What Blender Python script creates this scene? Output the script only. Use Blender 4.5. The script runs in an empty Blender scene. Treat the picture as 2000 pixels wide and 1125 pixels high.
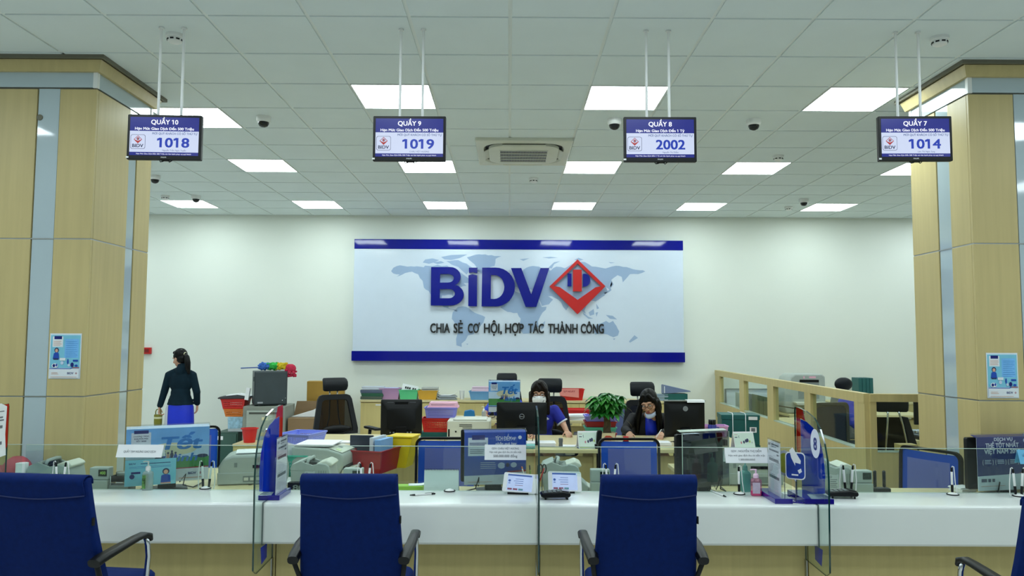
import bpy, bmesh, math, random, unicodedata
from mathutils import Vector, Matrix, Euler
SC = bpy.context.scene
C = SC.collection
PI = math.pi
RND = random.Random(7)
# ---------------------------------------------------------------- camera
F_PX, TH, PS, RO, CZ = 1498.2, .06987, .003238, .004662, 1.70
_r = Vector((math.cos(PS), -math.sin(PS), 0)); _fh = Vector((math.sin(PS), math.cos(PS), 0)); _z = Vector((0, 0, 1))
FWD = math.cos(TH)*_fh + math.sin(TH)*_z
_up = -math.sin(TH)*_fh + math.cos(TH)*_z
CX = math.cos(RO)*_r + math.sin(RO)*_up
CY = math.cos(RO)*_up - math.sin(RO)*_r
cam = bpy.data.cameras.new('camera'); cam_o = bpy.data.objects.new('camera', cam); C.objects.link(cam_o)
cam.sensor_width = 36; cam.lens = 36*F_PX/2000; cam.clip_start = .05; cam.clip_end = 100
cam_o.matrix_world = Matrix(((CX.x, CY.x, -FWD.x, 0), (CX.y, CY.y, -FWD.y, 0), (CX.z, CY.z, -FWD.z, CZ), (0, 0, 0, 1)))
SC.camera = cam_o
SC.view_settings.view_transform = 'Standard'; SC.view_settings.look = 'None'; SC.view_settings.gamma = 1
SC.view_settings.use_curve_mapping = False
SC.view_settings.exposure = 0.08
w = bpy.data.worlds.new('world'); SC.world = w; w.use_nodes = True
w.node_tree.nodes['Background'].inputs[0].default_value = (.8, .9, .85, 1); w.node_tree.nodes['Background'].inputs[1].default_value = .05
# ceiling grid: 0.61 m tiles, origin measured on the photo
GX, GY, GP, H = -.004, 4.484, .61, 3.645
WALL_Y = 11.84
LCOL = (.90, 1.03, 1.09)
PANEL = 14.6
def lamp(i, j, k=1.0):
    l = bpy.data.lights.new('ceiling_lamp', 'AREA'); l.shape = 'SQUARE'; l.size = .57; l.energy = k*PANEL*PI*.57*.57; l.color = LCOL
    o = bpy.data.objects.new('ceiling_lamp', l); C.objects.link(o); o.location = (GX+(i+.5)*GP, GY+(j+.5)*GP, H-.02)
LOBBY = {-2: 1.0, -6: .64, -10: .64}
for j in (-2, -6, -10):                                   # the same panels further back over the customer hall
    for i in (-11, -8, -5, -2, 1, 4, 7, 10): lamp(i, j, LOBBY[j])
for ij in ((-8, 2), (7, 2), (-11, 2), (10, 2), (-8, 6), (10, 6), (-11, 6), (-11, 10), (10, 10)): lamp(*ij)

def at(px, py, Y):
    d = FWD + CX*((px-1000)/F_PX) - CY*((py-562.5)/F_PX); return Vector((0, 0, CZ)) + d*(Y/d.y)
def atz(px, py, z):
    d = FWD + CX*((px-1000)/F_PX) - CY*((py-562.5)/F_PX); return Vector((0, 0, CZ)) + d*((z-CZ)/d.z)
# ---------------------------------------------------------------- materials
def lin(h):
    h = h.lstrip('#'); v = [int(h[i:i+2], 16)/255 for i in (0, 2, 4)]
    return tuple((c/12.92 if c <= .04045 else ((c+.055)/1.055)**2.4) for c in v) + (1,)
MATS = {}
def M(name, col, rough=.5, metal=0, var=.05, scale=6, bump=0, bscale=200, spec=.5, emit=0, coat=0, stretch=None, trans=0, glossvar=0):
    if name in MATS: return MATS[name]
    m = bpy.data.materials.new(name); m.use_nodes = True; nt = m.node_tree; b = nt.nodes['Principled BSDF']
    c = lin(col); L = nt.links
    tc = nt.nodes.new('ShaderNodeTexCoord'); n = nt.nodes.new('ShaderNodeTexNoise'); n.inputs['Scale'].default_value = scale; n.inputs['Detail'].default_value = 4
    src = tc.outputs['Object']
    if stretch:
        mp = nt.nodes.new('ShaderNodeMapping'); mp.inputs['Scale'].default_value = stretch; L.new(src, mp.inputs[0]); src = mp.outputs[0]
    L.new(src, n.inputs['Vector'])
    r = nt.nodes.new('ShaderNodeValToRGB')
    r.color_ramp.elements[0].position = .3; r.color_ramp.elements[1].position = .7
    r.color_ramp.elements[0].color = tuple(x*(1-var) for x in c[:3]) + (1,); r.color_ramp.elements[1].color = tuple(min(1, x*(1+var)) for x in c[:3]) + (1,)
    L.new(n.outputs['Fac'], r.inputs[0]); L.new(r.outputs[0], b.inputs['Base Color'])
    b.inputs['Roughness'].default_value = rough; b.inputs['Metallic'].default_value = metal; b.inputs['Specular IOR Level'].default_value = spec
    b.inputs['Coat Weight'].default_value = coat; b.inputs['Coat Roughness'].default_value = .05
    if trans: b.inputs['Transmission Weight'].default_value = trans
    if emit:
        b.inputs['Base Color'].default_value = (0, 0, 0, 1); L.remove(b.inputs['Base Color'].links[0]); L.new(r.outputs[0], b.inputs['Emission Color'])
        b.inputs['Emission Strength'].default_value = emit; b.inputs['Base Color'].default_value = (.01, .01, .012, 1)
    if bump:
        n2 = nt.nodes.new('ShaderNodeTexNoise'); n2.inputs['Scale'].default_value = bscale; L.new(tc.outputs['Object'], n2.inputs['Vector'])
        bp = nt.nodes.new('ShaderNodeBump'); bp.inputs['Strength'].default_value = bump; bp.inputs['Distance'].default_value = .004
        L.new(n2.outputs['Fac'], bp.inputs['Height']); L.new(bp.outputs[0], b.inputs['Normal'])
    MATS[name] = m; return m
def clear(name, tint='#FFFFFF', refl=.9, base=.04, body=0, bcol='#FFFFFF', rough=.0):
    """thin clear sheet: see-through, with a mirror share that grows towards grazing view; body = share of coloured film"""
    if name in MATS: return MATS[name]
    m = bpy.data.materials.new(name); m.use_nodes = True; nt = m.node_tree; L = nt.links; nt.nodes.remove(nt.nodes['Principled BSDF'])
    out = nt.nodes['Material Output']; t = nt.nodes.new('ShaderNodeBsdfTransparent'); t.inputs[0].default_value = lin(tint)
    g = nt.nodes.new('ShaderNodeBsdfGlossy'); g.inputs['Roughness'].default_value = rough
    lw = nt.nodes.new('ShaderNodeLayerWeight'); lw.inputs[0].default_value = .5
    p = nt.nodes.new('ShaderNodeMath'); p.operation = 'POWER'; p.inputs[1].default_value = 5; L.new(lw.outputs['Facing'], p.inputs[0])
    k = nt.nodes.new('ShaderNodeMath'); k.operation = 'MULTIPLY_ADD'; k.inputs[1].default_value = refl; k.inputs[2].default_value = base; L.new(p.outputs[0], k.inputs[0])
    sh = t.outputs[0]
    if body:
        d = nt.nodes.new('ShaderNodeBsdfDiffuse'); d.inputs[0].default_value = lin(bcol); tl = nt.nodes.new('ShaderNodeBsdfTranslucent'); tl.inputs[0].default_value = lin(bcol)
        a = nt.nodes.new('ShaderNodeMixShader'); a.inputs[0].default_value = .4; L.new(d.outputs[0], a.inputs[1]); L.new(tl.outputs[0], a.inputs[2])
        b = nt.nodes.new('ShaderNodeMixShader'); b.inputs[0].default_value = body; L.new(sh, b.inputs[1]); L.new(a.outputs[0], b.inputs[2]); sh = b.outputs[0]
    x = nt.nodes.new('ShaderNodeMixShader'); L.new(k.outputs[0], x.inputs[0]); L.new(sh, x.inputs[1]); L.new(g.outputs[0], x.inputs[2]); L.new(x.outputs[0], out.inputs[0])
    MATS[name] = m; return m
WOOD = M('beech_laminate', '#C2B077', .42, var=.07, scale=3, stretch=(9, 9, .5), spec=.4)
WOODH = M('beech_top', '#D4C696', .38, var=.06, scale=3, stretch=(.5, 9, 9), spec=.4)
WOODP = M('pillar_veneer', '#C2B17C', .42, var=.05, scale=3, stretch=(9, 9, .5), spec=.4)
WOODC = M('cabinet_laminate', '#CDBD80', .42, var=.05, scale=3, stretch=(9, 9, .5), spec=.4)
GROOVE = M('groove_grey', '#6E6C5C', .6)
WPAINT = M('wall_paint', '#E4E9E0', .6, var=.012, scale=1.2, bump=.02, bscale=60, spec=.25)
TILE = M('ceiling_tile', '#DEE8E8', .8, var=.015, scale=3, bump=.08, bscale=300, spec=.1)
TBAR = M('ceiling_bar', '#E4EAE6', .55, var=.01)
WHITE = M('white_plastic', '#E6E8E6', .35, var=.02)
WPAPER = M('white_paper', '#EEF0F2', .7, var=.02)
SOLID = M('white_solid_surface', '#E2E6E2', .2, var=.02, scale=2, coat=.2)
BLACK = M('black_plastic', '#0B0D0F', .42, var=.1, spec=.3)
BLACKG = M('black_gloss', '#0C0F12', .15, var=.1)
DKMESH = M('black_fabric', '#0E1218', .75, var=.2, bump=.25, bscale=500)
LEATHER = M('black_leather', '#0E141A', .45, var=.15, bump=.08, bscale=120, spec=.3)
CHROME = M('chrome', '#C9CCD0', .15, metal=1, var=.03)
STEEL = M('brushed_steel', '#A9ACAA', .35, metal=1, var=.05)
NAVY = M('navy_fabric', '#06205C', .78, var=.12, scale=40, bump=.2, bscale=700, spec=.12)
NAVYP = M('navy_piping', '#1B2C66', .6, var=.1)
MACH = M('machine_grey', '#A9B2AC', .5, var=.03)
MACHD = M('machine_dark_grey', '#7F8886', .5, var=.04)
CREAM = M('machine_cream', '#D4D6C8', .5, var=.03)
BANK = M('bank_blue', '#0A1484', .2, var=.04, scale=2, coat=.1, spec=.3)
BANKL = M('bank_blue_ink', '#1C2F7E', .5)
RED = M('bank_red', '#BC1512', .35, var=.05)
INK = M('black_ink', '#14161A', .5)
GREY = M('grey_ink', '#6C7078', .6)
LGREY = M('light_grey_ink', '#A6ABB2', .6)
SKIN = M('skin', '#C99A7E', .5, var=.05, scale=20, spec=.35)
HAIR = M('black_hair', '#030303', .42, var=.4, scale=30, stretch=(14, 14, 1), spec=.2)
HAIRB = M('brown_black_hair', '#17100D', .5, var=.4, scale=30, stretch=(14, 14, 1), spec=.2)
GLASS = clear('clear_glass', '#F4FBF8', .85, .035)
GEDGE = M('glass_edge', '#123A38', .1, var=.2, scale=10, coat=.5)
GEDGEL = M('glass_edge_pale', '#B9C9BC', .12, var=.1)
ACRY = clear('clear_acrylic', '#F6F8FA', .7, .05)
# ---------------------------------------------------------------- mesh builder
class B:
    def __init__(s): s.v = []; s.f = []; s.m = []; s.T = None
    def add(s, vs, fs, mi=0):
        o = len(s.v)
        s.v += [tuple(s.T @ Vector(v)) if s.T is not None else tuple(v) for v in vs]
        s.f += [tuple(i+o for i in f) for f in fs]; s.m += [mi]*len(fs); return s
    def box(s, x0, x1, y0, y1, z0, z1, mi=0):
        return s.add([(x, y, z) for z in (z0, z1) for y in (y0, y1) for x in (x0, x1)],
                     [(0, 2, 3, 1), (4, 5, 7, 6), (0, 1, 5, 4), (2, 6, 7, 3), (0, 4, 6, 2), (1, 3, 7, 5)], mi)
    def cbox(s, c, d, rot=None, mi=0):
        R = Euler(rot).to_matrix() if rot else Matrix.Identity(3); c = Vector(c)
        vs = [c + R @ Vector((x*d[0]/2, y*d[1]/2, z*d[2]/2)) for z in (-1, 1) for y in (-1, 1) for x in (-1, 1)]
        return s.add(vs, [(0, 2, 3, 1), (4, 5, 7, 6), (0, 1, 5, 4), (2, 6, 7, 3), (0, 4, 6, 2), (1, 3, 7, 5)], mi)
    def prism(s, poly, a0, a1, ax='y', mi=0, mi_side=None):
        """poly in the other two axes (xz for y, yz for x, xy for z), extruded from a0 to a1"""
        P = {'y': lambda p, a: (p[0], a, p[1]), 'x': lambda p, a: (a, p[0], p[1]), 'z': lambda p, a: (p[0], p[1], a)}[ax]
        n = len(poly); vs = [P(p, a0) for p in poly] + [P(p, a1) for p in poly]
        s.add(vs, [tuple(range(n)), tuple(range(2*n-1, n-1, -1))], mi)
        o = len(s.v) - 2*n; k = mi if mi_side is None else mi_side
        for i in range(n): s.f.append((o+i, o+n+i, o+n+(i+1) % n, o+(i+1) % n)); s.m.append(k)
        return s
    def loft(s, rings, mi=0, cap=True, closed=True):
        n = len(rings[0]); vs = [p for r in rings for p in r]; fs = []
        for k in range(len(rings)-1):
            for i in range(n if closed else n-1): fs.append((k*n+i, k*n+(i+1) % n, (k+1)*n+(i+1) % n, (k+1)*n+i))
        if cap and closed: fs += [tuple(range(n-1, -1, -1)), tuple((len(rings)-1)*n+i for i in range(n))]
        return s.add(vs, fs, mi)
    def tube(s, pts, r, n=8, mi=0, closed=False):
        pts = [Vector(p) for p in pts]; m = len(pts); rs = r if isinstance(r, (list, tuple)) else [r]*m; rings = []; ref = None
        for i, p in enumerate(pts):
            a = pts[i-1] if (i or closed) else p; b = pts[(i+1) % m] if (i < m-1 or closed) else p
            d = (b-a).normalized()
            if ref is None: ref = d.orthogonal().normalized()
            u = (ref - d*ref.dot(d)); u = u.normalized() if u.length > 1e-6 else d.orthogonal().normalized(); ref = u; v = d.cross(u)
            rings.append([p + (u*math.cos(2*PI*k/n) + v*math.sin(2*PI*k/n))*rs[i] for k in range(n)])
        if closed: rings.append(rings[0]); return s.loft(rings, mi, cap=False)
        return s.loft(rings, mi)
    def lathe(s, prof, n=20, c=(0, 0, 0), mi=0, M=None):
        rings = [[Vector(c) + ((M @ Vector((r*math.cos(2*PI*k/n), r*math.sin(2*PI*k/n), z))) if M else Vector((r*math.cos(2*PI*k/n), r*math.sin(2*PI*k/n), z))) for k in range(n)] for r, z in prof]
        return s.loft(rings, mi)
    def ball(s, c, r, n=14, mi=0, R=None):
        r = r if isinstance(r, (list, tuple)) else (r, r, r); c = Vector(c); rings = []
        for j in range(1, n):
            a = PI*j/n - PI/2
            ring = [Vector((r[0]*math.cos(a)*math.cos(2*PI*k/n), r[1]*math.cos(a)*math.sin(2*PI*k/n), r[2]*math.sin(a))) for k in range(n)]
            rings.append([c + (R @ p if R else p) for p in ring])
        return s.loft(rings, mi)
    def cap(s, p0, p1, r0, r1=None, n=12, mi=0):
        r1 = r0 if r1 is None else r1; p0 = Vector(p0); p1 = Vector(p1); d = (p1-p0); L = d.length or 1e-6; d = d/L
        u = d.orthogonal().normalized(); v = d.cross(u); rings = []
        for k in (-80, -50, -20): a = math.radians(k); rings.append((p0 + d*r0*math.sin(a), r0*math.cos(a)))
        for k in (20, 50, 80): a = math.radians(k); rings.append((p1 + d*r1*math.sin(a), r1*math.cos(a)))
        return s.loft([[c + (u*math.cos(2*PI*k/n)+v*math.sin(2*PI*k/n))*r for k in range(n)] for c, r in rings], mi)
    def quad(s, a, b, c, d, mi=0): return s.add([a, b, c, d], [(0, 1, 2, 3)], mi)
    def rect(s, x0, x1, z0, z1, y=0, mi=0): return s.quad((x0, y, z0), (x1, y, z0), (x1, y, z1), (x0, y, z1), mi)
    def disc(s, x, z, rx, rz, y=0, mi=0, n=24): return s.add([(x+rx*math.cos(2*PI*k/n), y, z+rz*math.sin(2*PI*k/n)) for k in range(n)], [tuple(range(n))], mi)
    def text(s, t, x, z, h, y=0, w=None, al='C', mi=0, bold=.02, ext=0, shear=0, maxw=None):
        """flat lettering in the xz plane facing -y; bold = extra stroke width (repeated strikes), horns and the flag of 1 drawn as hooks of their own"""
        marks = []; pl = ''
        for ch in t:
            e = unicodedata.normalize('NFD', ch); pl += unicodedata.normalize('NFC', e.replace('\u031b', ''))
            if '\u031b' in e: marks.append((len(pl), .727 if ch.isupper() else .55, 'u' if ch.lower() in 'ưừứửữự' else 'o'))
            if ch == 'Đ': pl = pl[:-1]+'D'; marks.append((len(pl), .727, 'd'))
            if ch == '1': marks.append((len(pl), .727, '1'))
        t = pl; vs, fs, (bw, x0) = glyphs(t, 0, ext)
        k = h/.727; kx = k
        if w: kx = w/(bw+2*bold)
        elif maxw and bw*kx > maxw: kx = maxw/bw
        ox = x - (bw*kx/2 if al == 'C' else 0 if al == 'L' else bw*kx) - x0*kx
        b_ = bold*1.15; st = [(0, 0)] if not bold else [(-b_, 0), (b_, 0)] if h < .012 else [(-b_, -b_*.6), (b_, -b_*.6), (-b_, b_*.6), (b_, b_*.6)]
        for i, (dx, dz) in enumerate(st):
            yy = y - i*.00003
            s.add([(ox + (vx+dx)*kx + shear*vz*k, yy - vy, z + (vz+dz)*k) for vx, vy, vz in vs], fs, mi)
        for n_, tp, u_ in marks:
            p_ = glyphs(t[:n_], 0, ext)[2]; xr = p_[1]+p_[0]; q_ = b_
            if u_ == 'o': a_ = [(-.05, tp-.13-q_), (.04+q_, tp-.13-q_), (.10+q_, tp-.06), (.115+q_, tp+.05), (.02-q_*.3, tp+.05), (.015-q_*.3, tp-.02), (-.05, tp-.04)]
            elif u_ == 'u': a_ = [(-.01, tp-.12-q_), (.07+q_, tp-.10-q_), (.115+q_, tp-.04), (.125+q_, tp+.05), (.035-q_*.3, tp+.05), (.03-q_*.3, tp-.0), (-.01, tp-.03)]
            elif u_ == 'd': g_ = glyphs('D', 0, 0)[2][0]; a_ = [(-g_-.09-q_, .33-q_), (-g_+.24, .33-q_), (-g_+.24, .40+q_), (-g_-.09-q_, .40+q_)]
            else: g_ = glyphs('1', 0, 0)[2][0]; a_ = [(-g_+.01, tp), (-g_-.15-q_, tp-.10), (-g_-.15-q_, tp-.2-2*q_), (-g_+.01, tp-.13-2*q_)]
            P_ = [(ox+(xr+hx)*kx+shear*hz*k, z+hz*k) for hx, hz in a_]
            if ext: s.prism(P_, y-ext, y+ext, 'y', mi)
            else: s.add([(hx, y-.0001, hz) for hx, hz in P_], [tuple(range(len(P_)))], mi)
        return s
    def build(s, name, mats, parent=None, bevel=0, smooth=0, sub=0, solid=0, seg=2, loc=None, rz=0, rot=None):
        me = bpy.data.meshes.new(name); me.from_pydata(s.v, [], s.f)
        for m in (mats if isinstance(mats, (list, tuple)) else [mats]): me.materials.append(m)
        me.polygons.foreach_set('material_index', s.m); me.update()
        bm = bmesh.new(); bm.from_mesh(me)
        if not getattr(s, 'flat', False): bmesh.ops.recalc_face_normals(bm, faces=bm.faces)
        bm.to_mesh(me); bm.free()
        if smooth:
            me.polygons.foreach_set('use_smooth', [True]*len(me.polygons))
            if smooth < 180: me.set_sharp_from_angle(angle=math.radians(smooth))
        o = bpy.data.objects.new(name, me); C.objects.link(o)
        if parent: o.parent = parent
        if loc is not None: o.location = loc
        o.rotation_euler = rot if rot else (0, 0, rz)
        if solid: q = o.modifiers.new('solid', 'SOLIDIFY'); q.thickness = solid; q.offset = 0
        if bevel: q = o.modifiers.new('bevel', 'BEVEL'); q.width = bevel; q.segments = seg; q.limit_method = 'ANGLE'; q.angle_limit = math.radians(35)
        if sub: q = o.modifiers.new('sub', 'SUBSURF'); q.levels = sub; q.render_levels = sub
        return o
GC = {}
def glyphs(t, bold, ext):
    k = (t, bold, ext)
    if k in GC: return GC[k]
    cu = bpy.data.curves.new('t', 'FONT'); cu.body = t; cu.size = 1; cu.offset = bold; cu.extrude = ext; cu.resolution_u = 3
    o = bpy.data.objects.new('t', cu); C.objects.link(o); dg = bpy.context.evaluated_depsgraph_get(); dg.update()
    me = bpy.data.meshes.new_from_object(o.evaluated_get(dg)); vs = [(v.co.x, v.co.z, v.co.y) for v in me.vertices]; fs = [tuple(p.vertices) for p in me.polygons]
    bpy.data.objects.remove(o); bpy.data.curves.remove(cu); bpy.data.meshes.remove(me)
    x0 = min(v[0] for v in vs); x1 = max(v[0] for v in vs); GC[k] = (vs, fs, (x1-x0, x0)); return GC[k]
def tag(o, label, cat, group=None, kind=None):
    if label: o['label'] = label
    if cat: o['category'] = cat
    if group: o['group'] = group
    if kind: o['kind'] = kind
    return o
def thing(name, label, cat, loc=(0, 0, 0), rz=0, group=None):
    o = bpy.data.objects.new(name, None); C.objects.link(o); o.empty_display_size = .05; o.location = loc; o.rotation_euler = (0, 0, rz)
    return tag(o, label, cat, group)
def dup(root, loc=None, rz=None, label=None, group=None):
    r = root.copy(); C.objects.link(r)
    if loc is not None: r.location = loc
    if rz is not None: r.rotation_euler = (0, 0, rz)
    if label: r['label'] = label
    if group: r['group'] = group
    for ch in list(root.children):
        c = ch.copy(); C.objects.link(c); c.parent = r
        for g in list(ch.children): d = g.copy(); C.objects.link(d); d.parent = c
    return r
def struct(b, name, mats, **k): return tag(b.build(name, mats, **k), None, None, kind='structure')
def rrect(w, h, r, n=5, cx=0, cz=0):
    out = []
    for sx, sz, a0 in ((1, 1, 0), (-1, 1, 90), (-1, -1, 180), (1, -1, 270)):
        for k in range(n+1):
            a = math.radians(a0 + 90*k/n); out.append((cx + sx*(w/2-r) + r*math.cos(a), cz + sz*(h/2-r) + r*math.sin(a)))
    return out
def arc(cx, cz, r, a0, a1, n): return [(cx+r*math.cos(math.radians(a0+(a1-a0)*k/n)), cz+r*math.sin(math.radians(a0+(a1-a0)*k/n))) for k in range(n+1)]
def emblem(b, x, z, h, y, mr, mb, mw):
    """diamond mark: red frame, red chevron below, two blue bars and a red bar; h = height"""
    r = h/2
    b.add([(x, y, z+r), (x+r, y, z), (x, y, z-r), (x-r, y, z)], [(0, 3, 2, 1)], mr)
    q = r*.82; b.add([(x, y-.0003, z+q), (x+q, y-.0003, z), (x, y-.0003, z-q*.45), (x-q, y-.0003, z)], [(0, 3, 2, 1)], mw)
    b.rect(x-.3*r, x-.18*r, z-.05*r, z+.42*r, y-.0006, mb); b.rect(x-.14*r, x+.14*r, z-.2*r, z+.55*r, y-.0007, mr); b.rect(x+.18*r, x+.34*r, z-.05*r, z+.42*r, y-.0006, mb)
# ---------------------------------------------------------------- room shell
XL, XR, YB = -9.15, 9.15, -6.4
b = B(); b.box(XL, XR, YB, WALL_Y, -.1, 0)
fl = M('floor_tile', '#D2D2CC', .25, var=.05, scale=2)
struct(b, 'floor', fl)
for nm, bx in (('wall_back', (XL-.1, XR+.1, WALL_Y, WALL_Y+.15, -.1, H+.2)), ('wall_left', (XL-.15, XL, YB, WALL_Y, -.1, H+.2)),
               ('wall_right', (XR, XR+.15, YB, WALL_Y, -.1, H+.2)), ('wall_front', (XL-.1, XR+.1, YB-.15, YB, -.1, H+.2))):
    struct(B().box(*bx), nm, WPAINT)
LIGHTS = [(-5, 3)] + [(i, 2) for i in (-2, 1, 4)] + [(i, 6) for i in (-5, -2, 1, 4, 7)] + [(i, 10) for i in (-8, -5, -2, 1, 4, 7)]
b = B(); b.box(XL, XR, YB, WALL_Y, H+.008, H+.1, 1)
for i in range(-15, 15):
    for j in range(-18, 13):
        if (i, j) in LIGHTS: continue
        x0 = GX+i*GP+.012; y0 = GY+j*GP+.012; x1 = x0+GP-.024; y1 = min(y0+GP-.024, WALL_Y-.02)
        if y1-y0 < .02 or x0 < XL or x1 > XR: continue
        b.box(x0, x1, y0, y1, H, H+.0085, 0)
struct(b, 'ceiling', [TILE, TBAR])
struct(B().box(XL, XR, WALL_Y-.022, WALL_Y, H-.004, H+.008), 'trim_1', TBAR)
p = at(1018, 440, WALL_Y)
struct(B().box(p.x-.008, p.x+.008, WALL_Y-.012, WALL_Y, 3.29, H), 'trim_2', WPAINT)
struct(B().box(XL, XR, WALL_Y-.015, WALL_Y, 0, .1), 'baseboard_back', WHITE)
# ---------------------------------------------------------------- ceiling lights
DIFF = M('light_diffuser', '#EFFFFF', .4, var=.0, emit=PANEL)
def light_label(i, j):
    col = {-8: 'far left', -5: 'left', -2: 'centre left', 1: 'centre right', 4: 'right', 7: 'far right'}[i]
    row = {2: 'front row nearest the counter screens', 3: 'front row beside the left pillar', 6: 'middle row', 10: 'rear row nearest the back wall'}[j]
    return f'lit square ceiling panel, {row}, {col} one'
proto = None
for i, j in LIGHTS:
    loc = (GX+(i+.5)*GP, GY+(j+.5)*GP, H)
    if proto is None:
        proto = thing('ceiling_light', light_label(i, j), 'ceiling light', loc, group='lit square panels in the ceiling grid')
        fr = B()
        for s in (-1, 1): fr.box(-.298, .298, s*.298-.006*(s > 0)-.0*(s < 0), s*.298+.006*(s < 0), -.004, .008); fr.box(s*.298-.006*(s > 0), s*.298+.006*(s < 0), -.298, .298, -.004, .008)
        fr.build('frame', WHITE, proto); B().box(-.29, .29, -.29, .29, -.002, .006).build('diffuser', DIFF, proto)
    else: dup(proto, loc, label=light_label(i, j))
# ---------------------------------------------------------------- smoke detectors, dome cameras
SD = thing('smoke_detector', 'white smoke detector in the tile beside the leftmost hanging screen rods', 'smoke detector', atz(342, 68, H), group='smoke detectors on the ceiling')
B().lathe([(.055, 0), (.055, -.018), (.05, -.022)], 24).build('base', WHITE, SD, smooth=40)
B().lathe([(.046, -.02), (.047, -.03), (.043, -.046), (.03, -.054), (.001, -.056)], 24).build('head', WHITE, SD, smooth=40)
b = B()
for k in range(8):
    a = 2*PI*k/8; b.cbox((.0455*math.cos(a), .0455*math.sin(a), -.036), (.004, .022, .009), (0, 0, a))
b.build('vent', BLACK, SD)
for px, py, l in ((1835, 73, 'white smoke detector in the tile beside the rightmost hanging screen rods'), (1042, 348, 'white smoke detector behind the air conditioner'),
                  (1520, 304, 'white smoke detector at the rear right, near the middle row panel'), (323, 382, 'white smoke detector above the far left rear light panel, beside a dome camera'),
                  (1540, 404, 'small white smoke detector left of the far right rear light panel')):
    dup(SD, atz(px, py, H), label=l)
DC = thing('dome_camera', 'white dome security camera between the left and second screens', 'security camera', atz(515, 228, H), group='dome cameras on the ceiling')
B().lathe([(.062, 0), (.062, -.03), (.058, -.042), (.05, -.05)], 24).build('housing', WHITE, DC, smooth=40)
B().lathe([(.047, -.048), (.045, -.066), (.034, -.084), (.016, -.093), (.001, -.095)], 24).build('dome', BLACKG, DC, smooth=60)
for px, py, l in ((1200, 233, 'white dome security camera just left of the third screen'), (1472, 234, 'white dome security camera right of the third screen'),
                  (303, 343, 'white dome security camera beside the left pillar edge'), (383, 382, 'white dome security camera above the far left rear light panel'),
                  (1570, 389, 'white dome security camera above the far right rear light panel')):
    dup(DC, atz(px, py, H), label=l)
# ---------------------------------------------------------------- cassette air conditioner
ac = thing('cassette_air_conditioner', 'cream square cassette air conditioner set in the ceiling above the sign', 'air conditioner', (.135, 7.72, H), group=None)
b = B(); o_ = rrect(.94, 1.02, .02); i_ = rrect(.8, .86, .2)
b.loft([[(x, y, 0) for x, y in o_], [(x, y, -.028) for x, y in o_], [(x*.985, y*.985, -.034) for x, y in o_], [(x, y, -.036) for x, y in i_], [(x*.96, y*.96, -.012) for x, y in i_]], 0, cap=False)
b.build('surround', CREAM, ac, smooth=30)
b = B(); b.box(-.38, .38, -.41, .41, -.014, -.004); b.build('air_slot', BLACK, ac)
c_ = rrect(.7, .74, .16)
b = B(); b.loft([[(x, y, -.02) for x, y in c_], [(x, y, -.046) for x, y in c_], [(x*.95, y*.95, -.055) for x, y in c_]], 0); b.build('centre_panel', CREAM, ac, smooth=30)
b = B(); b.box(-.235, .235, -.235, .235, -.057, -.054)
b.build('grille_recess', BLACK, ac)
b = B()
for k in range(5): y = -.235+k*.47/4; b.box(-.24, .24, y-.007, y+.007, -.062, -.056)
for k in range(37): x = -.235+k*.47/36; b.box(x-.0016, x+.0016, -.235, .235, -.0585, -.057)
b.build('intake_grille', CREAM, ac)
for s in (-1, 1):
    b = B(); b.cbox((s*.375, 0, -.04), (.05, .34, .008), (0, s*.5, 0)); b.build('louver', CREAM, ac, bevel=.004)
    b = B(); b.cbox((0, s*.4, -.04), (.42, .05, .008), (s*-.5, 0, 0)); b.build('louver', CREAM, ac, bevel=.004)
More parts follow.
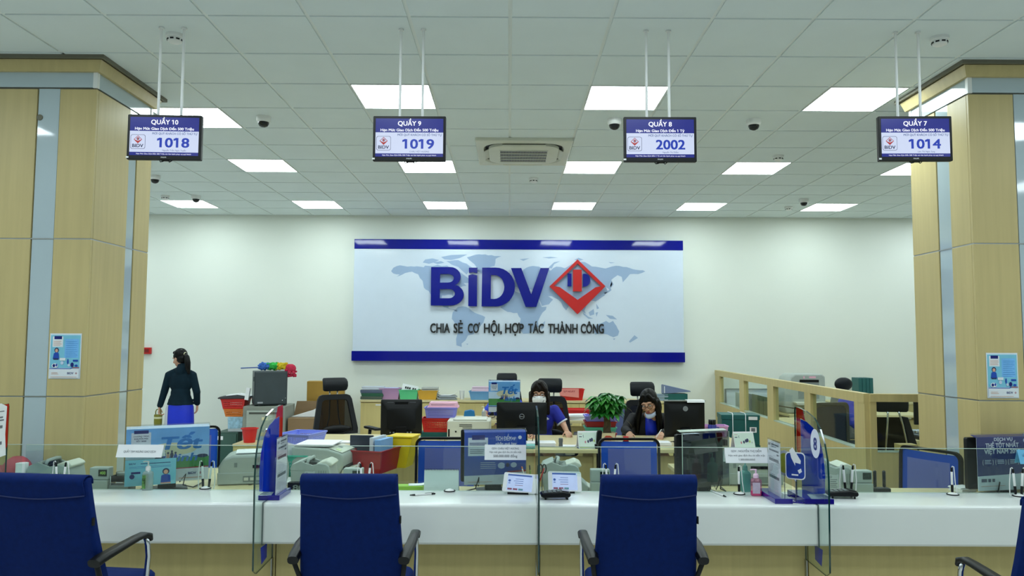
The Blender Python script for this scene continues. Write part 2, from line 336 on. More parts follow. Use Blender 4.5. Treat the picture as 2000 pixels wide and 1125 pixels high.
# ---------------------------------------------------------------- pillars
FROST = M('frosted_blue_glass', '#B4C4CA', .06, var=.02, scale=2, coat=.6, spec=.6)
def pillar(name, x0, x1, y0, y1, side, fs, ss):
    """side: +1 when the +x face is the one seen; fs: front strip x range; ss: side strip y range"""
    r = bpy.data.objects.new(name, None); C.objects.link(r); r['kind'] = 'structure'
    B().box(x0+.02, x1-.02, y0+.02, y1-.02, 0, 3.645).build('core', GROOVE, r)
    zs = (0, .25, 1.318, 2.385, 3.43); xs = x1 if side > 0 else x0
    for k in range(4):
        for a, c in ((x0, fs[0]-.008), (fs[1]+.004, x1)):
            b = B(); b.box(a, c, y0, y0+.025, zs[k]+.004, zs[k+1]-.004); b.build('wood_panel', WOODP, r, bevel=.003)
        for a, c in ((y0+.026, ss[0]-.004), (ss[1]+.008, y1)):
            b = B(); b.box(min(xs, xs-side*.025), max(xs, xs-side*.025), a, c, zs[k]+.004, zs[k+1]-.004); b.build('wood_panel', WOODP, r, bevel=.003)
        b = B(); b.box(fs[0], fs[1], y0+.006, y0+.02, zs[k]+.001, zs[k+1]-.001); b.build('glass_strip', FROST, r)
        b = B(); b.box(min(xs-side*.006, xs-side*.02), max(xs-side*.006, xs-side*.02), ss[0], ss[1], zs[k]+.001, zs[k+1]-.001); b.build('glass_strip', FROST, r)
        if k:
            b = B(); b.box(x0+.004, x1-.004, y0+.003, y0+.03, zs[k]-.004, zs[k]+.004, 0); b.box(min(xs-side*.003, xs-side*.03), max(xs-side*.003, xs-side*.03), y0+.004, y1-.004, zs[k]-.004, zs[k]+.004)
            b.build('metal_line', [GROOVE if k == 1 else STEEL], r)
    q = .03
    b = B(); b.box(x0+.005, x1-.005, y0+.005, y1-.005, 3.44, 3.545); b.build('frieze_glass', FROST, r)
    cx = x1 if side > 0 else x0
    b = B(); b.box(min(cx, cx-side*q), max(cx, cx-side*q), y0, y0+q, 3.435, 3.55); b.box(min(cx, cx-side*q), max(cx, cx-side*q), y1-q, y1, 3.435, 3.55); b.build('corner_post', WHITE, r)
    rings = [[(x0-e, y0-e, z), (x1+e, y0-e, z), (x1+e, y1+e, z), (x0-e, y1+e, z)] for e, z in ((-.02, 3.545), (.02, 3.545), (.045, 3.62), (.055, 3.62))]
    B().loft(rings).build('crown', WOODP, r)
    e = .075; B().box(x0-e, x1+e, y0-e, y1+e, 3.62, 3.645).build('crown_cap', GROOVE, r)
    return r
pl = pillar('column_left', -3.62, -2.855, 5.2, 6.03, 1, (-3.257, -3.112), (5.68, 5.79))
b = B(); q = at(77, 229, 5.2); b.T = Matrix.Translation((q.x, 5.207, q.z)) @ Matrix.Rotation(PI/2, 4, 'X'); b.lathe([(.021, 0), (.021, .006), (.017, .008)], 20); b.build('screw_cap', GROOVE, pl)
pr_ = pillar('column_right', 3.172, 3.92, 5.2, 5.985, -1, (3.49, 3.63), (5.463, 5.619))
# ---------------------------------------------------------------- big wall sign
SX0, SX1, SZ0, SZ1, SY = -2.392, 2.672, 1.398, 3.267, WALL_Y-.09
sg = thing('bank_wall_sign', 'huge white and blue sign with a world map and BIDV lettering on the back wall', 'sign', (0, SY, 0))
SIGNW = M('sign_white_acrylic', '#D3DFEE', .16, var=.01, coat=.2); MAPC = M('map_print_blue', '#9AB2D2', .3, var=.02)
BAND = M('sign_blue_acrylic', '#0A128A', .05, var=.03, coat=.1, spec=.4, bump=.15, bscale=3)
B().box(SX0, SX1, 0, .085, SZ0+.05, SZ1-.02).build('backing_panel', SIGNW, sg, bevel=.004)
B().box(SX0, SX1, -.008, .07, SZ1-.15, SZ1).build('blue_band', BAND, sg, bevel=.003)
B().box(SX0-.012, SX1+.012, -.012, .088, SZ0, SZ0+.15).build('blue_band', BAND, sg, bevel=.003)
def su(u, v): return (SX0+.004+(u-35)*.002638, SZ1-.002-((v-(u-35)*.0075)-75)*.002617)
LAND = ['250,265 262,245 300,230 345,238 400,236 440,242 447,232 490,236 520,228 545,236 575,232 600,250 650,270 690,300 722,322 705,335 672,336 690,352 650,362 640,380 612,392 618,425 606,405 585,404 548,408 543,440 556,468 588,470 586,482 622,492 641,503 606,490 560,478 520,448 505,420 482,402 470,382 442,362 434,322 408,284 372,268 332,276 300,292 268,302 300,284 262,278',
 '433,214 448,196 490,190 530,200 500,214 470,222', '540,182 600,170 694,167 650,188 600,200 560,196', '570,206 640,200 665,214 690,222 722,244 740,262 705,264 690,286 662,262 640,240 600,226', '492,214 540,206 560,216 520,224',
 '690,184 762,166 892,178 858,194 852,236 800,256 776,282 752,264 736,226 704,200', '640,477 668,472 702,482 742,512 800,536 790,566 762,602 732,636 702,642 686,672 664,690 666,710 634,700 632,664 646,620 640,590 606,546 612,506',
 '905,420 922,396 962,380 1000,396 1050,404 1090,402 1112,442 1128,478 1156,476 1152,494 1120,532 1106,562 1110,592 1076,622 1052,632 1020,634 1000,592 1006,546 986,512 930,506 890,482 885,452', '1126,582 1148,558 1140,600 1126,610',
 '914,388 910,356 946,350 955,326 986,312 1012,284 1020,258 1060,238 1112,240 1180,264 1212,240 1262,250 1302,226 1340,216 1380,214 1420,240 1500,252 1560,236 1642,250 1732,270 1690,286 1642,286 1622,310 1600,334 1594,302 1570,292 1532,320 1546,346 1522,376 1502,362 1512,386 1492,412 1462,432 1440,446 1402,440 1388,470 1376,500 1386,520 1360,500 1350,470 1332,452 1302,450 1288,470 1270,498 1252,478 1240,450 1202,424 1150,406 1194,434 1170,462 1128,472 1104,412 1082,378 1040,376 1010,362 1000,374 976,356 946,388',
 '900,326 918,312 928,346 908,348', '858,268 884,264 880,280 862,280', '998,196 1056,190 1020,206', '1166,246 1200,214 1236,208 1200,226 1186,252', '1130,186 1180,182 1222,188 1170,192', '1318,200 1342,188 1372,200 1340,208',
 '1430,622 1440,590 1482,570 1502,560 1520,572 1542,560 1562,590 1578,622 1570,646 1544,656 1510,640 1470,632 1440,640', '1666,644 1686,660 1640,688 1634,680', '1368,510 1400,536 1428,546 1400,548 1372,524', '1400,510 1430,490 1434,522 1408,530', '1440,512 1456,508 1446,536', '1500,525 1540,530 1566,552 1524,548', '1444,458 1462,486 1448,492', '1534,330 1540,344 1534,356 1524,362', '1528,368 1534,380 1518,392 1496,402 1490,396 1512,386', '1540,664 1556,662 1548,672', '690,692 702,690 700,698', '1516,214 1556,218 1530,222']
for L_ in LAND:
    pts = [su(*map(float, q.split(','))) for q in L_.split()]
    b = B(); b.flat = True; a_ = sum(pts[i][0]*pts[(i+1) % len(pts)][1]-pts[(i+1) % len(pts)][0]*pts[i][1] for i in range(len(pts)))
    if a_ < 0: pts = pts[::-1]
    # jagged coast: subdivide with small offsets
    pp = []
    for i, p in enumerate(pts):
        q = pts[(i+1) % len(pts)]; pp.append(p); d = math.hypot(q[0]-p[0], q[1]-p[1]); n = int(d/.045) if len(pts) > 9 else 0
        for k in range(1, n): t = k/n; pp.append((p[0]+(q[0]-p[0])*t+RND.uniform(-.009, .009), p[1]+(q[1]-p[1])*t+RND.uniform(-.009, .009)))
    b.add([(x, -.0012, z) for x, z in pp], [tuple(range(len(pp)))]); o = b.build('map_landmass', MAPC, sg)
def letter(polys, holes=(), name='letter', mat=BANK, y0=-.055, y1=-.02, bev=.004):
    """outline with holes, filled through a 2D curve"""
    cu = bpy.data.curves.new('l', 'CURVE'); cu.dimensions = '2D'; cu.fill_mode = 'BOTH'; cu.extrude = (y1-y0)/2
    for pl_ in list(polys)+list(holes):
        sp = cu.splines.new('POLY'); sp.points.add(len(pl_)-1); sp.use_cyclic_u = True
        for k, (x, z) in enumerate(pl_): sp.points[k].co = (x, z, 0, 1)
    o = bpy.data.objects.new('l', cu); C.objects.link(o); dg = bpy.context.evaluated_depsgraph_get(); dg.update(); me = bpy.data.meshes.new_from_object(o.evaluated_get(dg))
    b = B(); b.add([(v.co.x, (y0+y1)/2-v.co.z, v.co.y) for v in me.vertices], [tuple(p.vertices) for p in me.polygons]); bpy.data.objects.remove(o); bpy.data.curves.remove(cu); bpy.data.meshes.remove(me)
    bm_ = b; return bm_
def lsu(pts): return [su(*p) for p in pts]
def darc(cu_, cv, ru, rv, a0, a1, n=12): return [(cu_+ru*math.cos(math.radians(a0+(a1-a0)*k/n)), cv+rv*math.sin(math.radians(a0+(a1-a0)*k/n))) for k in range(n+1)]
# B
outer = [(485, 468), (485, 243)] + darc(595, 300, 62, 57, -90, 62, 10) + darc(600, 406, 76, 63, -62, 90, 12)
letter([lsu(outer)], [lsu([(537, 284)] + darc(585, 309, 32, 25, -90, 90, 8) + [(537, 334)]), lsu([(537, 372)] + darc(590, 399, 34, 27, -90, 90, 8) + [(537, 426)])]).build('letter', BANK, sg)
letter([lsu([(702, 472), (702, 292), (724, 286), (752, 292), (752, 474)])]).build('letter', BANK, sg)
letter([lsu([(704, 278), (704, 247), (754, 247), (752, 280), (726, 274)])]).build('letter_dot', BANK, sg)
letter([lsu([(779, 474), (781, 247)] + darc(860, 361, 112, 114, -90, 90, 16))], [lsu([(832, 430), (832, 291)] + darc(852, 361, 58, 70, -90, 90, 12))]).build('letter', BANK, sg)
letter([lsu([(948, 250), (1008, 250), (1066, 404), (1120, 250), (1171, 250), (1096, 478), (1034, 478)])]).build('letter', BANK, sg)
em = B(); ring = letter([lsu([(1335, 200), (1497, 358), (1335, 521), (1172, 358)])], [lsu([(1335, 224), (1458, 345), (1472, 358), (1439, 364), (1335, 437), (1231, 362), (1198, 356)])], y0=-.05, y1=-.02)
eo = ring.build('emblem_diamond', RED, sg)
letter([lsu([(1308, 260), (1359, 260), (1359, 388), (1308, 388)])], y0=-.06, y1=-.02).build('emblem_bar', RED, sg)
letter([lsu([(1277, 283), (1300, 283), (1300, 358), (1277, 358)])], y0=-.05, y1=-.02).build('emblem_bar', BANK, sg)
letter([lsu([(1366, 360), (1366, 284)] + darc(1376, 322, 33, 38, -90, 90, 10))], y0=-.05, y1=-.02).build('emblem_bar', BANK, sg)
words_ = [('CHIA', 482, 596), ('SẺ', 617, 671), ('CƠ', 700, 764), ('HỘI,', 793, 897), ('HỢP', 916, 1024), ('TÁC', 1050, 1140), ('THÀNH', 1164, 1336), ('CÔNG', 1354, 1488)]
for t, u0, u1 in words_:
    a_, z_ = su(u0, 626 + (u0-482)*.006); c_ = su(u1, 626)[0]; b = B(); b.text(t, (a_+c_)/2, z_, .148, -.012, w=c_-a_, mi=0, bold=.022, ext=.006); b.build('slogan_word', INK, sg)
# ---------------------------------------------------------------- hanging queue screens
SB = M('screen_blue', '#141C8E', .25, emit=.75, var=.02); SWT = M('screen_white', '#CBD6F0', .25, emit=.95, var=.02); STX = M('screen_text_white', '#EEF2FF', .25, emit=1.1, var=0)
SNUM = M('screen_number_blue', '#0A34B8', .25, emit=.8, var=0); SSL = M('screen_slate_text', '#46609A', .25, emit=.8, var=0); SRED = M('screen_red', '#B5302A', .25, emit=.8, var=0); SDK = M('screen_navy', '#0E1A50', .25, emit=.7, var=0)
def queue_screen(px, n, limit, num, who, label, rz):
    W_, H_ = .44, .27; c = at(px[0], px[1], 4.6)
    r = thing('queue_screen', label, 'display screen', (c.x, 4.6, c.z), rz, 'queue number screens hanging above the counter')
    b = B(); b.prism(rrect(W_+.004, H_+.008, .006, 3), 0, .03); b.prism(rrect(W_*.6, H_*.6, .02, 3), .03, .055); b.build('casing', BLACK, r, bevel=.003)
    s = B(); s.flat = True; x0, x1, z1 = -W_/2+.014, W_/2-.014, H_/2-.012; z0 = -H_/2+.022; y = -.001; hh = z1-z0
    zb = z1-.3*hh if False else z1-hh*.365
    s.rect(x0, x1, z0, z1, y, 0); s.rect(x0, x1, z0+hh*.085, zb, y-.0004, 1)
    s.build('display', [SB, SWT], r)
    s = B(); s.flat = True
    s.prism(rrect(.088, .088, .012, 4, x0+.05, z0+hh*.35), y-.0010, y-.0008, mi=0); s.prism(rrect(.084, .084, .011, 4, x0+.05, z0+hh*.35), y-.0012, y-.0010, mi=1)
    emblem(s, x0+.05, z0+hh*.35+.014, .05, y-.0014, 2, 0, 1); s.text('BIDV', x0+.05, z0+hh*.35-.034, .021, y-.0014, w=.066, mi=0, bold=.02)
    s.build('logo', [SDK, SWT, SRED], r)
    s = B(); s.flat = True
    s.text('QUẦY '+n, 0, z1-hh*.185, .029, y-.0012, mi=0, bold=.018); s.text(limit, 0, z1-hh*.335, .0165, y-.0012, mi=0, bold=.02, w=.352 if len(limit) > 28 else .295)
    s.text('MỜI QUÝ KHÁCH CÓ SỐ THỨ TỰ', .062, z0+hh*.545, .0135, y-.0012, mi=1, bold=.012, w=.268); s.text(num, .062, z0+hh*.215, .060, y-.0012, mi=2, bold=.022, w=.178)
    s.text(who, .062, z0+hh*.115, .0095, y-.0012, mi=1, bold=.004); s.text(limit+' xin hân hạnh phục vụ quý khách', 0, z0+hh*.022, .0085, y-.0012, mi=0, bold=0, maxw=.34)
    s.build('lettering', [STX, SSL, SNUM], r)
    s = B(); s.flat = True; s.text('PHILIPS', 0, -H_/2+.007, .0075, y-.001, mi=0, bold=.01); s.rect(-W_/2-.004, -W_/2+.012, -H_/2+.004, -H_/2+.014, y-.002, 0); s.build('maker_mark', WHITE, r)
    b = B(); b.tube([(-.03, .02, -H_/2-.004), (-.025, .015, -H_/2-.014), (-.01, .012, -H_/2-.012), (0, .02, -H_/2-.003)], .003, 6); b.tube([(.02, .02, -H_/2-.003), (.03, .012, -H_/2-.016), (.045, .02, -H_/2-.003)], .003, 6); b.box(-.02, .03, .01, .03, -H_/2-.008, -H_/2-.003); b.build('cable_loop', BLACK, r)
    for k in (-.07, .07):
        b = B(); b.tube([(k, .068, -.02), (k, .068, H-c.z-.008)], .0085, 12); b.lathe([(.016, H-c.z-.012), (.016, H-c.z-.001)], 16, (k, .068, 0)); b.build('hanging_rod', WHITE, r, smooth=40)
    b = B(); b.box(-.1, .1, .055, .078, -.04, .04); b.build('mount_bracket', WHITE, r)
queue_screen((321, 268), '10', 'Hạn Mức Giao Dịch Đến 500 Triệu', '1018', 'Nguyễn Trần Ngọc Tuyền', 'hanging queue screen showing number 1018, leftmost above the counter', .04)
queue_screen((799.5, 270.5), '9', 'Hạn Mức Giao Dịch Đến 500 Triệu', '1019', 'CHÂU VIỆT HƯƠNG', 'hanging queue screen showing number 1019, between left screen and air conditioner', .0)
queue_screen((1289.5, 272), '8', 'Hạn Mức Giao Dịch Đến 1 Tỷ', '2002', 'Nguyễn Thị Diễm', 'hanging queue screen showing number 2002, right of the air conditioner', -.01)
queue_screen((1788, 270.5), '7', 'Hạn Mức Giao Dịch Đến 500 Triệu', '1014', 'Lâm Thị Ngọc Sang', 'hanging queue screen showing number 1014, rightmost by the right pillar', -.03)
# ---------------------------------------------------------------- customer counter
CT = .76
ct = thing('service_counter', 'long white-topped customer counter with beech base across the foreground', 'counter', (0, 0, 0))
prof = [(4.535, .527), (4.525, .54), (4.522, .735)] + [(4.522+.022*(1-math.cos(math.radians(a))), .738+.022*math.sin(math.radians(a))) for a in (20, 45, 70, 90)] + [(4.93, .76), (4.93, .72), (4.60, .72), (4.60, .527)]
B().prism(prof, -6, 6, 'x').build('countertop', SOLID, ct, smooth=35)
for x in (-3.0, -1.42, .17, 1.795, 3.4):
    pass
xs_ = [-6, -3.02, -1.405, .19, 1.815, 3.4, 6]
for k in range(6):
    B().box(xs_[k]+.003, xs_[k+1]-.003, 4.74, 4.93, 0, .72).build('base_panel', WOODC, ct, bevel=.002)
B().box(-6, 6, 4.76, 4.92, 0, .7).build('base_core', GROOVE, ct)
for x0, x1 in ((-6, -1.432), (-1.408, .158), (.182, 1.783), (1.807, 6)): pass
gs = thing('counter_glass_screen', 'low clear glass screen running along the back of the white counter', 'glass screen', (0, 4.9, CT))
xs_ = [-6, -3.05, -1.42, .17, 1.795, 3.45, 6]
for k in range(6):
    b = B(); b.box(xs_[k]+.012, xs_[k+1]-.012, -.004, .004, .001, .278, 0); b.box(xs_[k]+.012, xs_[k+1]-.012, -.004, .004, .278, .2815, 1); b.build('pane', [GLASS, GEDGEL], gs)
# teller worktop behind the counter with return wings
tw = thing('teller_worktop', 'beech worktop for tellers running behind the glass screen', 'desk', (0, 0, 0))
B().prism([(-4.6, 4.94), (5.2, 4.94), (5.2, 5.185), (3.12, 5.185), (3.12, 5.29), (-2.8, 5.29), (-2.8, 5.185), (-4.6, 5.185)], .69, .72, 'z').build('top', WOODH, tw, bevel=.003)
B().box(-4.6, 5.2, 4.95, 4.97, 0, .69).build('modesty_panel', WOOD, tw)
for k, (x0, x1, y1, lb) in enumerate(((-1.75, -.98, 6.25, 'beech return desk carrying the big grey printer and red basket'), (-2.33, -1.77, 6.0, 'beech return desk under the grey printer at the left counter'),
                             (1.29, 1.95, 6.3, 'beech return desk beside the grey printer by the 8 divider'))):
    r = thing('return_desk', lb, 'desk', (0, 0, 0), group='return desks behind the counter')
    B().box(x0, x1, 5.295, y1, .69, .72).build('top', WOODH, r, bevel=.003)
    B().box(x0+.02, x0+.04, 5.31, y1-.02, 0, .69).build('side_panel', WOOD, r); B().box(x1-.04, x1-.02, 5.31, y1-.02, 0, .69).build('side_panel', WOOD, r)
# ---------------------------------------------------------------- glass dividers
BFILM = clear('blue_film', '#4466E0', .5, .05, body=.5, bcol='#1850DC'); RFILM = clear('red_film', '#E04A3A', .4, .05, body=.8, bcol='#D02A1E')
NUMW = M('number_disc_white', '#DDE2F2', .35)
def divider(x, label, disc=None, mount=None):
    r = thing('counter_divider', label, 'glass divider', (x, 0, 0), group='curved glass dividers on the counter')
    out = [(4.37, .42), (4.362, .75), (4.357, .93), (4.366, 1.04), (4.40, 1.13), (4.455, 1.205), (4.54, 1.262), (4.66, 1.29), (4.80, 1.303), (4.845, 1.30), (4.852, 1.28), (4.852, .764), (4.517, .764), (4.517, .522), (4.6, .522), (4.72, .522), (4.72, .40), (4.42, .39)]
    b = B(); b.prism(out, -.005, .005, 'x', 0, 1); b.build('pane', [GLASS, GEDGE], r)
    f = [(4.43, .845), (4.42, .95), (4.44, 1.06), (4.49, 1.145), (4.58, 1.2), (4.68, 1.225), (4.775, 1.232), (4.775, .775)]
    s = B(); s.prism(f, .0055, .0062, 'x'); s.build('blue_film', BFILM, r)
    s = B(); s.prism([(4.74, 1.296), (4.845, 1.298), (4.847, 1.04), (4.8, .98), (4.78, 1.06), (4.778, 1.236), (4.70, 1.228)], .0055, .0062, 'x'); s.build('red_film', RFILM, r)
    s = B(); s.prism([(4.48, .518), (4.595, .518), (4.595, .435), (4.5, .42)], .0055, .0062, 'x'); s.build('blue_film', BFILM, r)
    b = B(); b.box(-.004, .004, 4.705, 4.737, .25, .398); b.build('clamp', STEEL, r, bevel=.003)
    if mount: b = B(); b.box(mount[0], mount[1], mount[2], 4.84, .761, .79); b.build('mount_block', M('purple_acrylic', '#1C1088', .12, coat=.5, var=.1), r, bevel=.002)
    if disc:
        s = B(); s.flat = True; s.T = Matrix.Translation((-.0058, 4.525, 1.115)) @ Matrix.Rotation(-PI/2, 4, 'Z')
        s.disc(0, 0, .07, .084, 0, 0, 32); s.build('number_disc', NUMW, r)
        s = B(); s.flat = True; s.T = Matrix.Translation((-.0066, 4.525, 1.115)) @ Matrix.Rotation(-PI/2, 4, 'Z'); s.text(disc, 0, -.036, .072, 0, w=.05, bold=.03); s.build('number', BANKL, r)
    return r
divider(-1.42, 'curved glass divider with blue and red film, left of the navy chair pair', mount=(-.055, .07, 4.6))
divider(.17, 'curved glass divider seen edge-on between the two navy chairs')
divider(1.795, 'curved glass divider bearing a white disc with number 8', '8', (-.063, .11, 4.555))
# ---------------------------------------------------------------- navy visitor chairs
def visitor_chair(label, loc, rz):
    r = thing('visitor_chair', label, 'chair', loc, rz, 'navy visitor chairs at the counter')
    def yb(z): return .16*(1.06-z)/.6 - .02*math.sin(PI*(z-.42)/.64)
    def wd(z): return .515 - .065*((z-.42)/.64)
    def ring(z, th=.058, e=0, y0=None):
        y = yb(z) if y0 is None else y0; w_ = wd(z)/2+e
        return [(x, y+t, z) for x, t in ((-w_+.012, -e), (w_-.012, -e), (w_, .012), (w_, th-.012), (w_-.012, th), (-w_+.012, th), (-w_, th-.012), (-w_, .012))]
    zs = [.42, .45, .52, .6, .7, .8, .9, .97, 1.02, 1.045]
    rings = [ring(z) for z in zs] + [[(x*.995, y*.8+.012, 1.058) for x, y, z in ring(1.045)], [(x*.985, y*.5+.02, 1.063) for x, y, z in ring(1.045)]]
    B().loft(rings).build('backrest', NAVY, r, smooth=50, bevel=.004)
    b = B(); n = 16
    top = [(1.062, .03), (1.066, .0), (1.06, -.012), (1.045, -.012)]
    cols = []
    for k in range(n+1):
        t = k/n*2-1; x = t*(wd(1.0)/2-.004); zb = .962+.022*abs(t)**1.6
        cols.append([(x, .062, 1.03), (x, .06, 1.05), (x, .048, 1.066), (x, .03, 1.072), (x, .01, 1.069), (x, -.006, 1.058), (x, -.012, 1.042), (x, yb(1.03)-.010, 1.022), (x, yb(1.0)-.008, 1.0), (x, yb(zb)-.008, zb), (x, yb(zb)+.004, zb-.001)])
    b.loft(cols, cap=False, closed=False); b.build('headrest_flap', NAVY, r, smooth=70, solid=.006)
    b = B(); b.tube([(c[9][0], c[9][1]-.002, c[9][2]) for c in cols], .0035, 6); b.build('flap_piping', NAVYP, r, smooth=180)
    b = B(); b.box(wd(.87)/2+.001, wd(.87)/2+.008, yb(.87)+.01, yb(.87)+.022, .84, .875); b.build('fabric_tag', BLACK, r)
    b = B(); s = rrect(.49, .46, .05, 4)
    b.loft([[(x*.96, y+.36, .415) for x, y in s], [(x, y+.36, .43) for x, y in s], [(x, y+.36, .475) for x, y in s], [(x*.95, y*.95+.36, .492) for x, y in s], [(x*.6, y*.6+.36, .495) for x, y in s]])
    b.build('seat', NAVY, r, smooth=60)
    for sgn in (-1, 1):
        x = sgn*.272
        path = [(x-sgn*.012, .03, .672), (x-sgn*.01, .07, .684), (x, .2, .705), (x, .32, .716), (x, .385, .718), (x, .425, .706), (x, .44, .68)]
        hw = [.026, .028, .026, .024, .024, .022, .016]; hh = [.020, .019, .016, .014, .014, .014, .010]
        rings = []
        for i, p in enumerate(path):
            a = Vector(path[max(i-1, 0)]); c = Vector(path[min(i+1, len(path)-1)]); d = (c-a).normalized(); u = Vector((1, 0, 0)); v = u.cross(d)
            rings.append([Vector(p)+u*hw[i]*cx+v*hh[i]*cz for cx, cz in rrect(2, 2, .7, 3)])
        B().loft(rings).build('armrest', BLACK, r, smooth=50)
        B().tube([(x, .405, .70), (x, .425, .66), (x, .435, .6), (x, .40, .3), (x, .385, .05), (x, .36, .018), (x, .3, .014), (x, -.05, .014)], .0125, 10).build('frame_leg', CHROME, r, smooth=180)
        B().tube([(x-sgn*.01, .05, .665), (x-sgn*.03, .12, .55), (x-sgn*.035, .15, .43)], .012, 8).build('arm_bracket', BLACK, r, smooth=180)
    b = B(); b.tube([(-.272, -.05, .014), (.272, -.05, .014)], .0125, 10); b.build('cross_bar', CHROME, r, smooth=180)
    b = B(); b.box(-.27, .27, .2, .24, .395, .42); b.build('seat_support', BLACK, r)
    return r
v0 = visitor_chair('navy fabric visitor chair in front, left of centre', (-.75, 3.65, 0), 0)
v0['label'] = 'navy fabric visitor chair in the centre foreground, left of the pair'
dup(v0, (.662, 3.66, 0), .015, 'navy fabric visitor chair in the centre foreground, right of the pair')
vl = dup(v0, (-2.21, 3.62, 0), -.13, 'navy fabric visitor chair at the left edge of the photo'); vl.scale = (1.17, 1, 1)
dup(v0, (2.355, 3.18, 0), .0, 'navy fabric visitor chair cut off at the right edge of the photo')
# ---------------------------------------------------------------- blue mesh teller chairs
MESHB = clear('blue_mesh', '#7088E0', .15, .02, body=.85, bcol='#1C56D0', rough=.4)
MESHL = clear('blue_mesh_inner', '#A8B0E0', .15, .02, body=.9, bcol='#8890D0', rough=.4)
MESHK = clear('black_mesh', '#6E6A62', .05, .01, body=.45, bcol='#1A1A1C', rough=.5)
def star_base(r, zseat, front=-1):
    B().lathe([(.03, .07), (.03, zseat-.1), (.045, zseat-.07), (.045, zseat-.04)], 14).build('gas_column', BLACK, r, smooth=40)
    b = B()
    for k in range(5):
        a = 2*PI*k/5+.3; b.tube([(0, 0, .1), (.16*math.cos(a), .16*math.sin(a), .085), (.29*math.cos(a), .29*math.sin(a), .065)], [.03, .022, .016], 8)
        b.lathe([(.026, -.012), (.026, .012)], 12, (.29*math.cos(a), .29*math.sin(a), .027), M=Euler((PI/2, 0, a)).to_matrix())
    b.build('star_base', BLACK, r, smooth=40)
def teller_chair(label, loc, rz):
    r = thing('mesh_office_chair', label, 'chair', loc, rz, 'blue mesh teller chairs behind the counter')
    o = rrect(.48, .5, .06, 5, 0, .71); i = rrect(.444, .464, .045, 5, 0, .71)
    def bend(x, z): return .22 + .05*(z-.46) - .03*(1-(x/.24)**2) + .03
    b = B(); b.loft([[(x, bend(x, z)-.015, z) for x, z in o], [(x, bend(x, z)+.015, z) for x, z in o], [(x, bend(x, z)+.012, z) for x, z in i], [(x, bend(x, z)-.012, z) for x, z in i], [(x, bend(x, z)-.015, z) for x, z in o]], cap=False); b.build('back_frame', BLACK, r, smooth=50)
    b = B(); g = [[(x/8*.216, bend(x/8*.216, z), z) for x in range(-8, 9)] for z in [.487+.446*k/8 for k in range(9)]]; b.loft(g, cap=False, closed=False); b.build('mesh_back', MESHB, r, smooth=180)
    b = B(); g = [[(x/8*.165, bend(x/8*.165, z)-.006, z) for x in range(-8, 9)] for z in [.52+.36*k/8 for k in range(9)]]; b.loft(g, cap=False, closed=False); b.build('inner_pad', MESHL, r, smooth=180)
    s = rrect(.48, .46, .08, 5)
    B().loft([[(x*.95, y, .41) for x, y in s], [(x, y, .43) for x, y in s], [(x, y, .465) for x, y in s], [(x*.9, y*.9, .485) for x, y in s]]).build('seat', NAVY, r, smooth=60)
    b = B(); b.tube([(0, .1, .4), (0, .24, .42), (0, .285, .5), (0, .29, .62)], .025, 8); b.build('back_support', BLACK, r, smooth=180)
    star_base(r, .45)
    return r
p = at(1229, 860, 6.0)
t0 = teller_chair('blue mesh office chair centred behind the right-hand foreground chair', (p.x, 5.75, 0), 0)
p = at(873, 860, 6.0); dup(t0, (p.x, 5.75, 0), .02, 'blue mesh office chair behind the spiral pad and blue points poster')
a_, b_ = atz(1757, 868, .96), atz(1871, 884, .96); m_ = (a_+b_)/2; an = math.atan2(b_.y-a_.y, b_.x-a_.x)
dup(t0, (m_.x+.25*math.sin(an), m_.y-.25*math.cos(an), 0), an, 'blue mesh office chair turned beside the right pillar')
p = at(372, 860, 6.3); dup(t0, (p.x-.07, 6.45, 0), .35, 'blue mesh office chair half hidden behind the leftmost Tet poster monitor')
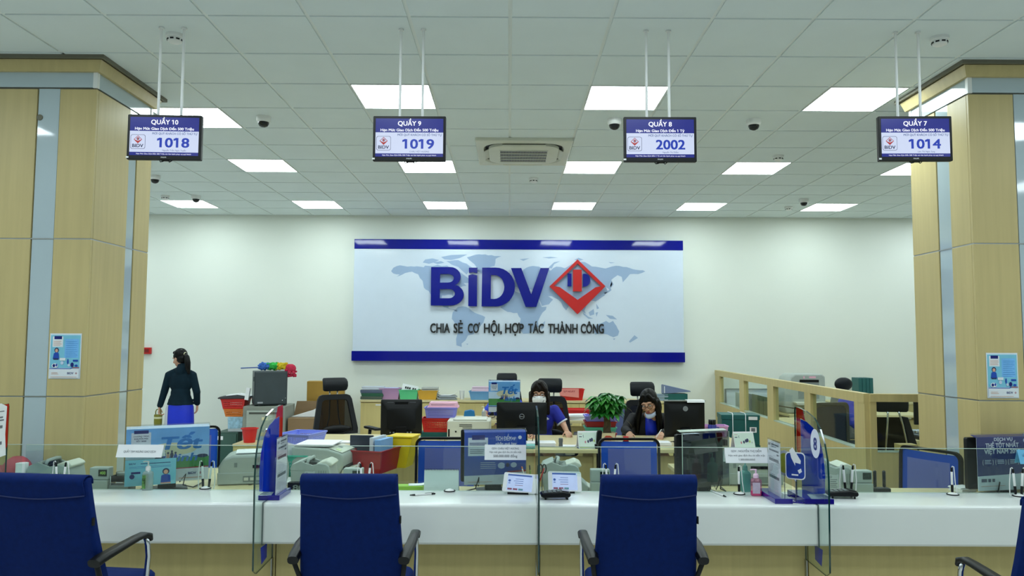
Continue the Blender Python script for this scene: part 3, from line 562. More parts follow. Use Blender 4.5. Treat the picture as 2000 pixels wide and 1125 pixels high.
# ---------------------------------------------------------------- black executive mesh chairs
def exec_chair(label, loc, rz, nm='headrest_office_chair'):
    r = thing(nm, label, 'chair', loc, rz, 'black mesh office chairs with headrests')
    o = [(-.235, .6), (.235, .6), (.24, .66), (.185, 1.0), (.165, 1.04), (.13, 1.055), (-.13, 1.055), (-.165, 1.04), (-.185, 1.0), (-.24, .66)]
    i = [(-.18, .63), (.18, .63), (.185, .67), (.14, .965), (.125, .985), (.105, .995), (-.105, .995), (-.125, .985), (-.14, .965), (-.185, .67)]
    def y(z): return .24+.12*(z-.6)
    b = B(); b.loft([[(x, y(z)-.016, z) for x, z in o], [(x, y(z)+.016, z) for x, z in o], [(x, y(z)+.014, z) for x, z in i], [(x, y(z)-.014, z) for x, z in i], [(x, y(z)-.016, z) for x, z in o]], cap=False); b.build('back_frame', DKMESH, r, bevel=.004)
    b = B(); b.flat = True; b.add([(x*1.03, y(z), z) for x, z in i], [tuple(range(len(i)))]); b.build('mesh_back', MESHK, r)
    hr = []
    for t, e in ((-.075, .8), (-.06, .95), (-.02, 1.0), (.03, 1.0), (.06, .97), (.078, .85)):
        z = 1.17+t; yy = y(1.1)+.02 - .03*math.cos(t*14)+ (t > .02)*(t-.02)*.4
        hr.append([(cx*.137*e, yy+cz*.028 + .05*(cx*e)**2*-.4, z) for cx, cz in rrect(2, 2, .8, 4)])
    B().loft(hr).build('headrest', LEATHER, r, smooth=70, bevel=.006)
    for s in (-1, 1): B().tube([(s*.045, y(1.1)+.02, 1.12), (s*.04, y(1.02)+.03, 1.04), (s*.05, y(.8)+.035, .8), (s*.09, .3, .6), (s*.07, .2, .45)], .008, 8).build('back_rod', STEEL, r, smooth=180)
    b = B(); b.ball((0, .215, .66), (.16, .02, .05), 12); b.build('lumbar_pad', BLACK, r, smooth=180)
    s = rrect(.5, .48, .09, 5)
    B().loft([[(x*.95, y_, .39) for x, y_ in s], [(x, y_, .41) for x, y_ in s], [(x, y_, .445) for x, y_ in s], [(x*.88, y_*.88, .465) for x, y_ in s]]).build('seat', DKMESH, r, smooth=60)
    for q in (-1, 1):
        B().tube([(q*.24, .1, .42), (q*.3, .1, .46), (q*.305, .08, .66)], .018, 8).build('arm_post', BLACK, r, smooth=180)
        b = B(); b.cbox((q*.305, .03, .675), (.075, .27, .03)); b.build('armrest', BLACK, r, bevel=.012)
    star_base(r, .43)
    return r
p = at(657, 800, 8.8); e0 = exec_chair('empty black mesh chair with headrest left of the low cabinet', (p.x+.12, 8.75, .02), .6); e0.scale = (1.12, 1.2, 1)
def dupe(*a): q = dup(e0, *a); q.scale = (1, 1, 1); return q
p = at(990, 742, 10.3); dupe((p.x, 10.05, .03), 0, 'black headrest chair whose sitter hides behind the far Tet poster')
p = at(1068, 760, 8.45); dupe((p.x, 8.2, .05), -.12, 'black headrest chair of the masked person in the blue polo shirt')
p = at(1261, 760, 8.35); dupe((p.x, 8.12, .02), .1, 'black headrest chair of the bending person in dark jacket')
# ---------------------------------------------------------------- back desks
def desk(label, x0, x1, y0, y1, z=.75, gap=None, grp='back office desks'):
    r = thing('office_desk', label, 'desk', (0, 0, 0), group=grp)
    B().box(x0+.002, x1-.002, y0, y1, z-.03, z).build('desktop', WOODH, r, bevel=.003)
    B().box(x0+.02, x0+.045, y0+.05, y1-.02, 0, z-.03).build('side_panel', WOOD, r); B().box(x1-.045, x1-.02, y0+.05, y1-.02, 0, z-.03).build('side_panel', WOOD, r)
    B().box(x0+.046, x1-.046, y0+.12, y0+.14, .25, z-.075).build('modesty_panel', WOOD, r)
    for x in (x0+.25, x1-.25): B().box(x-.04, x+.04, y0+.1, y0+.15, z-.06, z-.03).build('bracket', CREAM, r)
    return r
desk('beech office desk with the old black monitor and keyboard', -2.06, -.62, 6.83, 7.93)
desk('beech office desk carrying the beige laser printer and black widescreen monitor', -.62, .80, 6.85, 7.93)
desk('beech office desk carrying the potted plant and wired monitor back', .80, 2.23, 6.88, 7.93)
desk('beech office desk in the row behind, with the Tet poster monitor', -1.0, .98, 9.33, 9.98, grp='back office desks')
# ---------------------------------------------------------------- low cabinets along the wall
for k, (x0, x1, lb) in enumerate(((-2.17, -1.27, 'low beech cabinet under the folder stack and purple basket'), (-1.27, -.35, 'low beech cabinet under the green and yellow baskets'), (-.35, .55, 'low beech cabinet behind the far Tet poster'),
                                  (.55, 1.5, 'low beech cabinet under the red basket by the plant'), (1.5, 2.62, 'low beech cabinet under the teal binder box'))):
    r = thing('storage_cabinet', lb, 'cabinet', (0, 0, 0), group='low cabinets along the back wall')
    B().box(x0+.002, x1-.002, 11.32, WALL_Y-.02, 0, .81).build('carcass', WOODC, r)
    B().box(x0, x1, 11.28, WALL_Y-.02, .812, .84).build('cabinet_top', WOODH, r, bevel=.002)
    xm = (x0+x1)/2
    for a, c in ((x0+.004, xm-.002), (xm+.002, x1-.004)):
        d = B(); d.box(a, c, 11.298, 11.318, .06, .80); d.build('door', WOODC, r, bevel=.002)
        if k == 0 and a < xm-.2: B().box(a+.22, a+.36, 11.294, 11.2975, .76, .78).build('door_label', WPAPER, r)
# ---------------------------------------------------------------- monitors and posters
def monitor(label, w, h, loc, zc, rz, dell=False, old=False, name='computer_monitor', mat=BLACK, tilt=0, cables=True, grp=None):
    r = thing(name, label, 'monitor', loc, rz, grp)
    b = B(); o = rrect(w, h, .012, 3, 0, zc); m = rrect(w*.94, h*.9, .02, 3, 0, zc); i = rrect(w*.7, h*.62, .03, 3, 0, zc-h*.03)
    b.loft([[(x, .022, z) for x, z in o], [(x, -.006, z) for x, z in o], [(x, -.014, z) for x, z in m], [(x, -.034 if not old else -.05, z) for x, z in i]]); b.build('casing', mat, r, smooth=30, bevel=.002)
    B().box(-w/2+.015, w/2-.015, .0222, .0235, zc-h/2+.018, zc+h/2-.015).build('screen', BLACKG, r)
    if old:
        b = B()
        for s in (-1, 1): b.box(s*w*.27-.03, s*w*.27+.03, -.02, -.016, zc+h*.37, zc+h*.43)
        b.build('speaker_grille', GREY, r)
        b = B(); b.box(-w*.16, w*.16, -.03, -.014, zc+h*.36, zc+h*.44); b.build('handle_recess', BLACKG, r)
        b = B()
        for x in (-.1, -.07, .06, .09): b.box(x-.008, x+.008, -.03, -.022, zc-h*.44, zc-h*.36)
        b.build('port', LGREY, r)
    nk = min(.05, w*.12)
    b = B(); b.prism([(-nk, zc-h*.25), (nk, zc-h*.25), (nk*1.1, .012), (-nk*1.1, .012)], -.062, -.036); b.build('stand_neck', mat, r, bevel=.004)
    b = B(); b.loft([[(x, y-.02, 0) for x, y in rrect(w*.5, .19, .03, 4)], [(x, y-.02, .008) for x, y in rrect(w*.5, .19, .03, 4)], [(x*.6, y*.7-.02, .016) for x, y in rrect(w*.5, .19, .03, 4)]]); b.build('stand_base', mat, r, smooth=40)
    if cables:
        b = B()
        for s, e in ((-.09, -.2), (.07, .16)): b.tube([(s, -.04, zc-h*.4), (s*1.1, -.07, zc-h*.55), (s*1.3+.02, -.085, .1), (e*.6, -.09, .03), (e, -.06, .006), (e*1.4, .08, .006)], .004, 6)
        b.build('cable', BLACK, r, smooth=180)
    if dell:
        b = B(); b.lathe([(.024, 0), (.024, .002), (.0205, .002), (.0205, 0)], 28, (0, -.0345, zc+h*.0+dell[1]), M=Matrix.Rotation(PI/2, 3, 'X')); b.flat = False
        b.text('DELL', 0, zc+dell[1]-.006, .0115, -.036, w=.034, bold=.02); b.build('maker_mark', LGREY, r)
    return r
def local(loc, rz, x, y, z=0): c, s = math.cos(rz), math.sin(rz); return (loc[0]+c*x-s*y, loc[1]+s*x+c*y, loc[2]+z)
SKY1, SKY2, SKY3 = M('print_sky_blue', '#78BAF2', .4, var=.15, scale=5), M('print_pale_sky', '#CFE6F6', .4, var=.08, scale=6), M('print_grass_green', '#3E9440', .4, var=.2, scale=12)
PWH, PNAVY, PBLUE, PRED, PTEAL, PYEL = M('print_white', '#E2E8EC', .4), M('print_navy', '#141E70', .35, var=.1), M('print_royal_blue', '#1E4CB0', .35, var=.2, scale=4), M('print_red', '#A8303C', .4), M('print_cyan', '#7CC4DC', .4, var=.08), M('print_cream_yellow', '#E4E0B8', .4)
PART = [M('print_dark_art', '#2A2F58', .4), M('print_skin_art', '#D8A890', .4), M('print_light_art', '#C6D4EA', .4), M('print_tet_blue', '#2C7CC8', .35, var=.2, scale=9)]
PM = [SKY1, SKY2, SKY3, PWH, PNAVY, PBLUE, PRED, PTEAL, PYEL] + PART    # 0..12
def poster(name, label, cat, loc, rz, items, w, h, holder=True, group=None, rot=None, wrap=None):
    """items drawn in a plane x in -w/2..w/2, z 0..h; last item lies on top"""
    r = thing(name, label, cat, loc, rz, group)
    if rot: r.rotation_euler = rot
    a, t, bg = B(), B(), B(); a.flat = t.flat = True
    bg.box(-w/2, w/2, 0, .0015, 0, h)
    y = -.0006
    for k in items:
        if k[0] == 'r': a.rect(k[1], k[2], k[3], k[4], y, k[5])
        elif k[0] == 'p': a.add([(px, y, pz) for px, pz in k[1]], [tuple(range(len(k[1])))], k[2])
        elif k[0] == 'c': a.disc(k[1], k[2], k[3], k[4], y, k[5], 20)
        elif k[0] == 'e': emblem(a, k[1], k[2], k[3], y, 6, 4, 3); y -= .0008
        elif k[0] == 't': t.text(k[1], k[2], k[3], k[4], y, mi=k[5], **(k[6] if len(k) > 6 else {}))
        y -= .00012
    bg.build('sheet', PM[3], r)
    if wrap: q = B(); q.prism([(-.0016, h-.002), (.0, h), (.05, h+.012), (.05, h+.010), (.0015, h-.003)], -w/2, w/2, 'x'); q.build('folded_top', wrap, r)
    if a.f: a.build('printed_artwork', PM, r)
    if t.f: t.build('lettering', PM, r)
    if holder:
        b = B(); b.prism([(-.012, -.004), (-.010, -.004), (-.010, h+.004), (.05, h+.02), (.05, h+.022), (-.012, h+.006)], -w/2-.004, w/2+.004, 'x'); b.build('acrylic_cover', ACRY, r)
    return r
def lines(x0, x1, z0, z1, n, m, th=.35):
    st = (z1-z0)/n; out = []
    for k in range(n): out.append(('r', x0, x1-(x1-x0)*RND.choice((0, .05, .2, .1)), z0+k*st, z0+k*st+st*th, m))
    return out
def tet(w, h, full=True):
    it = [('r', -w/2, w/2, 0, h, 0), ('r', -w/2, w/2, h*.42, h*.66, 1), ('c', w*.05, h*.6, w*.3, h*.12, 8), ('r', -w/2, w/2, h*.22, h*.44, 2)]
    it += [('c', w*.42, h*.45, w*.07, h*.035, 9), ('c', -w*.1, h*.44, w*.06, h*.03, 9)]
    it += [('p', [(-w/2, 0), (w/2, 0), (w/2, h*.235), (w*.05, h*.225), (-w*.02, h*.17), (-w/2, h*.17)], 3), ('p', [(-w/2, h*.17), (-w*.02, h*.17), (w*.05, h*.225), (w*.05, h*.245), (-w*.03, h*.19), (-w/2, h*.19)], 4), ('p', [(w*.05, h*.225), (w/2, h*.235), (w/2, h*.255), (w*.05, h*.245)], 6)]
    it += [('t', 'Tết', w*.14, h*.60, h*.24, 12, dict(bold=.03, shear=.25, w=w*.52)), ('t', 'xinh', w*.17, h*.37, h*.15, 12, dict(bold=.02, shear=.25, w=w*.36))]
    for k in range(5): it += [('c', -w*.09+w*.045*k, h*(.46+.03*(k % 2)), w*.02, h*.055, (9, 5, 10, 9, 5)[k]), ('c', -w*.09+w*.045*k, h*(.53+.03*(k % 2)), w*.013, h*.02, 9)]
    it += [('r', -w*.44, -w*.21, h*.7, h*.93, 3), ('r', -w*.41, -w*.24, h*.91, h*.97, 4), ('t', 'CHƯƠNG TRÌNH', -w*.325, h*.85, h*.025, 9, dict(w=w*.18)), ('t', 'KHUYẾN MẠI', -w*.325, h*.805, h*.028, 9, dict(w=w*.16, bold=.03)), ('t', 'TẾT 2020', -w*.325, h*.76, h*.028, 9, dict(w=w*.12, bold=.03))]
    it += [('t', 'BIDV', w*.3, h*.115, h*.045, 4, dict(w=w*.1, bold=.02)), ('e', w*.4, h*.137, h*.05)] + lines(w*.14, w*.46, h*.05, h*.075, 1, 10, .5)
    return it
# foreground teller monitors
def teller_mon(px, Y, w, h, zc, rz, label, **k):
    p = at(*px, Y); return monitor(label, w, h, (p.x, Y, .72), zc-.72, rz, name='teller_monitor', grp='teller monitors facing away from the camera', **k)
m1 = teller_mon((327, 890), 5.17, .50, .34, .955, .46, 'monitor behind the leftmost Tet poster on the counter worktop')
poster('monitor_poster', 'blue sky and green field Tet poster on the leftmost teller monitor', 'poster', local(m1.location, .46, .0, -.075, .055), .46, tet(.5, .35), .5, .35, wrap=SKY2, group='posters on the teller monitors')
WR = PBLUE
m2 = teller_mon((962, 890), 5.15, .42, .34, .95, .13, 'monitor behind the royal blue points poster')
w_, h_ = .405, .335
it = [('r', -w_/2, w_/2, 0, h_, 5), ('r', -w_/2, w_/2, h_*.78, h_, 5), ('p', [(-w_/2, 0), (w_/2, 0), (w_/2, h_*.24), (w_*.22, h_*.22), (w_*.15, h_*.19), (-w_/2, h_*.17)], 3), ('p', [(w_*.15, h_*.19), (w_*.22, h_*.22), (w_/2, h_*.24), (w_/2, h_*.275), (w_*.2, h_*.25)], 6),
      ('r', -w_*.44, -w_*.12, h_*.55, h_*.9, 3), ('r', -w_*.38, -w_*.17, h_*.86, h_*.95, 4), ('t', 'TÍCH ĐIỂM', w_*.13, h_*.84, h_*.085, 3, dict(w=w_*.26, bold=.012)), ('t', 'kỳ', w_*.3, h_*.86, h_*.05, 3, dict(shear=.2)), ('t', 'nhận quà hay', w_*.17, h_*.755, h_*.055, 3, dict(w=w_*.34, shear=.2))]
it += [('c', w_*.4, h_*.9, w_*.03, h_*.035, 3), ('c', w_*.1+.0, h_*.36, w_*.06, h_*.06, 11), ('c', w_*.2, h_*.36, w_*.05, h_*.07, 5), ('c', w_*.3, h_*.37, w_*.05, h_*.05, 11), ('c', w_*.2, h_*.37, w_*.03, h_*.04, 9)] + lines(-w_*.42, -w_*.15, h_*.73, h_*.82, 3, 4, .4) + lines(-w_*.41, -w_*.18, h_*.6, h_*.7, 3, 9, .25) + lines(-w_*.24, w_*.02, h_*.31, h_*.45, 4, 11, .25)
it += [('t', 'BIDV', w_*.32, h_*.1, h_*.05, 4, dict(w=w_*.1, bold=.02)), ('e', w_*.42, h_*.125, h_*.055)] + lines(-w_*.44, -w_*.05, h_*.05, h_*.08, 1, 10, .3)
poster('monitor_poster', 'royal blue loyalty points poster on the monitor left of the middle divider', 'poster', local(m2.location, .13, .01, -.075, .052), .13, it, w_, h_, wrap=WR, group='posters on the teller monitors')
m3 = teller_mon((1366, 895), 5.12, .36, .34, .93, .36, 'monitor with a bare clear cover left of the sanitizer bottles')
c3 = thing('acrylic_cover', 'empty clear acrylic poster cover hanging on the monitor left of the sanitizer bottles', 'poster holder', local(m3.location, .36, 0, -.07, .045), .36)
b = B(); b.prism([(-.006, 0), (-.003, 0), (-.003, .345), (.055, .362), (.055, .365), (-.006, .35)], -.18, .18, 'x'); b.build('sheet', clear('smoky_acrylic', '#B8C0C4', .8, .12), c3)
b = B(); b.box(-.181, -.178, -.007, -.002, 0, .352); b.box(.178, .181, -.007, -.002, 0, .352); b.prism([(.02, .354), (.02, .357), (.055, .366), (.055, .363)], -.18, .18, 'x'); b.build('cover_edge', GEDGEL, c3)
WR = PNAVY
m4 = teller_mon((1955, 900), 5.06, .52, .33, .93, .2, 'monitor behind the navy card award poster at the right edge')
w_, h_ = .5, .335
it = [('r', -w_/2, w_/2, 0, h_, 4), ('p', [(-w_/2, 0), (w_/2, 0), (w_/2, h_*.34), (w_*.1, h_*.3), (-w_/2, h_*.27)], 3), ('p', [(w_*.1, h_*.3), (w_/2, h_*.34), (w_/2, h_*.39), (w_*.2, h_*.34)], 6),
      ('t', 'DỊCH VỤ', -w_*.1, h_*.93, h_*.06, 3, dict(w=w_*.28, bold=.03)), ('t', 'THẺ TỐT NHẤT', -w_*.12, h_*.805, h_*.085, 3, dict(w=w_*.5, bold=.03)), ('t', 'VIỆT NAM 2018', -w_*.12, h_*.69, h_*.085, 3, dict(w=w_*.54, bold=.03)), ('c', w_*.28, h_*.93, w_*.08, h_*.06, 11)]
for k in range(3): x = -w_*.34+k*w_*.19; it += [('t', '(', x-w_*.075, h_*.5, h_*.08, 3, dict(w=.006)), ('t', ')', x+w_*.075, h_*.5, h_*.08, 3, dict(w=.006))] + lines(x-w_*.05, x+w_*.05, h_*.5, h_*.59, 3, 11, .45)
it += [('r', -w_*.45, -w_*.37, h_*.16, h_*.22, 9), ('r', -w_*.35, -w_*.31, h_*.16, h_*.22, 9), ('r', -w_*.29, -w_*.25, h_*.16, h_*.22, 9)] + lines(-w_*.46, -w_*.1, h_*.08, h_*.11, 1, 10, .3) + [('t', 'BIDV', w_*.34, h_*.2, h_*.07, 4, dict(w=w_*.14, bold=.02))]
poster('monitor_poster', 'navy card service award poster on the monitor at the right edge', 'poster', local(m4.location, .2, .0, -.075, .048), .2, it, w_, h_, wrap=WR, group='posters on the teller monitors')
# cyan leaflet taped to the leftmost poster
w_, h_ = .30, .165
it = [('r', -w_/2, w_/2, 0, h_, 7), ('t', 'BIDV', -w_*.36, h_*.82, h_*.07, 4, dict(w=w_*.13, bold=.02))] + lines(-w_*.2, w_*.45, h_*.83, h_*.88, 1, 4, .5) + lines(-w_*.42, w_*.4, h_*.68, h_*.78, 2, 5, .2) + [('r', -w_*.38, -w_*.2, h_*.46, h_*.54, 4), ('c', -w_*.36, h_*.36, w_*.05, h_*.09, 4), ('c', w_*.3, h_*.5, w_*.07, h_*.12, 9), ('c', w_*.3, h_*.48, w_*.045, h_*.085, 10), ('p', [(w_*.2, h_*.03), (w_*.4, h_*.03), (w_*.39, h_*.34), (w_*.34, h_*.38), (w_*.26, h_*.38), (w_*.21, h_*.34)], 5), ('r', w_*.2, w_*.4, h_*.02, h_*.07, 10)]
poster('leaflet', 'cyan leaflet taped low on the leftmost Tet poster', 'leaflet', local(m1.location, .46, -.1, -.094, .045), .46, it, w_, h_, holder=False)
# back office monitors
p = at(784, 815, 7.3); monitor('old square black monitor seen from behind on the left desk', .385, .33, (p.x, 7.3, .75), .235, .12, old=True)
p = at(1019, 818, 7.25); monitor('black widescreen monitor with a round maker mark, in front of the masked person', .47, .295, (p.x, 7.25, .75), .235, 0, dell=(0, .02))
p = at(1337, 820, 7.35); mr = monitor('silver-topped black monitor with wires, right of the bending person', .385, .335, (p.x, 7.35, .75), .225, .05, dell=(0, .1))
B().box(-.196, .196, -.03, .024, .392, .402).build('top_edge', STEEL, mr)
t_ = thing('paper_sheet', 'white sheet lying over the top of the silver-topped monitor', 'paper', local(mr.location, .05, .1, 0, .403), .05)
B().prism([(-.045, -.02), (-.035, .0005), (.03, .002), (.04, -.01), (.041, -.0085), (.031, .0035), (-.035, .002), (-.0465, -.02)], -.085, .085, 'x').build('sheet', WPAPER, t_)
p = at(985, 790, 9.55); mt = monitor('monitor behind the far Tet poster on the rear desk', .39, .37, (p.x, 9.55, .75), .29, 0)
poster('monitor_poster', 'small Tet poster on the far monitor before the black headrest', 'poster', (p.x, 9.475, .84), 0, tet(.385, .37), .385, .37, wrap=SKY2, group='posters on the teller monitors')
# ---------------------------------------------------------------- pillar notices
def notice(label, loc):
    w, h = .213, .305
    it = [('r', -w*.47, w*.47, h*.02, h*.98, 1), ('r', -w*.47, w*.47, h*.24, h*.96, 7), ('r', w*-.02, w*.42, h*.46, h*.88, 0), ('r', -w*.41, -w*.08, h*.7, h*.93, 3), ('r', -w*.36, -w*.12, h*.87, h*.94, 4)] + lines(-w*.38, -w*.11, h*.73, h*.85, 4, 10, .35) + lines(w*.02, w*.4, h*.48, h*.86, 9, 12, .12)
    it += [('c', -w*.27, h*.63, w*.07, h*.055, 9), ('c', -w*.27, h*.62, w*.045, h*.04, 10), ('p', [(-w*.38, h*.44), (-w*.18, h*.44), (-w*.2, h*.56), (-w*.24, h*.58), (-w*.3, h*.58), (-w*.35, h*.56)], 5), ('r', -w*.36, -w*.2, h*.42, h*.45, 9), ('r', -w*.16, w*.02, h*.4, h*.46, 3), ('c', -w*.08, h*.35, w*.05, h*.04, 11), ('c', w*.1, h*.38, w*.025, h*.06, 5), ('c', w*.14, h*.3, w*.04, h*.03, 11), ('r', w*.26, w*.42, h*.38, h*.42, 5), ('c', w*.24, h*.31, w*.05, h*.05, 4), ('c', w*.37, h*.29, w*.05, h*.025, 5), ('c', -w*.3, h*.29, w*.1, h*.05, 3), ('c', -w*.33, h*.29, w*.04, h*.035, 4), ('c', -w*.25, h*.3, w*.03, h*.03, 5)]
    it += [('r', -w*.47, w*.47, h*.02, h*.22, 3), ('p', [(-w*.47, h*.215), (w*.2, h*.215), (w*.26, h*.24), (w*.26, h*.255), (w*.18, h*.23), (-w*.47, h*.23)], 5), ('r', w*.26, w*.47, h*.24, h*.255, 6), ('t', 'BIDV', w*.2, h*.1, h*.05, 4, dict(w=w*.2, bold=.02)), ('e', w*.38, h*.125, h*.05)] + lines(-w*.4, -w*.15, h*.1, h*.16, 2, 10, .3) + lines(-w*.42, w*.4, h*.04, h*.06, 1, 10, .4)
    poster('notice_poster', label, 'poster', loc, 0, it, w, h, holder=False, group='pale blue notices on the pillars')
p = at(124, 740, 5.19); notice('pale blue notice stuck on the left wooden pillar', (p.x, 5.197, p.z))
p = at(1961, 778, 5.19); notice('pale blue notice stuck on the right wooden pillar', (p.x, 5.197, p.z))
# fire call box
p = at(286, 685, WALL_Y-.03); t_ = thing('fire_alarm_box', 'small red alarm box on the back wall beside the left pillar', 'alarm box', (p.x-.0, WALL_Y, p.z))
B().box(-.07, .07, -.05, 0, -.05, .05).build('casing', RED, t_, bevel=.006)
B().box(-.045, .045, -.053, -.0495, -.025, .025).build('label_plate', M('dark_red', '#7A1416', .4), t_)
# ---------------------------------------------------------------- machines behind the glass screen
LEDG = M('green_led', '#8CC850', .4, emit=.6, var=0); LEDR = M('red_led', '#B04040', .4, emit=.3, var=0); DARKG = M('dark_green_display', '#12241A', .2)
def note_counter(label, loc, rz):
    r = thing('banknote_counter', label, 'money counter', loc, rz, 'grey banknote counters behind the counter')
    b = B(); b.prism([(-.15, 0), (-.165, .06), (-.17, .15), (-.155, .165), (-.06, .14), (-.03, .14), (.02, .178), (.07, .172), (.095, .155), (.115, .07), (.165, .03), (.17, 0)], -.11, .11); b.build('body', MACH, r, bevel=.006, smooth=30)
    b = B(); b.prism([(-.172, .148), (-.158, .17), (-.085, .197), (-.08, .18), (-.14, .158)], -.1, .1); b.build('hopper_back', MACH, r, bevel=.004)
    for s in (-1, 1): b = B(); b.prism([(-.17, .13), (-.16, .167), (-.1, .192), (-.02, .165), (.01, .17), (-.01, .12)], s*.106-.006, s*.106+.006); b.build('hopper_side', MACH, r, bevel=.003)
    b = B(); b.box(-.14, -.04, -.095, .095, .143, .152); b.build('hopper_slot', BLACK, r)
    b = B(); b.tube([(-.06, -.085, .17), (-.055, -.07, .197), (-.045, 0, .203), (-.055, .07, .197), (-.06, .085, .17)], .011, 8); b.build('carry_handle', MACH, r, smooth=180)
    b = B(); b.prism([(.0, .17), (.07, .195), (.105, .18), (.12, .165), (.1, .15)], -.09, .09); b.build('control_hood', CREAM, r, bevel=.008, smooth=40)
    b = B()
    for k in range(4): b.box(.025+.016*k, .029+.016*k, -.1125, -.11, .06, .13)
    b.build('vent', MACHD, r)
    b = B(); b.flat = True; b.rect(-.07, .0, .03, .125, -.1115, 0)
    for k in range(5): b.rect(-.06, -.01-.008*(k % 2), .04+.012*k, .044+.012*k, -.1118, 1)
    b.disc(-.055, .108, .008, .008, -.1118, 1); b.disc(-.055, .108, .005, .005, -.112, 0); b.build('instruction_sticker', [M('sticker_grey', '#C4CCCC', .5), GREY], r)
    b = B(); b.prism([(.1, 0), (.19, 0), (.2, .012), (.12, .055)], -.1, .1); b.build('note_tray', CREAM, r, bevel=.003)
    return r
def led_box(label, loc, rz, txt):
    r = thing('counter_display', label, 'display box', loc, rz, 'small number displays of the banknote counters')
    b = B(); b.box(-.062, .062, -.04, .04, 0, .075); b.build('base', MACH, r, bevel=.006)
    b = B(); b.box(-.062, .062, -.03, .035, .076, .155); b.build('casing', MACH, r, bevel=.006)
    b = B(); b.box(-.002, .052, -.0325, -.0302, .1, .142); b.build('window', DARKG, r)
    s = B(); s.flat = True; s.text(txt, .026, .112, .02, -.033, w=.036, bold=.01); s.build('digits', LEDG if txt == '400' else M('dim_green_led', '#2C4A34', .4, emit=.3, var=0), r)
p = at(136, 900, 5.2); nc = note_counter('grey banknote counter behind the chair at the left edge', (-2.905, 5.065, .721), 0); nc.scale = (.95, .95, 1.04)
p = at(622, 900, 5.22); nd = dup(nc, (p.x, 5.24, .72), 0, 'grey banknote counter in front of the big grey printer'); nd.scale = (.96, 1, .98)
p = at(1103, 900, 5.22); nd = dup(nc, (p.x, 5.22, .72), -.03, 'grey banknote counter behind the right tablet'); nd.scale = (.92, 1, 1.0)
p = at(1622, 900, 5.22); nd = dup(nc, (p.x, 5.2, .72), -.03, 'grey banknote counter seen through the divider marked 8'); nd.scale = (.92, 1, .98)
for px, t, l in ((196, '400', 'grey display box glowing 400 beside the left-edge banknote counter'), (690, '0', 'grey display box behind the pens at the left of the pair of navy chairs'), (1172, '0', 'grey display box behind the pens of the right-hand navy chair'), (1683, '40', 'grey display box glowing green near the black mesh partition corner')):
    p = at(px, 930, 5.06); led_box(l, (p.x, 5.07, .72), 0, t)
def printer(label, loc, rz, name='passbook_printer'):
    r = thing(name, label, 'printer', loc, rz, 'grey passbook printers')
    b = B(); pr = [(-.22, 0), (.22, 0), (.225, .1), (.20, .17), (.14, .20), (-.13, .20), (-.19, .18), (-.225, .12)]
    b.prism(pr, -.15, .15); b.build('body', MACH, r, bevel=.018, smooth=40, seg=3)
    b = B(); b.prism([(-.225, .005), (.225, .005), (.228, .085), (-.228, .085)], -.153, .153); b.build('lower_case', MACHD if False else MACH, r, bevel=.006)
    b = B(); b.box(.0, .17, -.1545, -.151, .112, .132); b.build('paper_slot', BLACK, r)
    b = B(); b.box(-.06, .16, -.1545, -.1525, .02, .06); b.build('port_panel', MACHD, r)
    b = B()
    for x in (-.04, 0, .04): b.box(x-.014, x+.014, -.158, -.154, .03, .05)
    b.build('port', CREAM, r)
    b = B(); b.box(-.12, -.1, -.152, -.1505, .12, .15); b.build('latch', MACHD, r)
    return r
p = at(492, 920, 5.4); p1 = printer('grey passbook printer left of the left divider', (p.x, 5.46, .72), .22)
p = at(1462, 920, 5.4); p2 = dup(p1, (p.x, 5.5, .72), .0, 'grey passbook printer behind the sanitizer bottles')
def paper(label, loc, rz, w, d, h, n=1, name='paper_stack', cat='papers', mat=None, group=None, jit=.006):
    """a pile of sheets as one jagged block"""
    r = thing(name, label, cat, loc, rz, group); b = B(); rings = []; n = max(2, n*2)
    for k in range(n+1):
        jx, jy = RND.uniform(-jit, jit), RND.uniform(-jit, jit)
        for zz in (k/(n+1), (k+.9)/(n+1)): rings.append([(sx*w/2+jx, sy*d/2+jy, zz*h) for sx, sy in ((-1, -1), (1, -1), (1, 1), (-1, 1))])
    b.loft(rings); b.build('sheets', mat or WPAPER, r); return r
paper('white sheets on top of the grey printer left of the left divider', local(p1.location, .22, .03, 0, .204), .3, .3, .2, .006, 1)
def loose(label, loc, rz, w, d, curl=.02, cat='paper', mat=None):
    r = thing('paper_sheet', label, cat, loc, rz); b = B(); g = []
    for i in range(9):
        t = i/8; g.append([(w*(t-.5), d*(k/6-.5), .001 + curl*max(0, (t-.55)*2)**2) for k in range(7)])
    b.loft(g, cap=False, closed=False); b.build('sheet', mat or WPAPER, r, smooth=180, solid=.001); return r
# big printer on the return desk
p = at(640, 900, 5.8); bp = thing('dot_matrix_printer', 'large grey printer with paper on top behind the left foreground chair', 'printer', (p.x, 5.75, .72), -.12)
b = B(); b.prism([(-.2, 0), (.1, 0), (.15, .02), (.185, .09), (.185, .15), (.17, .175), (.07, .205), (-.2, .215)], -.17, .17); b.build('body', MACH, bp, bevel=.012, smooth=40, seg=3)
b = B(); b.prism([(.075, .207), (.172, .177), (.173, .179), (.076, .2095)], -.15, .13); b.build('control_panel', CREAM, bp)
b = B(); b.cbox((.13, -.1, .1945), (.035, .04, .002), (0, .3, 0)); b.build('lit_button', M('pale_green_button', '#D8E8B0', .4), bp); b = B(); b.cbox((.11, 0, .2005), (.03, .035, .002), (0, .3, 0)); b.build('button', MACHD, bp)
b = B(); b.prism([(.16, .02), (.24, .05), (.25, .065), (.245, .075), (.17, .055)], -.14, .14); b.build('output_tray', CREAM, bp, bevel=.004)
b = B(); b.box(.178, .188, -.13, .13, .062, .08); b.build('paper_slot', BLACK, bp)
paper('white sheets stacked on the large grey printer', local(bp.location, -.12, -.06, .0, .217), -.05, .27, .28, .016, 3, jit=.014)
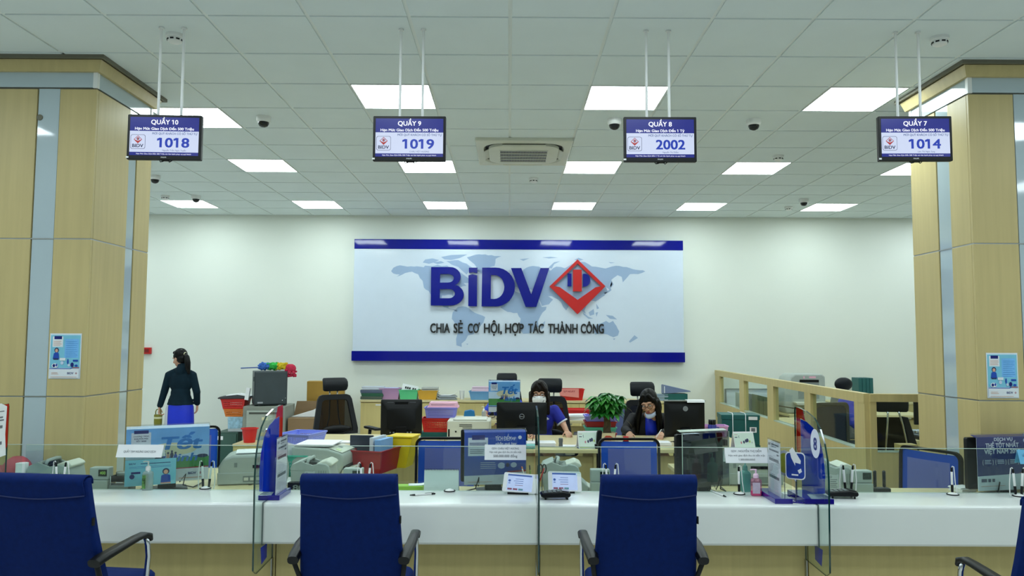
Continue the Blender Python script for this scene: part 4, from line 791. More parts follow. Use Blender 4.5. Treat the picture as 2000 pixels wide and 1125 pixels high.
# baskets
def basket(label, w, d, h, mat, loc, rz=0, holes=True, group=None, taper=.84, nx=12, nz=4, name='plastic_basket', flip=False, cat='basket'):
    r = thing(name, label, cat, loc, rz, group); b = B()
    def P(s, t, z):  # s along the perimeter side index 0..4
        k = int(s) % 4; f = s-int(s); e = taper+(1-taper)*z; W, D = w/2*e, d/2*e
        c = [(-W, -D), (W, -D), (W, D), (-W, D)]; a, q = c[k], c[(k+1) % 4]; return (a[0]+(q[0]-a[0])*f, a[1]+(q[1]-a[1])*f, (h*z) if not flip else h*(1-z))
    for k in range(4):
        n = nx if k % 2 == 0 else max(4, int(nx*d/w)); N = 2*n+1; Z = 2*nz+1
        zz = [.12 + .7*j/Z for j in range(Z+1)]; ss = [.06+.88*i/N for i in range(N+1)]
        strips = [(0, 1, 0, .12), (0, 1, .82, 1), (0, .06, .12, .82), (.94, 1, .12, .82)]
        for a, c, z0, z1 in strips: b.quad(P(k+a*.9999, 0, z0), P(k+c*.9999, 0, z0), P(k+c*.9999, 0, z1), P(k+a*.9999, 0, z1))
        if holes:
            for i in range(N):
                for j in range(Z):
                    if i % 2 and j % 2: continue
                    b.quad(P(k+ss[i], 0, zz[j]), P(k+ss[i+1], 0, zz[j]), P(k+ss[i+1], 0, zz[j+1]), P(k+ss[i], 0, zz[j+1]))
        else: b.quad(P(k+.06, 0, .12), P(k+.94, 0, .12), P(k+.94, 0, .82), P(k+.06, 0, .82))
    b.flat = True; o = b.build('body', mat, r, solid=.003)
    z0 = 0.002 if not flip else h-.002
    b = B(); b.box(-w/2*taper, w/2*taper, -d/2*taper, d/2*taper, z0-.002, z0+.002); b.build('bottom', mat, r)
    zr = h if not flip else 0; b = B(); o1 = rrect(w+.02, d+.02, .02, 3); i1 = rrect(w-.008, d-.008, .012, 3)
    b.loft([[(x, y, zr-.006) for x, y in o1], [(x, y, zr+.004) for x, y in o1], [(x, y, zr+.004) for x, y in i1], [(x, y, zr-.006) for x, y in i1], [(x, y, zr-.006) for x, y in o1]], cap=False); b.build('rim', mat, r)
    return r
TEAL = M('teal_plastic', '#52BBA4', .4); BRED = M('basket_red', '#D0201C', .4); DRED = M('basket_dark_red', '#A01822', .35); YEL = M('yellow_plastic', '#E8CC10', .4); LILAC = M('lilac_plastic', '#8C8CE0', .4); PINK = M('pink_plastic', '#F0B8CC', .4)
MAUVE = M('mauve_plastic', '#B48CB8', .4); MINT = M('mint_plastic', '#5CC890', .4); AMBER = M('amber_plastic', '#D8A83C', .4); ORNG = M('orange_plastic', '#E07A28', .4); PERI = M('periwinkle_plastic', '#8494E8', .4)
DGRN = M('dark_green_box', '#0E5A58', .5, var=.1); NVF = M('navy_folder', '#2A3444', .3, coat=.2); LBL = M('light_blue_folder', '#7CAEE0', .4)
p = at(577, 905, 5.62); tb = basket('teal mesh basket of papers left of the large grey printer', .24, .3, .15, TEAL, (p.x-.01, 5.75, .722))
for k, (dx, ry, l) in enumerate(((-.06, .3, 'bent white sheet standing in the teal basket, left one'), (.03, -.35, 'bent white sheet standing in the teal basket, right one'))):
    q = thing('paper_sheet', l, 'paper', local(tb.location, 0, dx, -.02, .01), 0); b = B(); b.cbox((0, 0, .11), (.12, .002, .2), (.1, ry, .2)); b.build('sheet', WPAPER, q)
paper('loose white papers lying before the teal basket', (at(560, 930, 5.42).x, 5.42, .722), .2, .2, .2, .012, 2, jit=.015)
p = at(742, 900, 5.75); rb = basket('dark red basket of folders right of the large grey printer', .26, .34, .165, DRED, (p.x-.06, 5.9, .722), -.3, holes=False)
for k, (dx, hh, m, l, nm) in enumerate(((-.05, .26, NVF, 'navy folder standing in the dark red basket', 'folder'), (.035, .25, M('frosted_folder', '#C8D4DC', .3), 'frosted folder standing in the dark red basket', 'folder'), (.085, .235, LBL, 'light blue folder standing in the dark red basket', 'folder'))):
    q = thing(nm, l, 'folder', local(rb.location, -.3, dx-.02, 0, .006), -.3 if k else -.1); b = B(); W_ = (.2, .03, .045)[k]
    b.box(-W_/2 if k else -.12, W_/2 if k else .06, -.1 if k else -.05, .12 if k else -.035, 0, hh); b.build('cover', m, q, bevel=.002)
p = at(795, 890, 6.1); yb_ = thing('magazine_file', 'bright yellow file box right of the dark red basket', 'file box', (p.x-.03, 6.1, .722), -.2)
b = B(); b.prism([(-.08, 0), (.05, 0), (.1, .23), (-.09, .23)], -.09, .09); b.build('box', YEL, yb_, bevel=.004); B().box(-.1, .11, -.1, .1, .231, .245).build('rim', YEL, yb_, bevel=.004)
# ---------------------------------------------------------------- small things on the counter top
def pen_stand(label, loc, n=1, rz=0, pens=True):
    r = thing('pen_holder', label, 'pen holder', loc, rz, 'tethered counter pens')
    b = B(); b.lathe([(.034, 0), (.036, .004), (.034, .009), (.024, .018), (.01, .023), (.001, .024)], 24); b.build('base', WHITE, r, smooth=60)
    b = B(); b.tube([(.033*math.cos(2*PI*k/20), .033*math.sin(2*PI*k/20), .011) for k in range(20)], .004, 6, closed=True); b.build('base_ring', BLACK, r, smooth=180)
    if pens:
        for k in range(n):
            x = .0 if n == 1 else (-.016, .02)[k]; t = Vector((x*.6, 0, .13)).normalized(); p0 = Vector((x, .004, .02))
            b = B(); b.cap(p0, p0+t*.045, .0075, .0085, 10, 0); b.cap(p0+t*.045, p0+t*.125, .0072, .0072, 10, 1); b.cap(p0+t*.125, p0+t*.15, .0068, .006, 10, 0); b.build('pen', [BLACK, WHITE], r, smooth=60)
            tp = p0+t*.15; s = 1 if k or n == 1 else -1
            b = B(); b.tube([tp, tp+Vector((s*.006, 0, .012)), tp+Vector((s*.014, 0, .008)), tp+Vector((s*.018, .002, -.03)), tp+Vector((s*.022, .004, -.09)), (x+s*.032, .01, .02), (x+s*.028, .006, .006)], .003, 6); b.build('cord', WHITE, r, smooth=180)
    return r
pen_stand('white pen holder with two pens left of the left divider', atz(401, 957, CT), 2)
pen_stand('empty white pen holder base in front of the spiral pad', atz(878, 962, CT), 1, pens=False)
pen_stand('white pen holder with one pen left of the teal sanitizer', atz(1444, 968, CT), 1)
pen_stand('white pen holder with two pens behind the left foreground chair', (at(712, 935, 4.87).x, 4.87, CT), 2)
pen_stand('white pen holder with two pens behind the right foreground chair', (at(1192, 935, 4.87).x, 4.87, CT), 2)
pen_stand('white pen holder with two pens behind the black reader right of the 8 divider', atz(1657, 964, CT), 2)
pen_stand('white pen holder with one pen near the mesh chair by the right pillar', atz(1861, 969, CT), 1)
pen_stand('white pen holder with two pens before the navy award poster', atz(1990, 972, CT), 2)
pen_stand('white pen holder with two pens behind the chair at the left edge', (at(116, 935, 4.87).x, 4.87, CT), 2)
def pen(label, p0, p1):
    p0 = Vector(p0); p1 = Vector(p1); d = p1-p0; a = math.atan2(d.y, d.x); L = d.length
    r = thing('ballpoint_pen', label, 'pen', (p0.x, p0.y, CT), a, 'loose pens on the counter'); b = B()
    b.cap((0, 0, .006), (.028, 0, .006), .003, .006, 10, 0); b.cap((.03, 0, .006), (L*.85, 0, .006), .0058, .0058, 10, 1); b.cap((L*.86, 0, .006), (L, 0, .006), .0055, .005, 10, 0); b.build('barrel', [BLACK, WHITE], r, smooth=60)
    b = B(); b.box(L*.6, L*.97, -.002, .002, .012, .0135); b.build('clip', BLACK, r)
pen('loose black and white pen on the counter left of the spiral pad', atz(801, 969, CT), atz(849, 966, CT))
pen('loose black and white pen before the clear-covered monitor', atz(1418, 972, CT), atz(1384, 958, CT))
def pump_bottle(label, loc, h, w, body, pump, liquid=None, lab=None, rz=0, flat=.7):
    r = thing('pump_bottle', label, 'bottle', loc, rz, 'hand sanitizer bottles'); o = rrect(w, w*flat, w*.25, 4)
    b = B(); b.loft([[(x*.94, y*.94, 0) for x, y in o], [(x, y, .005) for x, y in o], [(x, y, h*.55) for x, y in o], [(x*.93, y*.93, h*.6) for x, y in o], [(x*.5, y*.6, h*.645) for x, y in o], [(x*.4, y*.5, h*.66) for x, y in o]]); b.build('bottle', body, r, smooth=50)
    if liquid: b = B(); b.loft([[(x*.9, y*.9, .003) for x, y in o], [(x*.96, y*.96, .008) for x, y in o], [(x*.96, y*.96, h*.17) for x, y in o]]); b.build('liquid', liquid, r, smooth=50)
    b = B(); b.lathe([(w*.25, h*.655), (w*.25, h*.76), (w*.19, h*.8), (w*.075, h*.82), (w*.07, h*.93), (w*.1, h*.935), (w*.1, h*.965)], 18); b.tube([(w*.05, 0, h*.955), (-w*.3, 0, h*.96), (-w*.5, 0, h*.945)], w*.06, 8); b.build('pump', pump, r, smooth=40)
    if lab: b = B(); b.flat = True; b.rect(-w*.38, w*.3, h*.1, h*.5, -w*flat/2-.0006, 0); b.build('label', lab, r)
    return r
CLRB = clear('clear_bottle', '#E8F0EE', .5, .06, body=.35, bcol='#DCE6E4', rough=.1); PINKB = clear('pink_bottle', '#F8D4E8', .5, .06, body=.18, bcol='#E8A0C8', rough=.1); PINKL = M('pink_gel', '#F0208C', .25); TEALB = M('teal_bottle', '#6CB4B0', .3)
LEAFL = M('leafy_label', '#4C7A3C', .5, var=.9, scale=70); GLBL = M('grey_label', '#C8B8CC', .5, var=.1, scale=40)
s1 = pump_bottle('clear sanitizer bottle with a leafy green label, by the leftmost poster', atz(288, 957, CT), .185, .062, CLRB, WHITE, rz=.1)
b = B(); o = rrect(.063, .0442, .0157, 4); b.loft([[(x-.0005 if x < 0 else -.006, y*1.03, .012) for x, y in o], [(x-.0005 if x < 0 else -.006, y*1.03, .095) for x, y in o]]); b.build('label', LEAFL, s1, smooth=50)
pump_bottle('pink sanitizer bottle with white pump on the counter', atz(1477, 968, CT), .165, .066, PINKB, M('pink_pump', '#ECC8E0', .35), PINKL, GLBL, rz=-.1)
pump_bottle('teal sanitizer bottle behind the pink one', atz(1459, 961, CT) + Vector((0, .03, 0)), .2, .06, TEALB, TEALB, rz=.2, flat=.95)
TS = M('tablet_screen', '#B4CDF4', .12, emit=.85, var=.06, scale=10); TBAR_ = M('tablet_bar_blue', '#3C64B4', .2, emit=.6, var=0); TMAR = M('tablet_button_maroon', '#8A5068', .2, emit=.6, var=0); TTL = M('tablet_button_teal', '#5C98A8', .2, emit=.6, var=0)
def tablet(label, loc, rz, tilt, roll=0):
    r = thing('tablet', label, 'tablet', loc, rz, 'white tablets on the counter'); w, h = .21, .13
    T = Matrix.Translation((0, 0, .012)) @ Matrix.Rotation(roll, 4, 'Y') @ Matrix.Rotation(-tilt, 4, 'X')
    b = B(); b.T = T; b.prism(rrect(w, h, .012, 4, 0, h/2), 0, .009); b.build('casing', WHITE, r, bevel=.002)
    s = B(); s.flat = True; s.T = T; x0, x1 = -w/2+.026, w/2-.026; y = -.0005
    s.rect(x0, x1, .01, h-.01, y, 0); s.rect(x0, x1-.008, h-.022, h-.012, y-.0003, 1)
    for k in range(3): s.rect(x0+.006+.034*k, x0+.034+.034*k, .014, .026, y-.0003, (2, 2, 3)[k])
    s.disc(x0+.014, .075, .008, .008, y-.0003, 1); s.rect(x0+.008, x0+.02, .056, .061, y-.0003, 1)
    for k in range(4): s.rect(x0+.05-.01*(k == 2), x0+.1, .045+.014*k, .048+.014*k, y-.0003, (2, 1, 1, 1)[k])
    s.build('screen', [TS, TBAR_, TMAR, TTL], r)
    b = B(); b.box(-.07, .06, .0, .016, 0, .012); b.prism([(.0, .01), (.012, .01), (.07, 0), (.06, 0)], -.06, .05, 'x'); b.build('stand', BLACK, r)
    return r
tablet('white tablet leaning left of the middle divider', atz(1013, 966, CT), -.12, .62, .06)
tablet('white tablet standing right of the middle divider', atz(1104, 964, CT), .06, .5, .03)
def reader(label, loc, rz):
    r = thing('card_reader', label, 'card reader', loc, rz, 'black keypad readers'); b = B()
    b.prism([(-.09, .02), (-.085, .038), (.04, .05), (.088, .042), (.092, .022), (.08, .014), (-.07, .012)], -.045, .045); b.build('body', BLACK, r, bevel=.007, smooth=40)
    b = B()
    for i in range(4):
        for j in range(3): b.cbox((-.06+.026*i, -.025+.025*j, .042+.0026*i), (.016, .014, .004), (0, -.09, 0))
    b.build('keypad', MACHD, r); b = B(); b.cbox((.06, 0, .0495), (.04, .07, .003), (0, .12, 0)); b.build('display', BLACKG, r)
    for x, y in ((-.06, -.03), (-.06, .03), (.07, -.03), (.07, .03)): b = B(); b.lathe([(.006, 0), (.006, .018)], 8, (x, y, 0)); b.build('foot', BLACK, r)
reader('black keypad reader in front of the right tablet', atz(1084, 974, CT), .05)
reader('black keypad reader right of the divider marked 8', atz(1643, 972, CT), -.1)
# leaflet stands: purple acrylic foot and an upright rate sheet
PURP = M('purple_acrylic', '#1C1088', .12, coat=.5, var=.1)
def rate_sheet(b, w, h, mi=0):
    pass
def leaflet_stand(label, loc, side, h=.225, foot=True):
    """sheet stands in the depth direction; side=-1 faces -x, +1 faces +x"""
    r = thing('leaflet_stand', label, 'leaflet holder', loc, 0, 'purple-footed rate sheet stands')
    if foot: b = B(); b.box(-.045, .06, -.13, .2, 0, .03); b.build('foot', PURP, r, bevel=.002)
    b = B(); b.prism([(-.105, .031), (-.1, h+.03), (.11, h+.03), (.115, .031)], -.001, .001, 'x'); b.build('sheet', WPAPER, r)
    a, t = B(), B(); a.flat = t.flat = True
    T = Matrix.Translation((side*.0016, .005, .032)) @ Matrix.Rotation(side*PI/2, 4, 'Z'); a.T = T; t.T = Matrix.Translation((side*.0002, 0, 0)) @ T
    w = .2; t.text('BIDV', -w*.38, h*.9, h*.05, 0, w=w*.2, bold=.02, al='L' if False else 'C')
    for x0, x1, z0, z1, m in ((-.2, .42, .92, .945, 0), (-.2, .2, .88, .9, 1), (-.4, .42, .80, .835, 0), (.25, .42, .74, .77, 0), (-.42, .0, .68, .69, 1), (-.42, .42, .61, .665, 0), (-.42, .1, .36, .37, 1), (-.42, .42, .29, .345, 0)): a.rect(w*x0, w*x1, h*z0, h*z1, 0, m)
    for k in range(8): a.rect(-w*.38, w*.38*(1 if k % 3 else .6), h*(.4+.024*k), h*(.405+.024*k), 0, 2)
    for k in range(7): a.rect(-w*.4, w*.36*(1 if k % 2 else .7), h*(.1+.024*k), h*(.105+.024*k), 0, 2)
    a.build('printed_table', [GREY, LGREY, M('faint_ink', '#C4C8CE', .6)], r); t.build('lettering', GREY, r)
    b = B(); b.prism([(-.11, .031), (-.105, h+.04), (.115, h+.04), (.12, .031)], -.0035, -.0025, 'x'); b.prism([(-.11, .031), (-.105, h+.04), (.115, h+.04), (.12, .031)], .0025, .0035, 'x'); b.build('acrylic_sleeve', ACRY, r)
leaflet_stand('rate sheet standing in the purple block of the left divider', (-1.375, 4.71, CT), 1, h=.325, foot=False)
leaflet_stand('rate sheet on a purple foot beside the pink bottle', (1.605, 4.69, CT), -1, h=.315)
divider(-3.13, 'curved glass divider half hidden at the left edge of the photo')
q = thing('rate_sheet', 'long rate sheet taped over the divider at the left edge', 'paper', (-3.118, 4.66, .955), 0)
h = .35; b = B(); b.prism([(-.16, 0), (.165, .03), (.15, .16), (.155, .33), (.1, .352), (0, .35), (-.16, .33)], 0, .0015, 'x'); b.build('sheet', WPAPER, q)
a, t = B(), B(); a.flat = t.flat = True; T = Matrix.Translation((.0022, .0, 0)) @ Matrix.Rotation(PI/2, 4, 'Z'); a.T = T; t.T = T
t.text('BIDV', -.09, .29, .018, 0, w=.06, bold=.02)
for x0, x1, z0, z1, m in ((-.03, .13, .3, .306, 0), (-.03, .06, .286, .291, 0), (-.1, .12, .262, .272, 0), (.06, .13, .245, .254, 0), (-.11, .12, .2, .218, 0), (-.11, .12, .1, .12, 0)): a.rect(x0, x1, z0, z1, 0, m)
for k in range(6): a.rect(-.1, .09, .132+.01*k, .134+.01*k, 0, 1); a.rect(-.1, .1, .045+.009*k, .047+.009*k, 0, 1)
a.build('printed_table', [GREY, LGREY], q); t.build('lettering', GREY, q)
# small signs on wire stems beside the 8 divider
q = thing('card_sign', 'rounded blue card payment sign on a thin stem by the 8 divider', 'sign', (1.69, 4.5505, CT), -.55); q.scale = (1.08, 1, 1.28); q.location = (1.705, 4.62, CT)
b = B(); b.cbox((0, 0, .003), (.09, .07, .006)); b.build('foot', PURP, q); B().tube([(0, 0, .006), (0, 0, .10)], .0022, 6).build('stem', STEEL, q)
b = B(); b.prism(rrect(.105, .125, .02, 4, 0, .165), 0, .003); b.build('border', WPAPER, q)
b = B(); b.prism(rrect(.095, .115, .017, 4, 0, .165), -.001, 0); b.build('blue_face', M('sign_card_blue', '#1C3C96', .3, var=.3, scale=18), q)
b = B(); b.flat = True; b.add([(x, -.0018, z) for x, z in ((-.03, .235), (-.012, .25), (.03, .19), (.028, .175), (.0, .18), (.0, .165), (-.02, .2))], [tuple(range(7))]); b.rect(-.02, .015, .12, .127, -.0018); b.add([(x, -.0018, z) for x, z in ((.02, .13), (.035, .14), (.03, .155), (.012, .145))], [(0, 1, 2, 3)]); b.build('pictogram', WPAPER, q)
b = B(); b.ball((0, 0, .098), .006, 8); b.build('clip', CHROME, q, smooth=180)
q = thing('round_sign', 'small round yellow-green sign on a thin stem behind the card sign', 'sign', (1.70, 4.79, CT), -.7); q.scale = (1, 1, 1.22)
b = B(); b.cbox((0, 0, .003), (.06, .05, .006)); b.build('foot', PURP, q); B().tube([(0, 0, .006), (0, 0, .11)], .0022, 6).build('stem', STEEL, q)
b = B(); b.prism([(.052*math.cos(a_)*(1+.05*(k % 2)), .165+.062*math.sin(a_)*(1+.05*(k % 2))) for k, a_ in enumerate([2*PI*i/28 for i in range(28)])], 0, .003); b.build('border', LGREY, q)
b = B(); b.flat = True; b.disc(0, .165, .04, .05, -.001); b.build('face', M('olive_yellow', '#8E9428', .45, var=.15, scale=30), q)
# name signs hung on the glass screen
def tent(label, px, txts, w, h, mat, rz=0, Y=4.885, cat='name sign'):
    p = at(px[0], px[1], Y); r = thing('tent_sign', label, cat, (p.x, Y, p.z), rz, 'folded name signs on the glass screen')
    b = B(); b.prism([(-.03, 0), (-.0, h), (.028, .0), (.026, .0), (0, h-.004), (-.028, 0)], -w/2, w/2, 'x', 0); b.build('card', mat, r)
    t = B(); t.flat = True; al = math.atan2(.03, h); t.T = Matrix.Translation((0, -.0306, 0)) @ Matrix.Rotation(-al, 4, 'X')
    for s, z, hh, ww, bo in txts: t.text(s, 0, z, hh, -.0002, w=ww, bold=bo)
    t.build('lettering', GREY if mat is not LBLC else PNAVY, r)
    b = B(); b.box(-w/2+.02, w/2-.02, .010 if False else -.004, .004, .0, .004); b.build('hook_strip', ACRY, r)
    return r
LBLC = M('light_blue_card', '#6CB8E0', .5)
# the top edge of the glass is at z 1.04; the cards sit astride it
tent('white folded sign on the glass before the leftmost Tet poster', (275, 892), [('QUẦY TẠM NGƯNG GIAO DỊCH', .03, .014, .20, .01)], .285, .075, WPAPER)
tent('white name sign for 500 million on the glass before the blue points poster', (987, 897), [('GDV: CHÂU VIỆT HƯƠNG', .066, .012, .17, .01), ('Hạn mức giao dịch thu chi tiền mặt', .044, .012, .2, .005), ('500.000.000 đồng', .017, .016, .15, .015)], .26, .09, WPAPER)
tent('white name sign on the glass above the teal sanitizer', (1457, 903), [('GDV : NGUYỄN THỊ DIỄM', .068, .013, .19, .01), ('Hạn mức giao dịch thu chi tiền mặt', .042, .012, .23, .005), ('1.000.000.000đ', .016, .012, .1, .01)], .27, .09, WPAPER)
tent('light blue folded name card on the glass at the right edge', (2018, 905), [('LÂM THỊ NGỌC SANG', .048, .014, .15, .01), ('Giao dịch viên', .026, .011, .09, .005)], .2, .085, LBLC)
# spiral pad, ruler, papers
q = thing('spiral_notepad', 'blank spiral-bound desk pad standing behind the counter glass', 'notepad', (at(862, 940, 4.97).x, 4.98, .765), 0)
b = B(); b.prism([(-.02, -.04), (.0, .115), (.003, .115), (.06, -.04), (.057, -.04), (.0015, .108), (-.017, -.04)], -.11, .11, 'x'); b.build('cover', WPAPER, q)
b = B()
for k in range(22): x = -.105+.01*k; b.tube([(x, .0015+.006*math.cos(a_), .116+.006*math.sin(a_)) for a_ in [2*PI*i/8 for i in range(8)]], .0013, 5, closed=True)
b.build('wire_binding', BLACK, q)
q = thing('green_box', 'flat lime green box behind the counter glass, left of the spiral pad', 'box', (at(800, 948, 5.08).x, 5.06, .72), 0); B().box(-.095, .09, -.03, .06, 0, .045).build('box', M('lime_green', '#9CCC3C', .5), q, bevel=.002)
loose('white paper lying on the lime green box', (at(818, 940, 5.1).x, 5.09, .766), .1, .13, .08)
LCAP = M('lime_cap', '#9AB040', .4)
q = thing('paper_roll', 'white paper roll behind the chair at the left edge', 'paper roll', (-3.115, 4.99, .721), 0); b = B(); b.lathe([(.036, 0), (.036, .19), (.02, .19), (.02, .17)], 24); b.build('roll', WPAPER, q, smooth=40)
q = thing('red_bag', 'crumpled pinkish red bag on the worktop at the left edge', 'bag', (-3.235, 5.1, .721), 0); b = B(); b.ball((.02, 0, .11), (.1, .075, .11), 10); b.ball((-.08, 0, .08), (.1, .075, .08), 10); b.build('bag', M('dusty_red', '#B8505C', .6, bump=.6, bscale=25), q, smooth=180)
# pen cup by the middle divider
q = thing('pen_cup', 'dark mesh pen cup full of pens by the middle divider', 'pen cup', (at(1040, 940, 5.03).x, 5.03, .72), 0)
b = B(); b.lathe([(.042, 0), (.045, .1), (.042, .1), (.04, .005)], 20); b.build('cup', BLACK, q, smooth=40)
PNAME = ('red', 'blue', 'black', 'orange', 'white', 'lime green', 'silver')
PCOL = [RED, BANKL, BLACK, ORNG, WHITE, LCAP, STEEL]
for k in range(7):
    a_ = 2*PI*k/7; t = Vector((.35*math.cos(a_), .3*math.sin(a_), 1)).normalized(); p0 = Vector((.02*math.cos(a_), .02*math.sin(a_), .006)); L = RND.uniform(.15, .19)
    pp = thing('pen', f'{PNAME[k]} pen standing in the dark pen cup by the middle divider', 'pen', q.location+p0, 0, 'pens in the dark pen cup'); b = B(); b.cap((0, 0, 0), t*L, .005, .0045, 8); b.build('barrel', PCOL[k % 7], pp, smooth=60)
q = thing('scissors', 'scissors with black loops in the pen cup by the middle divider', 'scissors', (at(1058, 940, 5.06).x, 5.05, .728), 0)
b = B(); b.tube([(0, 0, 0), (.004, 0, .12)], .004, 6); b.build('blade', STEEL, q)
for s in (-1, 1): b = B(); b.tube([(.004+s*.012+.012*math.cos(a_), 0, .15+.028*math.sin(a_)) for a_ in [2*PI*i/12 for i in range(12)]], .0045, 6, closed=True); b.build('handle', BLACK, q, smooth=180)
q = thing('pen_tray', 'clear pen tray with markers near the right mesh chair', 'pen tray', (at(1715, 945, 5.1).x, 5.08, .72), 0); B().box(-.06, .06, -.03, .03, 0, .04).build('tray', BLACK, q, bevel=.003)
for s in (-1, 1):
    pp = thing('marker_pen', f'dark marker standing in the pen tray near the right mesh chair, {"left" if s < 0 else "right"} one', 'pen', q.location+Vector((s*.03, 0, .041)), 0, 'markers in the pen tray'); b = B(); b.cap((0, 0, .012), (0, 0, .1), .011, .011, 10); b.build('barrel', BLACKG, pp, smooth=60)
paper('white papers beside the award poster monitor', (at(1885, 950, 5.15).x, 5.18, .722), .3, .12, .1, .03, 3)
q = thing('led_clock', 'dark digital number display lying behind the left divider', 'display', (at(590, 952, 5.03).x, 5.03, .72), 0); B().box(-.09, .09, -.02, .03, 0, .07).build('casing', BLACK, q, bevel=.004)
t = B(); t.flat = True; t.text('808', .0, .022, .035, -.0212, w=.11); t.build('digits', MACHD, q)
q = thing('note_binder', 'black and grey roller machine right of the left-edge banknote counter', 'machine', (at(232, 935, 5.05).x, 5.08, .72), 0)
b = B(); b.box(-.06, .07, -.04, .06, 0, .04); b.build('base', MACHD, q, bevel=.004); b = B(); b.box(-.05, .09, .02, .06, .05, .12); b.build('frame', STEEL, q, bevel=.01)
for k in range(2): b = B(); b.lathe([(.018, -.05), (.018, .05)], 14, (-.03+.05*k, 0, .075), M=Euler((0, PI/2, 0)).to_matrix()); b.build('roller', BLACK, q, smooth=40)
b = B(); b.box(-.058, -.05, -.03, .03, .03, .1); b.box(.05, .058, -.03, .03, .03, .1); b.build('bracket', CHROME, q)
# ---------------------------------------------------------------- back-office clutter
def on(px, Y): return at(px, 800, Y).x
# left desk
basket('periwinkle mesh tray on the left back desk', .30, .34, .11, PERI, (on(592, 7.1), 7.12, .751), -.25, nx=14, nz=4)
paper('white envelope pile on the left back desk', (on(672, 7.25), 7.27, .751), -.05, .24, .14, .012, 2)
q = thing('keyboard', 'black keyboard in front of the old square monitor', 'keyboard', (on(772, 7.05), 7.03, .751), .04)
b = B(); b.prism([(-.08, 0), (.07, 0), (.07, .026), (-.08, .014)], -.22, .22, 'x'); b.build('case', BLACK, q, bevel=.004)
b = B()
for j in range(5):
    for i in range(18): b.cbox((-.205+.024*i, -.06+.028*j, .02+.0022*j), (.018, .02, .01))
b.build('keys', BLACKG, q)
q = thing('computer_mouse', 'black mouse left of the old square monitor', 'mouse', (on(722, 7.5), 7.5, .751), .3); b = B(); b.ball((0, 0, .008), (.03, .055, .03), 12); b.build('shell', BLACK, q, smooth=180)
tbx = thing('teal_box', 'flat dark teal box under the red mesh basket', 'box', (on(852, 7.75), 7.74, .751), 0); B().box(-.14, .14, -.1, .12, 0, .055).build('box', DGRN, tbx, bevel=.003)
basket('bright red mesh basket on the middle back desk', .28, .22, .13, BRED, (on(853, 7.72), 7.74, .807), 0, nx=13, nz=4)
basket('lilac mesh basket stacked above the red one', .31, .22, .10, LILAC, (on(862, 7.72), 7.74, .945), 0, nx=18, nz=4, taper=.9)
basket('pink mesh basket turned upside down over the lilac one', .29, .2, .045, PINK, (on(866, 7.72), 7.74, 1.05), 0, nx=18, nz=1, flip=True, taper=.9)
q = thing('laser_printer', 'beige laser printer on the middle back desk', 'printer', (on(917, 7.45), 7.5, .751), 0)
b = B(); b.box(-.205, .205, -.16, .19, 0, .2); b.build('body', CREAM, q, bevel=.012, seg=3); b = B(); b.box(-.15, .17, -.15, .15, .201, .212); b.build('top_cover', CREAM, q, bevel=.004)
b = B()
for k in range(3): b.box(-.09+.03*(k == 0), .03, -.1625, -.16, .13+.015*k, .135+.015*k)
b.build('vent', BLACK, q); b = B(); b.box(-.13, -.115, -.163, -.16, .09, .105); b.box(-.195, -.18, -.163, -.16, .05, .12); b.box(.15, .165, -.163, -.16, .09, .105); b.build('port', BLACK, q)
q = thing('tape_dispenser', 'blue device on a black base on the rear desk', 'desk device', (on(917, 9.5), 9.5, .751), 0); b = B(); b.prism([(-.085, 0), (.085, 0), (.085, .02), (-.085, .02)], -.06, .06); b.build('base', BLACK, q); b = B(); b.prism([(-.07, .021), (.07, .021), (.06, .1), (.02, .115), (-.06, .1)], -.05, .05); b.build('body', M('device_blue', '#2878B0', .4), q, bevel=.006)
pump_bottle('clear pump bottle on the rear desk before the far Tet poster', (on(945, 9.4), 9.42, .751), .165, .055, CLRB, WHITE)
# middle / right desk items
paper('thick white paper pile by the middle divider on the back desk', (on(1052, 7.1), 7.12, .751), 0, .30, .2, .035, 5)
paper('aqua folder pile under the widescreen monitor', (on(1037, 6.99), 6.93, .751), 0, .1, .08, .035, 2, mat=M('aqua_folder', '#8CC8C4', .5))
q = thing('rubber_stamp', 'small grey rubber stamp on the back desk', 'stamp', (on(1095, 7.05), 7.03, .751), 0); b = B(); b.lathe([(.017, 0), (.019, .01), (.017, .035), (.02, .05), (.02, .075), (.014, .08)], 14); b.build('body', M('stamp_grey', '#5C646C', .35), q, smooth=40)
loose('white sheet between the grey stamp and the desk calendar', (on(1110, 7.1), 7.1, .752), -.3, .14, .14, .004)
q = thing('rubber_stamp', 'red self-inking stamp in front of the bending person', 'stamp', (on(1222, 7.3), 7.3, .751), 0); b = B(); b.box(-.027, .027, -.02, .02, 0, .02); b.build('foot', BLACK, q); b = B(); b.box(-.024, .024, -.018, .018, .021, .065); b.build('body', BRED, q, bevel=.004)
